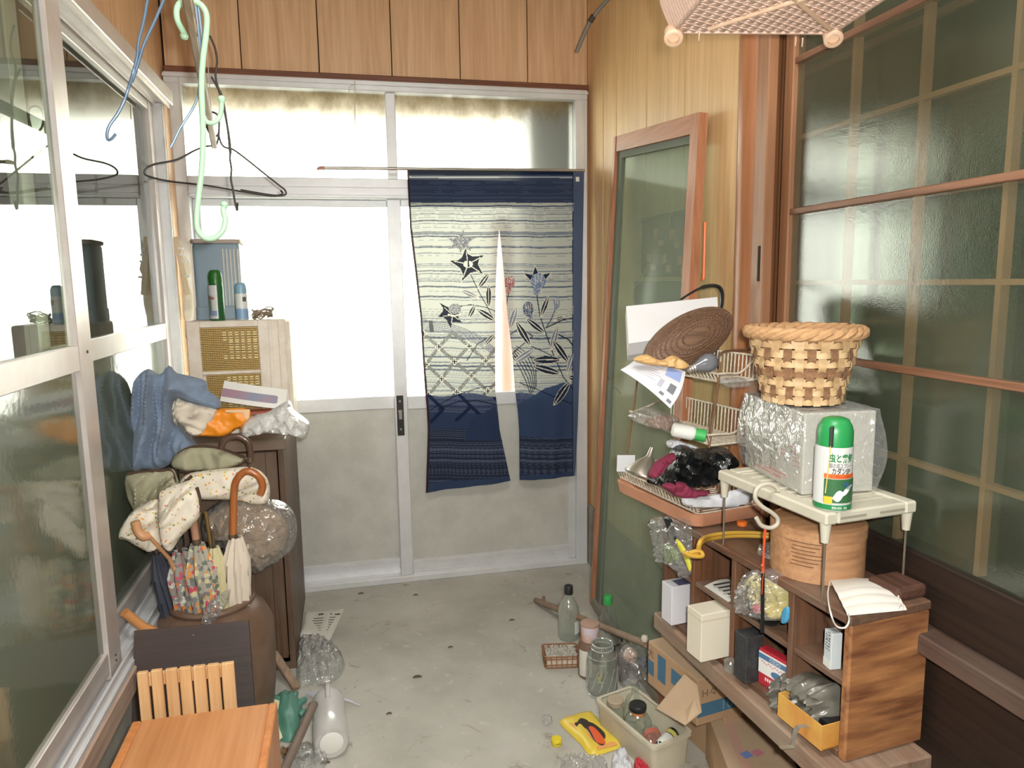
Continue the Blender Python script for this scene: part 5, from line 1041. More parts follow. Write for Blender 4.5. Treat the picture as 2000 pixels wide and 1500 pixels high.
# chip basket
chip = WOOD('chip_wood', S(184,150,106), S(212,182,138), 'x', 0.55, 0.6); rope = P('seagrass_rope', S(150,112,80), 0.9, spot=0.5, spot_scale=120, bump=0.4, bump_scale=200); braid = P('braided_rim', S(196,154,110), 0.8, spot=0.3, spot_scale=70, bump=0.3, bump_scale=120)
KB = V((1.648,-1.865,BXO.z+0.184)); bk = thing('chip_basket', 'tapered basket woven of pale wood chips and brown rope, on the white box', 'basket', KB)
NB, HB = 28, 0.148
rad = lambda z: 0.082+0.036*z/HB
for k in range(NB):
    a = 2*PI*k/NB; dirv = V((math.cos(a), math.sin(a), 0)); tv = V((-math.sin(a), math.cos(a), 0)); thick = 0.0085 if k % 2 else 0.004
    m = MB(); m.grid(1, 20, lambda u, v: KB + dirv*(rad(HB*v)+0.0035*math.cos(PI*(v*HB/0.021)+PI*(k % 2))) + tv*(u-0.5)*2*(0.0075+0.002*v) + V((0,0,HB*v)), 0.0015); m.build('stave', chip if k % 2 == 0 else rope, bk)
for j in range(7):
    z = 0.0105+0.021*j; m = MB(); hz = 0.0085
    m.grid(NB*4, 1, lambda u, v: KB + V((math.cos(2*PI*u), math.sin(2*PI*u), 0))*(rad(z)-0.0035*math.cos(NB*PI*u+PI*j)*(1)) + V((0,0,z-hz+2*hz*v)), 0.0014); m.build('weaver', chip if j % 2 == 0 or j > 4 else rope if j == 3 else chip, bk)
m = MB()
for s_ in range(3): m.tube([KB + V((math.cos(2*PI*i/90), math.sin(2*PI*i/90), 0))*(0.120+0.006*math.cos(i*2*PI*9/90+s_*2.094)) + V((0,0,HB+0.010+0.007*math.sin(i*2*PI*9/90+s_*2.094))) for i in range(90)], 0.0085, 7, True)
m.build('braided_rim', braid, bk)
m = MB(); m.lathe([(0.0,0.002),(0.083,0.002),(0.083,0.006),(0.0,0.006)], KB, 28); m.build('base', rope, bk)
# insect spray
t, p, r, H = spray_can('spray_can', 'tall green-capped insect spray can standing on the ivory rack before the white box', 1625, 815, 983, -2.07, KO.z+KZ+0.0005, 58, S(40,142,76), S(206,208,202), 0.30,
    [('label_band',0.02,0.70,S(208,210,206),(-2.1,1.3)), ('orange_band',0.365,0.415,S(222,110,50),(-1.15,0.8)), ('green_foot',0.02,0.075,S(40,132,76),(-2.1,1.3)),
     ('leaf_print',0.10,0.36,S(56,104,64),(-1.12,0.8)), ('label_edge',0.08,0.69,S(206,208,206),(-2.0,-1.2))])
def curved(nm, mat, a, b, z0, z1, par, rr_=0.0032, shape=None):
    m = MB(); m.grid(10, 3, lambda u, v: (p.x+(r+rr_)*math.sin(a+(b-a)*u), p.y-(r+rr_)*math.cos(a+(b-a)*u), p.z+H*(z0+(z1-z0)*v if not shape else (z0+z1)/2+(z1-z0)*(v-0.5)*math.sin(PI*max(0.02,min(0.98,u)))+shape*(u-0.5))), 0.0003); return m.build(nm, mat, par)
curved('petal_print', P('white_print', S(236,236,232), 0.4), -0.65, -0.05, 0.12, 0.24, t, shape=0.05); curved('petal_print', P('white_print', S(236,236,232), 0.4), -0.3, 0.45, 0.2, 0.27, t, shape=0.12); curved('blue_leaf_print', P('blue_leaf', S(52,92,110), 0.4), -0.2, 0.45, 0.25, 0.33, t, shape=-0.06); curved('yellow_print', P('yellow_print', S(226,186,60), 0.4), -1.08, -0.65, 0.09, 0.17, t, shape=0.0)
fr2 = lambda z: ((p.x, p.y-r-0.0009, p.z+H*z), (1,0,0), (0,0,1))
gi, bi = P('green_ink', S(36,120,66), 0.5), P('black_ink', S(34,36,36), 0.5)
text('虫と病気', 0.0185, gi, 'lettering', t, ((p.x, p.y-r-0.0032, p.z+H*0.585), (1,0,0), (0,0,1)), bold=0.0006, wrap=r+0.0032, ang=-0.26, sx=0.64); text('園の庭スプレー', 0.0105, bi, 'lettering', t, ((p.x, p.y-r-0.0032, p.z+H*0.505), (1,0,0), (0,0,1)), wrap=r+0.0032, ang=-0.26, sx=0.64); text('カダンSP', 0.0145, bi, 'lettering', t, ((p.x, p.y-r-0.0032, p.z+H*0.445), (1,0,0), (0,0,1)), bold=0.0003, wrap=r+0.0032, ang=-0.26, sx=0.64); text('虫や病気には虫退治', 0.007, P('red_print', S(160,40,30), 0.5), 'lettering', t, ((p.x, p.y-r-0.0032, p.z+H*0.39), (1,0,0), (0,0,1)), wrap=r+0.0032, ang=-0.26, sx=0.64); text('植物の病気・害虫', 0.006, P('white_print', S(236,236,232), 0.4), 'lettering', t, ((p.x, p.y-r-0.0032, p.z+H*0.047), (1,0,0), (0,0,1)), wrap=r+0.0032, ang=-0.26, sx=0.64)
m = MB(); ca, sa = math.cos(-0.85), math.sin(-0.85); m.xf = Matrix.Translation(p) @ Matrix.Rotation(-0.85, 4, 'Z'); m.box((-0.004,-r-0.003,H*0.70), (0.004,-r*0.8,H*0.93), 0.002); m.build('trigger', P('dark_nozzle', S(40,52,44), 0.5), t)
m = MB(); m.xf = Matrix.Translation(p) @ Matrix.Rotation(-0.85, 4, 'Z'); m.tube([(0,-r-0.002,H*0.72),(-0.002,-r-0.002,H*0.5),(-0.006,-r-0.0016,H*0.2)], 0.0012, 6); m.build('straw', P('straw_yellow', S(214,190,110), 0.5), t)
# S-hook, red cord, hanging black bar
bone = P('bone_hook', S(186,180,164), 0.45)
YH = at(1513,952,X=1.532).y
m = MB(); m.tube(spline([at(x,y,Y=YH) for x, y in ((1520,958),(1514,950),(1498,945),(1480,953),(1475,972),(1488,989),(1507,1001),(1519,1013),(1517,1025),(1504,1031),(1487,1026),(1477,1011))], 6), 0.0048, 10); o = m.build('hook', bone, None); tag(o, 'bone-coloured S-shaped hook hung on the front edge of the ivory rack', 'hook')
m = MB(); a, b = at(1493,1029,Y=YH), at(1488,1118,Y=YH); m.tube([a+V((-0.004,0,0)), a, b+V((0.001,0,0.02)), b], 0.0012, 6); m.tube([a+V((0.004,0,0)), (a+b)/2+V((0.002,0,0)), b+V((0.004,0,0)), b+V((0.0015,0,-0.02)), b+V((0.0012,0,-0.05))], 0.0018, 6); m.lathe([(0.001,-0.004),(0.004,0),(0.001,0.004)], a*0.15+b*0.85, 8)
hb = thing('hanging_bar', 'slim black metal bar hanging by a red cord from the bone-coloured hook', 'bar', at(1490,1236,Y=YH)); m.build('cord', P('red_cord', S(214,80,44), 0.6), hb, label='red cord')
m = MB(); a, b = at(1490,1119,Y=YH), at(1489,1236,Y=YH); m.bar(a, b, 0.009, 0.003, (0,1,0), 0.001); m.build('bar', P('black_iron', S(40,42,42), 0.5, 0.4), hb)
# face mask
maskm = P('mask_white', S(222,220,210), 0.85)
mk = thing('face_mask', 'white pleated face mask lying on the near end of the shelf top', 'mask', at(1680,1180,Z=0.737))
q_ = [at(1619,1128,Z=0.747), at(1733,1132,Z=0.747), at(1771,1192,Z=0.742), at(1655,1203,Z=0.745)]
def mf(u, v):
    b = (q_[0]*(1-u)+q_[1]*u)*(1-v)+(q_[3]*(1-u)+q_[2]*u)*v
    pl = 0.0022*abs(math.sin(v*PI*5)) if v > 0.4 else 0.0
    return b + V((0,0,0.010*math.sin(PI*v)*math.sin(PI*u)+pl))
m = MB(); m.grid(16, 40, mf, 0.0012); m.build('cloth', maskm, mk)
m = MB(); m.tube(spline([mf(0.02,0.04), at(1617,1160,Z=0.742), at(1622,1195,Y=-2.235), at(1633,1222,Y=-2.235), at(1650,1226,Y=-2.235), at(1658,1214,Y=-2.235), mf(0.03,0.97)], 6), 0.0016, 7); m.build('ear_loop', maskm, mk)
m = MB(); m.tube(spline([mf(0.98,0.05), at(1745,1143,Z=0.75), at(1755,1165,Z=0.749), at(1752,1172,Z=0.748)], 6), 0.0016, 7); m.tube(spline([at(1755,1186,Z=0.749), at(1762,1178,Z=0.75), at(1764,1190,Z=0.748)], 5), 0.0014, 6); m.build('ear_loop', maskm, mk)
# yellow hose, cap, film on the shelf top
m = MB(); ypts = [at(1338,1084,Y=-1.80), at(1362,1079,Y=-1.80), at(1367,1062,Y=-1.80), at(1386,1052,Z=0.752), at(1435,1046,Z=0.747), at(1500,1048,Z=0.746), at(1560,1056,Z=0.746)]
m.tube(spline(ypts, 6), 0.0062, 10); m.tube(spline([p_+V((0.0,-0.004,0.009)) for p_ in ypts[1:]], 6), 0.005, 10); o = m.build('yellow_hose', P('yellow_rubber', S(190,150,56), 0.45), None); tag(o, 'looped yellow rubber hose lying along the shelf top', 'hose')
m = MB(); m.tube(spline([at(1335,1078,Y=-1.805), at(1352,1086,Y=-1.81), at(1372,1086,Y=-1.81), at(1366,1076,Y=-1.805), at(1345,1080,Y=-1.80)], 5), 0.005, 8); m.build('knot', P('yellow_rubber', S(190,150,56), 0.45), o)
m = MB(); c_ = at(1449,1026,Z=0.7365); m.lathe([(0.013,0),(0.014,0.003),(0.0135,0.011),(0.011,0.012),(0,0.012)], c_, 20); o = m.build('orange_stopper', P('orange_cap', S(228,116,44), 0.45), None); tag(o, 'orange screw cap on the shelf top before the orange tray', 'cap')
m = MB(); pillow(m, [(1478,1078),(1510,1068),(1545,1070),(1552,1088),(1530,1096),(1500,1092)], plane_z(0.7365), 0.014, 0.02, folds=0.9, fs=6, seed=71); o = m.build('plastic_scrap', film, None); tag(o, 'clear plastic scrap on the shelf top left of the steamer', 'plastic film')

# ------------------------------------------------------------------ contents of the pigeonholes
def sbox(name, label, cat, lo, hi, mat, deg=0, bev=0.0015):
    m = MB(); c = (V(lo)+V(hi))/2; m.xf = SX @ XF((c.x,c.y,lo[2]), deg); h = (V(hi)-V(lo))/2
    m.box((-h.x,-h.y,0), (h.x,h.y,h.z*2), bev); o = m.build(name, mat, None, base=sp(c.x,c.y,lo[2])); tag(o, label, cat); return o
def splane(x): # outline in photograph pixels on the upright plane x of the shelf's own frame
    n = (SX.to_3x3() @ V((1,0,0))); p0 = sp(x,0.3,0.1)
    def f(u, v, d):
        dr = RT*((u-1000)/F) - UP*((v-750)/F) + fwd; t = (p0-CAM).dot(n)/dr.dot(n); return CAM+dr*t - n*d
    return f
lilac = P('lilac_white_carton', S(208,207,212), 0.7); creamc = P('cream_carton', S(220,213,194), 0.7)
o = sbox('carton', 'narrow white carton with a printed top at the far end of the shelf', 'box', (-0.025,0.60,0.017), (0.15,0.652,0.128), lilac)
m = MB(); m.xf = SX; m.box((0.0,0.605,0.1285), (0.06,0.64,0.1289)); m.build('print', P('navy_print', S(76,80,110), 0.7), o)
o = sbox('carton', 'cream carton jutting out of the second pigeonhole from the far end', 'box', (-0.062,0.405,0.017), (0.13,0.468,0.142), creamc)
m = MB(); m.xf = SX; m.box((-0.0625,0.404,0.125), (0.13,0.469,0.1262)); m.build('lid_seam', P('seam_tan', S(190,178,150), 0.8), o)  # darker tan strip along the carton's lid seam
m = MB(); m.grid(6, 3, lambda u, v: sp(0.01+0.10*u, 0.40+0.10*v, 0.168+0.010*math.sin(PI*u)*v), 0.0012); o = m.build('leaflet', P('newsprint', S(206,204,194), 0.8), None); tag(o, 'folded newsprint leaflet lying on the middle board of the second pigeonhole', 'paper')
m = MB(); 
for k in range(4): m.xf = SX; m.box((0.02,0.41+0.02*k,0.1795), (0.07,0.418+0.02*k,0.18))
m.build('print_line', ink, o, kind='stuff')
m = MB(); pillow(m, [(1284,1012),(1300,1006),(1320,1012),(1348,1018),(1352,1070),(1350,1118),(1340,1128),(1325,1105),(1300,1098),(1292,1060)], splane(-0.005), 0.03, 0.3, folds=0.8, fs=8, seed=73); o = m.build('plastic_bag', film, None); tag(o, 'clear plastic bag with black and yellow print stuffed in the far upper pigeonhole', 'bag')
m = MB(); pillow(m, [(1296,1012),(1312,1014),(1322,1050),(1318,1056),(1306,1040)], splane(-0.037), 0.004, folds=0.2, seed=2); m.build('black_print', P('black_film', S(36,38,40), 0.35), o)
m = MB(); pillow(m, [(1320,1052),(1332,1062),(1346,1088),(1350,1110),(1346,1116),(1336,1090),(1324,1070)], splane(-0.037), 0.004, folds=0.2, seed=3); m.build('yellow_print', P('yellow_film', S(214,206,70), 0.4), o)
m = MB(); pillow(m, [(1298,1062),(1316,1070),(1326,1092),(1312,1100),(1298,1096)], splane(-0.034), 0.006, folds=0.2, seed=4); m.build('green_print', P('leaf_film', S(120,142,82), 0.5), o)
# third pigeonhole
m = MB(); c_ = sp(0.09,0.295,0.222); ax_ = (SX.to_3x3() @ V((1,0.35,0))).normalized()
m.lathe([(0.036,0),(0.052,0.004),(0.055,0.03),(0.052,0.032),(0.046,0.008),(0.0,0.007)], c_-ax_*0.05, 32, axis=-ax_); o = m.build('pan', P('black_pan', S(38,38,38), 0.5), None); tag(o, 'round black pan standing on edge in the third upper pigeonhole', 'pan')
m = MB(); pillow(m, [(1462,1150),(1478,1118),(1510,1112),(1536,1130),(1540,1170),(1538,1205),(1515,1208),(1490,1196),(1470,1190)], splane(0.03), 0.022, 0.3, folds=0.7, fs=7, seed=75); o = m.build('packet', P('yellow_pack', S(206,186,80), 0.4, spot=0.5, spot_scale=20, spot_col=S(216,212,190)), None); tag(o, 'yellow packet in clear film in the third upper pigeonhole', 'packet')
m = MB(); pillow(m, [(1452,1160),(1474,1112),(1512,1108),(1540,1126),(1543,1172),(1540,1208),(1512,1212),(1480,1204),(1456,1196)], splane(0.02), 0.034, 0.3, folds=0.7, fs=9, seed=76); m.build('plastic_wrap', film, o)
m = MB(); pillow(m, [(1470,1182),(1482,1180),(1488,1194),(1474,1198)], splane(-0.013), 0.004, folds=0.1, seed=5); m.build('pink_print', P('pink_film', S(206,110,120), 0.5), o)
m = MB(); pillow(m, [(1532,1190),(1542,1186),(1540,1214),(1528,1216)], splane(-0.013), 0.006, folds=0.1, seed=5); m.build('blue_corner', P('bright_blue', S(70,150,190), 0.5), o)
sbox('black_box', 'upright black box in the third lower pigeonhole behind the hanging bar', 'box', (-0.02,0.285,0.0165), (0.03,0.33,0.132), P('black_card', S(40,42,44), 0.6, spot=0.3, spot_col=S(90,90,88), spot_scale=60))
pk = sbox('packet', 'red and white packet with a blue band in the third lower pigeonhole', 'packet', (0.02,0.195,0.0165), (0.045,0.285,0.105), P('red_film', S(188,48,62), 0.4), 8)
m = MB(); m.xf = SX @ XF((0.0325,0.24,0.0165), 8); m.box((-0.0135,-0.044,0.03), (-0.0128,0.044,0.082)); m.build('white_print', P('white_print', S(236,236,232), 0.4), pk)
fp_ = SX @ XF((0.0325,0.24,0.0165), 8); rt_ = fp_.to_3x3() @ V((0,-1,0))
bm_ = P('blue_ink', S(86,124,166), 0.5); m = MB(); m.xf = fp_; m.box((-0.0142,-0.04,0.066), (-0.0136,0.044,0.078)); m.build('blue_band', bm_, pk)
m = MB(); m.xf = fp_; m.lathe([(0.0,0.0),(0.018,0.0001),(0.018,0.0006),(0,0.0006)], (-0.0136,-0.012,0.041), 24, axis=(-1,0,0), sq=0.5); m.build('blue_oval', bm_, pk)
text('OZSO', 0.012, P('white_print', S(236,236,232), 0.4), 'lettering', pk, (fp_ @ V((-0.0144,-0.005,0.072)), rt_, V((0,0,1))))
m = MB(); m.xf = fp_
for c in range(12): m.box((-0.0139,-0.038+0.0062*c,0.055+0.002*(c % 3)), (-0.0134,-0.0335+0.0062*c,0.0575+0.002*(c % 3)))
m.build('pink_marks', P('pink_marks', S(206,130,140), 0.5), pk, kind='stuff')
m = MB(); m.xf = fp_
for c in range(9): m.box((-0.0139,-0.03+0.0062*c,0.016), (-0.0134,-0.0265+0.0062*c,0.024))
m.build('white_marks', P('white_print', S(236,236,232), 0.4), pk, kind='stuff')
m = MB(); c_ = sp(-0.012,0.352,0.0165); m.lathe([(0.016,0),(0.017,0.004),(0.017,0.022),(0.013,0.026),(0.012,0.026)], c_, 20); o = m.build('glass_cup', CLEAR('clear_glass', (0.94,0.97,0.95,1), 0.42, 0.09, 0.03), None); tag(o, 'tiny clear glass cup beside the black box in the shelf', 'cup')
m = MB(); pillow(m, [(1470,1332),(1500,1338),(1530,1340),(1526,1376),(1500,1366),(1478,1356)], splane(0.03), 0.015, folds=0.5, seed=77); o = m.build('cloth', P('wine_cloth', S(128,50,66), 0.85), None); tag(o, 'wine-red cloth at the bottom of the third lower pigeonhole', 'cloth')
# fourth pigeonhole
bx = sbox('small_carton', 'small white carton with black marks standing tilted in the near upper pigeonhole', 'box', (0.012,0.055,0.1665), (0.036,0.082,0.245), P('pale_blue_carton', S(198,206,208), 0.6), -12)
fp_ = SX @ XF((0.024,0.0685,0.1665), -12); nrm_ = fp_.to_3x3() @ V((-1,0,0)); rt_ = fp_.to_3x3() @ V((0,-1,0))
m = MB(); m.xf = fp_; rr = random.Random(3)
for c in range(26):
    z_ = 0.038+0.0062*(c//4)+rr.uniform(0,0.002); y_ = -0.008+0.004*(c % 4)+rr.uniform(0,0.0012); m.box((-0.0126,y_,z_), (-0.0121,y_+rr.uniform(.0008,.003),z_+rr.uniform(.0008,.003)))
m.build('black_marks', bi, bx, kind='stuff')
m = MB(); m.xf = fp_; m.box((-0.0124,-0.0132,0.0005), (-0.0121,0.0132,0.018)); m.build('white_end', P('white_label', S(220,222,216), 0.7), bx)
m = MB(); c_ = sp(0.05,0.038,0.1665); m.lathe([(0.017,0),(0.018,0.003),(0.018,0.055),(0.012,0.07),(0.012,0.085),(0,0.085)], c_, 20); o = m.build('green_bottle', P('green_plastic', S(40,112,86), 0.4), None); tag(o, 'green bottle in the corner of the near upper pigeonhole', 'bottle')
yb = thing('tray_box', 'open yellow and orange cardboard tray jutting out of the near lower pigeonhole', 'box', sp(0.0,0.09,0.0165))
yel = P('yellow_orange_card', S(214,168,84), 0.6, spot=0.6, spot_scale=8, spot_col=S(196,112,50))
m = MB(); m.xf = SX
m.box((-0.03,0.028,0.0165), (0.17,0.158,0.0195)); m.box((-0.033,0.028,0.0165), (-0.03,0.158,0.07)); m.box((-0.03,0.028,0.0165), (0.17,0.031,0.07)); m.box((-0.03,0.155,0.0165), (0.17,0.158,0.07)); m.build('tray', yel, yb)
m = MB(); pillow(m, [(1527,1330),(1545,1308),(1580,1312),(1620,1330),(1640,1345),(1640,1420),(1610,1418),(1580,1400),(1550,1390),(1530,1375)], splane(0.045), 0.04, 0.5, folds=0.8, fs=8, seed=79); o = m.build('plastic_bag', P('grey_film', S(118,116,106), 0.25, spot=0.5, spot_scale=14), None); tag(o, 'crumpled grey plastic bag in the near lower pigeonhole', 'bag')
m = MB(); m.xf = SX; m.box((0.0,0.034,0.04), (0.15,0.10,0.058), 0.006); o = m.build('black_case', P('gloss_black', S(30,30,30), 0.15), None); tag(o, 'glossy black case lying in the yellow and orange tray', 'case')
m = MB(); p0 = at(1523,1460,Z=0.4275); br_ = P('bracket_zinc', S(170,166,154), 0.4, 0.6)
pts = [p0, p0+V((0.028,-0.004,0)), p0+V((0.030,-0.004,0.03)), p0+V((0.036,-0.006,0.044)), p0+V((0.052,-0.010,0.048)), p0+V((0.066,-0.014,0.040))]
for a, b in zip(pts, pts[1:]): m.bar(a, b, 0.011, 0.002, (0.2,0.1,1) if abs((b-a).z) < 0.01 else (1,0,0))
o = m.build('bracket', br_, None); tag(o, 'bent zinc bracket lying on the bench edge before the yellow tray', 'bracket')
m = MB(); m.box((1.57,-2.33,0.0), (1.63,-2.27,0.478), 0.004, rot=rz(20)); o = m.build('wooden_post', WOOD('orange_block', S(190,112,66), S(214,140,90), 'y', 0.5), None); tag(o, 'square orange wooden post whose top shows at the bottom edge beyond the yellow tray', 'post')

# ------------------------------------------------------------------ orange tray and three-tier wire rack on the far end of the shelf top
TO, TD = V((1.504,-1.640,0.737)), 10.5
tr_ = thing('orange_tray', 'salmon orange plastic tray under the wire rack at the far end of the shelf', 'tray', TO)
m = MB(); TX = XF(TO, TD); c_ = TX @ V((0.122,0.20,0)); lv = [(0.112,0.19,0.737),(0.118,0.196,0.742),(0.122,0.202,0.775),(0.119,0.199,0.777),(0.115,0.195,0.747)]
tub(m, c_.x, c_.y, lv, 0.03, TD); m.build('shell', P('salmon_plastic', S(204,146,114), 0.5, spot=0.15), tr_)
RO, RD = V((1.520,-1.628,0.748)), 9.0
RX = XF(RO, RD); rp_ = lambda x, y, z=0: RX @ V((x, y, z))
coat = P('peeling_white_wire', S(222,214,194), 0.5, spot=0.4, spot_scale=90, spot_col=S(120,82,54)); rust = P('rusty_wire', S(132,94,66), 0.6, 0.3, 0.4, 60)
rk = thing('wire_rack', 'three-tier white-coated wire rack with rust, standing in the orange tray', 'rack', RO)
def tier(x0, x1, y0, y1, z, hf, hb, hs=None):
    m = MB(); n = int((y1-y0)/0.0155); hs = hs or hf
    for i in range(n+1):
        y = y0+(y1-y0)*i/n; m.tube([rp_(x0-0.010,y,z+hf), rp_(x0,y,z), rp_(x1,y,z), rp_(x1+0.004,y,z+hb)], 0.0023, 5)
    t_ = m.build('wire_grid', coat, rk, kind='stuff')
    for nm, pts in (('rim_wire', [rp_(x0-0.010,y0-0.004,z+hf), rp_(x0-0.010,y1+0.004,z+hf)]), ('rim_wire', [rp_(x1+0.004,y0-0.004,z+hb), rp_(x1+0.004,y1+0.004,z+hb)]), ('rim_wire', [rp_(x0,y0,z), rp_(x0,y1,z)]),
        ('end_wire', spline([rp_(x0-0.010,y0-0.004,z+hf), rp_(x0+0.02,y0-0.006,z+hs), rp_((x0+x1)/2,y0-0.006,z+hs), rp_(x1-0.02,y0-0.006,z+hb*0.8), rp_(x1+0.004,y0-0.004,z+hb)], 5)),
        ('end_wire', spline([rp_(x0-0.010,y1+0.004,z+hf), rp_(x0+0.02,y1+0.006,z+hs), rp_(x1-0.02,y1+0.006,z+hb*0.8), rp_(x1+0.004,y1+0.004,z+hb)], 5)), ('base_wire', [rp_(x0,y0,z-0.002), rp_(x1,y0,z-0.002)]), ('base_wire', [rp_(x0,y1,z-0.002), rp_(x1,y1,z-0.002)])):
        m = MB(); m.tube(pts, 0.003, 7); m.build(nm, coat, rk)
tier(0.0, 0.19, 0.0, 0.40, 0.028, 0.028, 0.05); tier(0.05, 0.19, 0.02, 0.41, 0.205, 0.028, 0.072); tier(0.075, 0.195, 0.02, 0.41, 0.372, 0.022, 0.062)
for y, ye in ((0.004, 0.02), (0.40, 0.41)):
    m = MB(); m.tube([rp_(0.005,y,0.004), rp_(0.012,y,0.03), rp_(0.046,ye,0.205), rp_(0.07,ye,0.372), rp_(0.074,ye,0.425)], 0.0032, 8); m.build('upright', rust, rk)
    m = MB(); m.tube(spline([rp_(0.195,y,0.004), rp_(0.197,y,0.2), rp_(0.2,ye,0.38), rp_(0.2,ye,0.44), rp_(0.185,ye,0.452), rp_(0.09,ye,0.452), rp_(0.075,ye,0.44)], 4), 0.0032, 8); m.build('upright', rust, rk)
# things on the wire rack
wb = thing('white_box', 'clean white box tilted against the back of the top rack tier', 'box', rp_(0.12,0.22,0.375))
m = MB(); A, B = at(1223,598,Y=-1.45), at(1401,580,Y=-1.52); Cc, Dd = at(1404,645,Y=-1.55), at(1228,671,Y=-1.50)
nn = (B-A).cross(Dd-A).normalized(); nn = nn if nn.y > 0 else -nn
low = [Dd + V((0.01,0.03,-0.035)), Cc + V((0.01,0.03,-0.035))]
dp = nn*0.06
vs = [A,B,Cc,Dd, A+dp,B+dp,low[1]+dp*0.6,low[0]+dp*0.6, low[0],low[1]]
m.add(vs, [[0,1,2,3],[0,4,5,1],[3,2,9,8],[8,9,6,7],[4,7,6,5],[0,3,8,7,4],[1,5,6,9,2]]); m.build('carton', P('bright_white_carton', S(206,206,206), 0.55), wb)
bcol = WOOD('dark_wicker', S(84,60,44), S(118,90,68), 'x', 0.6, 2.5); bw_ = thing('woven_bowl', 'brown woven oval bowl leaning on edge before the white box on the top rack tier', 'bowl', at(1300,705,Y=-1.66))
c0 = at(1350,660,Y=-1.62); e1 = (at(1430,612,Y=-1.60)-at(1270,706,Y=-1.64)); hl = e1.length/2; e1.normalize(); tow = (CAM-c0).normalized(); e2 = (e1.cross(tow)).normalized(); e2 = e2 if e2.z > 0 else -e2; tow2 = e1.cross(e2).normalized(); tow2 = tow2 if tow2.dot(tow) > 0 else -tow2
ew = hl*0.44
def bf(u, v):
    a = 2*PI*u; rr_ = math.sin(v*PI/2); return c0 + e1*(hl*rr_*math.cos(a)) + e2*(ew*rr_*math.sin(a)) + tow2*(0.04*math.cos(v*PI/2)*(1+0.0)-0.01)
m = MB(); m.grid(48, 10, bf, -0.003); m.build('shell', bcol, bw_)
for k in range(9):
    v = 0.2+0.09*k; m = MB(); m.tube([bf(i/72, v)+tow2*(0.0012*math.cos(i*PI)) for i in range(72)], 0.0023, 6, True); m.build('weaver', bcol, bw_)
m = MB(); m.tube([bf(i/72,1.0) for i in range(72)], 0.0048, 8, True); m.build('rim', bcol, bw_)
m = MB(); m.tube(spline([at(1330,585,Y=-1.42),at(1350,572,Y=-1.42),at(1372,561,Y=-1.42),at(1396,558,Y=-1.42),at(1408,566,Y=-1.42),at(1410,590,Y=-1.42),at(1405,620,Y=-1.42),at(1400,690,Y=-1.40),at(1400,720,Y=-1.40)], 5), [0.005]*10+[0.009]*14+[0.008]*17, 10, flat=0.6); o = m.build('black_strap', P('black_handle', S(32,34,34), 0.3), None); tag(o, 'black plastic strap arching up behind the white box on the top rack tier', 'strap')
bulb = thing('light_bulb', 'grey glass light bulb lying on the top rack tier', 'bulb', at(1372,720,Y=-1.67)); b0, b1 = at(1345,722,Y=-1.665), at(1392,705,Y=-1.665); d = (b1-b0).normalized(); Lb = (b1-b0).length
m = MB(); m.lathe([(0.011,0.016),(0.012,0.022),(0.020,0.038),(0.024,0.052),(0.023,0.064),(0.016,0.075),(0.0,0.080)], b0, 24, axis=d); m.build('glass', P('grey_bulb', S(110,112,118), 0.12, coat=0.6), bulb)
m = MB(); m.lathe([(0.004,-0.006),(0.009,0.0)]+[(0.0105 if i % 2 else 0.0092, 0.003*i) for i in range(1,6)]+[(0.011,0.017)], b0, 18, axis=d); m.build('screw_base', steel, bulb)
m = MB(); pillow(m, [(1236,702),(1262,692),(1290,704),(1312,694),(1332,702),(1346,714),(1330,722),(1296,716),(1262,712)], plane_y(-1.67), 0.014, folds=0.6, fs=6, seed=81); o = m.build('dried_husk', P('dried_husk', S(206,166,110), 0.6), None); tag(o, 'curled dry tan husk under the woven bowl', 'husk')
ps = thing('paper_sheet', 'printed white sheet with a blue box hanging over the front of the top rack tier', 'paper', at(1300,745,Y=-1.70))
q_ = [at(1229,706,Y=-1.66), at(1337,729,Y=-1.70), at(1308,797,Y=-1.76), at(1212,723,Y=-1.70)]
q_ = [at(1240,703,Y=-1.62), at(1339,726,Y=-1.68), at(1307,797,Y=-1.735), at(1211,722,Y=-1.66)]
pf = lambda u, v, o_=0.0: (q_[0]*(1-u)+q_[1]*u)*(1-v)+(q_[3]*(1-u)+q_[2]*u)*v + V((0,-0.018*math.sin(PI*v*0.9)*(0.4+0.6*u)-o_,0.006*math.sin(PI*u)+o_))
m = MB(); m.grid(14, 12, lambda u, v: pf(u,v), 0.0005); m.build('sheet', P('white_paper', S(204,206,210), 0.7), ps)
def pr_(u0,u1,v0,v1,mat,nm='print_block'):
    m = MB(); m.grid(4, 2, lambda u, v: pf(u0+(u1-u0)*u, v0+(v1-v0)*v, 0.0007), 0.0001); m.build(nm, mat, ps)
pr_(0.66,0.94,0.06,0.34,P('pale_blue_print', S(142,160,206), 0.7)); pr_(0.05,0.6,0.06,0.12,P('pale_blue_print', S(142,160,206), 0.7)); pr_(0.05,0.6,0.17,0.2,P('faint_ink', S(170,172,186), 0.7), 'print_line')
for k in range(5): pr_(0.08,0.5+0.06*(k % 3),0.28+0.09*k,0.30+0.09*k,P('faint_ink', S(170,172,186), 0.7), 'print_line')
pr_(0.80,0.92,0.48,0.72,P('stamp_grey', S(110,112,118), 0.7)); pr_(0.62,0.7,0.5,0.75,P('faint_ink', S(170,172,186), 0.7)); pr_(0.72,0.8,0.82,0.9,P('stamp_grey', S(110,112,118), 0.7)); pr_(0.88,0.96,0.86,0.94,P('stamp_grey', S(110,112,118), 0.7))
m = MB(); pillow(m, [(1405,745),(1420,738),(1450,738),(1464,748),(1455,756),(1420,757)], plane_y(-1.66), 0.012, folds=0.3, seed=83); o = m.build('plastic_bag', film, None); tag(o, 'small clear bag with grey contents at the near end of the top rack tier', 'bag')
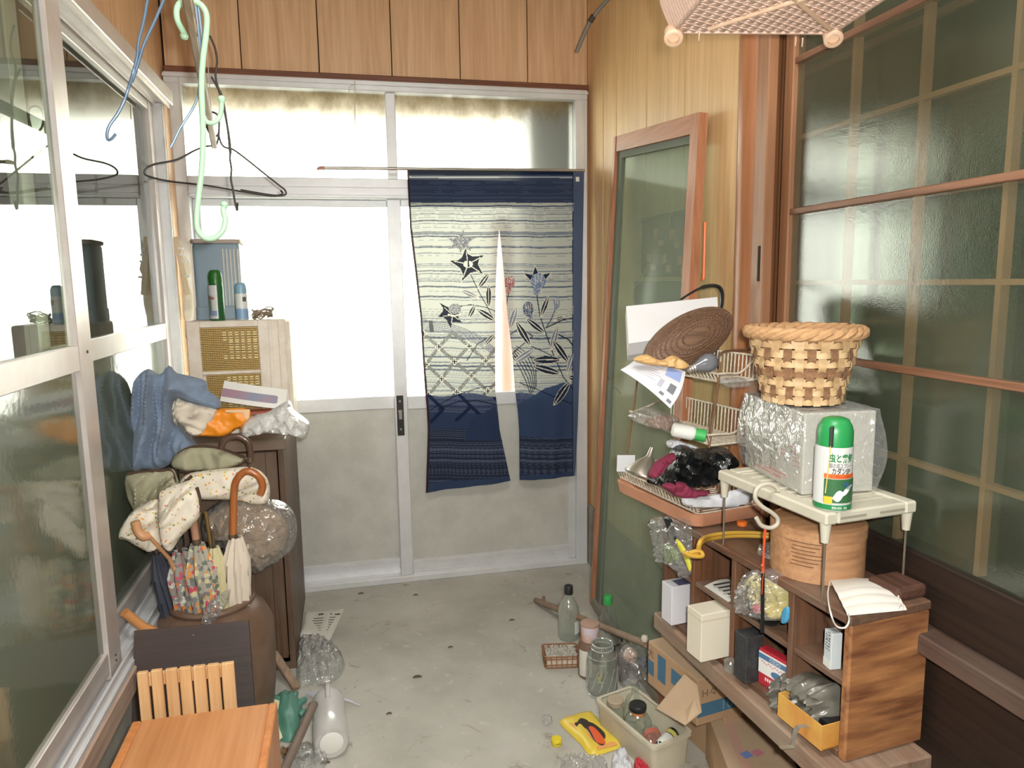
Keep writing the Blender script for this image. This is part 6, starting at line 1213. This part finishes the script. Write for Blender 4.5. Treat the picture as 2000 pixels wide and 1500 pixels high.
m = MB(); pillow(m, [(1226,812),(1250,800),(1262,795),(1285,797),(1310,808),(1326,820),(1330,838),(1310,842),(1280,838),(1250,830)], plane_y(-1.42), 0.04, 0.5, folds=0.8, fs=8, seed=85); o = m.build('plastic_bag', film, None); tag(o, 'clear plastic bag with brownish scraps on the middle rack tier', 'bag')
m = MB(); pillow(m, [(1262,822),(1290,810),(1318,818),(1326,834),(1300,838),(1275,836)], plane_y(-1.42), 0.02, folds=0.5, seed=86); m.build('scraps', P('brown_scraps', S(176,140,116), 0.8, spot=0.5, spot_scale=40), o)
wbt = thing('bottle', 'white plastic bottle with a green cap lying on the middle rack tier', 'bottle', at(1345,855,Y=-1.62)); b0, b1 = at(1312,838,Y=-1.60), at(1378,852,Y=-1.63); d = (b1-b0).normalized(); Lb = (b1-b0).length
m = MB(); m.lathe([(0.012,0),(0.018,0.004),(0.019,0.01),(0.019,Lb-0.035),(0.014,Lb-0.028),(0.012,Lb-0.026)], b0, 24, axis=d); m.build('body', P('white_plastic', S(226,226,220), 0.5), wbt)
m = MB(); m.lathe([(0.016,Lb-0.028),(0.0165,Lb-0.002),(0.014,Lb),(0,Lb)], b0, 20, axis=d); m.build('cap', P('bright_green_cap', S(60,170,86), 0.4), wbt)
fn_ = thing('funnel', 'dull aluminium funnel lying mouth down at the far end of the bottom rack tier', 'funnel', at(1255,935,Y=-1.50)); c_ = at(1258,925,Y=-1.48); tip = at(1274,874,Y=-1.48); d = (tip-c_).normalized(); Lf = (tip-c_).length
m = MB(); m.lathe([(0.050,-0.004),(0.0515,0.0),(0.050,0.004),(0.030,Lf*0.40),(0.012,Lf*0.62),(0.009,Lf*0.68),(0.006,Lf),(0.005,Lf),(0.008,Lf*0.66),(0.028,Lf*0.38),(0.048,0.0)], c_, 32, axis=d); m.build('cone', P('dull_aluminium', S(178,172,160), 0.38, 0.75), fn_)
m = MB(); m.tube([c_+(d.orthogonal().normalized()*math.cos(i*PI/16)+d.cross(d.orthogonal().normalized())*math.sin(i*PI/16))*0.051 for i in range(32)], 0.002, 6, True); m.build('rolled_rim', P('dull_aluminium', S(178,172,160), 0.38, 0.75), fn_)
m = MB(); m.bar(at(1205,905,Y=-1.35), at(1240,905,Y=-1.36), 0.05, 0.001, (0,1,0)); o = m.build('card', P('white_paper', S(204,206,210), 0.7), None); tag(o, 'blank white card standing behind the funnel', 'card')
blk = P('black_bin_film', S(26,28,28), 0.22, bump=0.6, bump_scale=40)
m = MB(); pillow(m, [(1263,940),(1280,925),(1302,905),(1310,880),(1330,868),(1360,876),(1400,872),(1424,880),(1425,908),(1422,935),(1395,938),(1362,948),(1330,946),(1310,952),(1280,948)], plane_y(-1.60), 0.045, 0.5, folds=1.0, fs=14, seed=87); o = m.build('bin_bag', blk, None); tag(o, 'crumpled glossy black plastic bag on the bottom rack tier', 'bag')
m = MB(); pillow(m, [(1266,925),(1282,900),(1312,884),(1318,892),(1300,912),(1285,928),(1272,934)], plane_y(-1.635), 0.02, folds=0.5, seed=88); o = m.build('maroon_cloth', P('maroon_cloth', S(120,36,62), 0.85), None); tag(o, 'maroon cloth scrap between the funnel and the black bag', 'cloth')
m = MB(); pillow(m, [(1294,946),(1320,940),(1340,944),(1352,955),(1385,958),(1380,966),(1340,972),(1318,968),(1300,956)], plane_y(-1.66), 0.018, folds=0.5, seed=89); o = m.build('maroon_cloth', P('maroon_cloth', S(120,36,62), 0.85), None); tag(o, 'maroon cloth under the front of the black bag', 'cloth')
m = MB(); pillow(m, [(1336,968),(1370,970),(1400,966),(1440,955),(1468,945),(1470,975),(1440,990),(1400,992),(1360,992),(1334,985)], plane_y(-1.655), 0.012, folds=0.4, fs=5, seed=90); o = m.build('paper_wad', P('white_paper', S(204,206,210), 0.7), None); tag(o, 'crumpled white paper at the near end of the bottom rack tier', 'paper')
m = MB(); pillow(m, [(1302,862),(1318,858),(1345,866),(1362,872),(1356,880),(1330,874),(1306,874)], plane_y(-1.58), 0.012, folds=0.5, seed=91); o = m.build('paper_wad', P('white_paper', S(204,206,210), 0.7), None); tag(o, 'small white paper scrap on top of the black bag', 'paper')

# ------------------------------------------------------------------ glazed wooden door leaning on the right wall, things behind it
TL, TR_, BL, BR = V((1.742,-0.49,1.952)), V((1.742,-1.212,1.888)), V((1.60,-0.615,0.066)), V((1.60,-1.337,0.002))
q = NT('green_old_glass'); tr = q.n('BsdfTransparent', {'Color': (0.74,0.83,0.74,1)}); df = q.n('BsdfDiffuse', {'Color': S(178,184,168)}); gl = q.n('BsdfGlossy', {'Color': (1,1,1,1), 'Roughness': 0.09})
m0 = q.n('MixShader', {0: 0.30, 1: tr.outputs[0], 2: df.outputs[0]}); m1 = q.n('MixShader', {0: 0.012, 1: m0.outputs[0], 2: gl.outputs[0]}); q.l(m1.outputs[0], q.out.inputs[0]); old_glass = q.m
gd = thing('leaning_door', 'old wooden glazed door leaning against the right wall beside the entrance', 'door', (1.66,-0.95,0))
dn = (TR_-TL).cross(BL-TL).normalized(); dn = dn if dn.x < 0 else -dn
dv = lambda u, v: (TL*(1-u)+TR_*u)*(1-v)+(BL*(1-u)+BR*u)*v
def dbar(nm, u0, u1, v0, v1, mat, t0=0.0, t1=0.03, par=None):
    m = MB(); c = [dv(u0,v0), dv(u1,v0), dv(u1,v1), dv(u0,v1)]
    m.add([p-dn*(t1-0.0)+dn*0.03 for p in c]+[p-dn*t0+dn*0.03 for p in c], [[0,1,2,3],[7,6,5,4],[0,4,5,1],[1,5,6,2],[2,6,7,3],[3,7,4,0]]); return m.build(nm, mat, par or gd)
dfm = WOOD('door_frame_wood', S(146,94,66), S(180,124,90), 'z', 0.45); dfx = WOOD('door_frame_rail', S(146,94,66), S(180,124,90), 'y', 0.45)
dbar('stile', 0, 0.028, 0, 1, dfm); dbar('frame_reflection', 0.028, 0.09, 0.03, 0.985, P('grey_green_reflection', S(98,106,92), 0.7), 0.014, 0.03); dbar('frame_reflection', 0.09, 0.925, 0.028, 0.045, P('grey_green_reflection', S(98,106,92), 0.7), 0.014, 0.03); dbar('stile', 0.925, 1, 0, 1, dfm); dbar('top_rail', 0.05, 0.925, 0, 0.032, dfx); dbar('bottom_rail', 0.028, 0.925, 0.985, 1, P('dusty_rail', S(128,122,108), 0.8))  # grey-green strips: the frame's reflection in the glass, built as coloured parts
dbar('glass_pane', 0.05, 0.925, 0.032, 0.985, old_glass, 0.022, 0.026)
ppg = thing('peg_board', 'dark green board with pale pegs hanging behind the glass of the leaning door', 'board', at(1298,540,X=1.763))
A, B = at(1256,432,X=1.763), at(1352,432,X=1.763); z1, z0 = at(1300,422,X=1.763).z, at(1300,540,X=1.763).z
m = MB(); m.box((1.757,B.y,z0), (1.766,A.y,z1), 0.002); m.box((1.752,B.y,z1-0.01), (1.766,A.y,z1+0.008), 0.003); m.build('panel', P('dark_green_board', S(44,64,50), 0.6), ppg)
for x, y, h_ in ((1284,455,9),(1315,457,9),(1293,475,6),(1324,479,6),(1270,503,8),(1298,505,8),(1331,509,8),(1308,525,7),(1338,530,7),(1278,522,6)):
    c_ = at(x,y,X=1.755); m = MB(); m.box((1.745,c_.y-0.012,c_.z-0.0018*h_), (1.757,c_.y+0.012,c_.z+0.0018*h_), 0.002); m.build('peg', P('pale_peg', S(206,150,130), 0.6), ppg)
m = MB(); c_ = at(1308,436,X=1.75); m.tube(spline([c_+V((0,0,-0.02)), c_+V((0,0.0,0.02)), c_+V((0,-0.02,0.035)), c_+V((0,-0.035,0.02))], 5), 0.003, 6); m.build('hook', steel, ppg)
A, B = at(1244,560,X=1.76), at(1340,560,X=1.76); m = MB(); m.box((1.748,B.y,A.z-0.14), (1.766,A.y,A.z+0.02), 0.003); o = m.build('blue_board', P('blue_board', S(74,96,110), 0.7, spot=0.5, spot_scale=26, spot_col=S(120,136,140)), None); tag(o, 'blue speckled board behind the glass below the green peg board', 'board')
m = MB(); m.tube(spline([at(1224,495,X=1.745),at(1256,540,X=1.745),at(1240,560,X=1.745),at(1235,585,X=1.745),at(1245,600,X=1.745)], 5), 0.0015, 5); m.tube([at(1256,540,X=1.745), at(1268,512,X=1.745)], 0.0015, 5); o = m.build('string', string, None); tag(o, 'loose string hanging behind the glass of the leaning door', 'string')
m = MB(); m.tube([at(1377,434,X=1.732), at(1374,545,X=1.732)], 0.0048, 8); m.tube([at(1373,546,X=1.735), at(1370,546,X=1.735)], 0.004, 8); o = m.build('orange_stick', P('orange_plastic', S(236,120,60), 0.4), None); tag(o, 'thin orange plastic stick tucked beside the leaning door frame', 'stick')
m = MB(); m.tube(spline([at(1190,440,Y=-0.5),at(1205,462,Y=-0.5),at(1201,530,Y=-0.53),at(1196,620,Y=-0.56),at(1186,720,Y=-0.6),at(1192,745,Y=-0.6),at(1212,768,Y=-0.62)], 5), 0.0022, 6); o = m.build('brown_wire', P('rust_wire', S(110,78,54), 0.6), None); tag(o, 'thin brown wire dangling along the left edge of the leaning door', 'wire')
# grey cable stub at the top of the corner
m = MB(); m.tube(spline([at(1196,-10,Y=-0.35),at(1172,16,Y=-0.33),at(1152,44,Y=-0.3),at(1138,74,Y=-0.28),at(1126,102,Y=-0.26)], 6), 0.0085, 10); o = m.build('cable', P('grey_cable', S(128,124,116), 0.5), None); tag(o, 'grey cable stub sticking out at the top of the far right corner', 'cable')
m = MB(); m.lathe([(0.011,0),(0.012,0.004),(0.012,0.028),(0.009,0.03)], at(1160,30,Y=-0.31), 14, axis=(at(1150,46,Y=-0.3)-at(1160,30,Y=-0.31))); m.build('cable_clip', P('dark_clip', S(70,64,58), 0.6), o)
# ------------------------------------------------------------------ hanging pole, wire hangers, green hook, woven tray
YP = lambda x: 0
pw = WOOD('bamboo_pole', S(132,104,72), S(170,138,98), 'y', 0.5)
pe = at(418,281,Y=-0.5); pn = at(366,-4,Y=-1.72); pfar = pe+(pn-pe)*2.6
pole = thing('hanging_pole', 'flat brown wooden pole hung in the depth of the hall above the cabinet', 'pole', pe)
m = MB(); m.bar(pe, pfar, 0.018, 0.034, (0,0,1), 0.003); m.build('bar', pw, pole)
m = MB(); q1 = pn+(pn-pe)*0.3; m.tube([q1+V((0,0,0.0)), V((q1.x,q1.y,2.76))], 0.003, 6); m.build('hanging_wire', steel, pole)
m = MB(); q2 = pe+(pn-pe)*0.05; m.tube([q2, V((q2.x-0.0,q2.y,2.76))], 0.0014, 5); m.build('hanging_wire', string, pole)
mint = P('mint_plastic', S(176,216,182), 0.4)
YG = -1.62
g = lambda *l: [at(x,y,Y=YG) for x, y in l]
gh = thing('green_hook', 'mint green plastic-coated double hook hanging over the pole', 'hook', at(412,468,Y=YG))
m = MB(); m.tube(spline(g((360,68),(357,60),(347,40),(345,20),(352,6),(368,2),(384,4),(398,16),(404,36),(402,70),(397,110),(394,150),(394,190),(396,240),(396,290),(393,340),(387,390),(384,430),(388,452),(402,465),(420,464),(435,450),(440,430),(436,412),(438,402)), 5), 0.0062, 12); m.build('long_hook', mint, gh)
m = MB(); m.tube(spline(g((398,228),(404,238),(416,240),(427,232),(432,216),(433,196)), 5), 0.005, 10); m.build('side_hook', mint, gh)
for x, y in ((360,70),(438,400),(433,194)):
    m = MB(); c_ = at(x,y,Y=YG); m.lathe([(0,-0.0085),(0.006,-0.006),(0.0085,0),(0.006,0.006),(0,0.0085)], c_, 14); m.build('tip', mint, gh)
bl = P('blue_vinyl_wire', S(96,118,140), 0.4, 0.2); bl2 = P('pale_blue_wire', S(126,150,172), 0.4, 0.2); blk_w = P('dark_wire', S(70,66,62), 0.45, 0.4)
def hanger(label, paths, Y, r, mat, tips=()):
    t = thing('wire_hanger', label, 'hanger', at(paths[0][-1][0], paths[0][-1][1], Y=Y))
    for nm, pth in zip(('wire_arm','wire_arm','neck','wire_loop'), paths):
        m = MB(); m.tube(spline([at(p[0],p[1],Y=Y-(p[2] if len(p) > 2 else 0)) for p in pth], 5), r, 7); m.build(nm, mat, t)
    return t
hanger('blue wire hanger hanging upside down at the upper left with its hook bent left', [[(290,-12),(281,40),(271,80),(268,110),(262,135),(254,165,0.004)], [(325,-12),(305,35),(282,85),(274,110),(268,130),(258,160)], [(262,135,0.003),(256,155,0),(250,175,0.004),(242,198),(230,222),(214,245),(209,262),(211,273),(219,270),(226,261)]], -1.66, 0.003, bl)
hanger('thin blue wire hanger hung upside down along the pole behind the green hook', [[(380,-12),(385,40),(391,90),(397,124)], [(384,-12),(392,50),(397,100),(398,126)], [(398,124),(390,160),(386,190),(372,220),(352,250),(340,275),(333,288)]], -1.56, 0.0026, bl2)
hanger('dark wire hanger hanging the right way up from the end of the pole', [[(427,263),(425,276),(420,284),(402,286),(380,294),(345,312),(305,320),(287,328),(282,338),(292,345),(330,354),(400,362),(470,374),(530,383),(551,379),(548,372)],
    [(427,263),(432,280),(440,288),(455,292),(480,310),(520,342),(545,362),(557,372),(556,381),(530,381),(470,371)], [(427,268),(428,240),(425,225),(414,219),(404,224),(402,240),(408,258),(418,267),(426,262),(428,250)]], -0.52, 0.0034, blk_w)
hanger('dark wire hanger hung upside down just right of the green hook', [[(410,70),(420,95),(424,120),(421,150),(430,185),(438,215),(445,255),(449,298)], [(413,150),(424,170),(434,190),(443,240),(448,270),(451,300)], [(450,298),(449,310),(452,330),(451,350),(455,370),(458,390),(461,405),(463,411),(464,404),(464,396)]], -0.75, 0.0034, blk_w)
m = MB(); m.tube([at(348,148,Y=-0.062), at(349,160,Y=-0.07), at(352,200,Y=-0.075), at(356,236,Y=-0.075)], 0.0017, 6); o = m.build('string', string, None); tag(o, 'short white string hanging from a nail at the top left of the door frame', 'string')
m = MB(); pts = [at(370,352,Y=-0.06), at(372,400,Y=-0.07), at(366,440,Y=-0.07), at(362,470,Y=-0.07)]
# woven tray hanging at the upper right, seen from below
wv = P('pink_beige_cane', S(206,176,158), 0.6, spot=0.2, spot_scale=30); wv2 = P('pale_bamboo_end', S(222,190,160), 0.5)
ZB = 1.90
c0, c1 = at(1316,62,Z=ZB), at(1626,64,Z=ZB)
ex = (c1-c0); Wd = ex.length; ex.normalize(); ey = V((ex.y,-ex.x,0)); ey = ey if ey.y < 0 else -ey
tray = thing('woven_tray', 'pinkish woven cane tray basket with bamboo runners hanging at the upper right', 'basket', c0+ex*Wd/2+ey*0.15)
Dp = 0.34; nU, nV = 17, 27
fpos = lambda a, b, z: c0 + ex*(a*Wd) + ey*(b*Dp) + V((0,0,z))
m = MB()
for i in range(nU+1):
    a = i/nU; m.tube([fpos(a, j/(nV), 0.0022*(1 if (i+j) % 2 else -1)) for j in range(nV+1)], 0.0055, 6, flat=0.4)
m.build('weave_lengthwise', wv, tray, kind='stuff')
m = MB()
for j in range(nV+1):
    b = j/nV; m.tube([fpos(i/nU, b, 0.0022*(-1 if (i+j) % 2 else 1)) for i in range(nU+1)], 0.0036, 6, flat=0.4)
m.build('weave_crosswise', wv, tray, kind='stuff')
def side(pa, pb, out, nm):
    m = MB(); n = int((V(pb)-V(pa)).length/0.013)
    for i in range(n+1): p_ = V(pa)+(V(pb)-V(pa))*i/n; m.tube([p_, p_+out*0.5+V((0,0,0.05)), p_+out+V((0,0,0.13))], 0.005, 5)
    for k in range(9): m.tube([V(pa)+out*(k/8)+V((0,0,0.13*k/8)), V(pb)+out*(k/8)+V((0,0,0.13*k/8))], 0.0045, 5)
    m.build(nm, wv, tray, kind='stuff')
side(fpos(0,0,0), fpos(1,0,0), -ey*0.03, 'side_weave'); side(fpos(0,0,0), fpos(0,1,0), -ex*0.045, 'side_weave'); side(fpos(1,0,0), fpos(1,1,0), ex*0.045, 'side_weave'); side(fpos(0,1,0), fpos(1,1,0), ey*0.03, 'side_weave')
for a in (0.0, 1.0):
    for bb_ in (0.0, 1.0):
        m = MB(); d = V((-0.30,-0.62,-0.72)).normalized(); m.lathe([(0.0,0.001),(0.017,0.0),(0.0195,0.004),(0.0195,0.030),(0.016,0.033),(0.012,0.033),(0.012,0.022),(0.0,0.022)], fpos(a,bb_,-0.002)-d*0.008, 20, axis=d); m.build('bamboo_foot', wv2, tray)
for a, b in (((0.17,0.14),(0.47,0.55)), ((0.90,0.16),(0.53,0.55)), ((0.47,0.55),(0.80,0.95)), ((0.53,0.55),(0.2,0.95))):
    m = MB(); m.tube([fpos(a[0],a[1],-0.010), fpos(b[0],b[1],-0.010)], 0.0042, 8); m.build('brace', wv2, tray)
for a, b in ((0.1,0.1),(0.9,0.1),(0.1,0.9),(0.9,0.9)):
    m = MB(); m.tube([fpos(a,b,0.13), V((fpos(0.5,0.5,0).x+(a-0.5)*0.04, fpos(0.5,0.5,0).y, 2.5)), V((fpos(0.5,0.5,0).x, fpos(0.5,0.5,0).y, 2.76))], 0.0015, 5); m.build('cord', string, tray)
for x, y in ((1555,72),(1568,74),(1366,62)):
    c_ = at(x,y,Z=ZB-0.006); m = MB(); m.tube([c_, c_-V((0.001,0,0.018))], [0.002,0.0012], 5); m.build('frayed_end', wv2, tray)
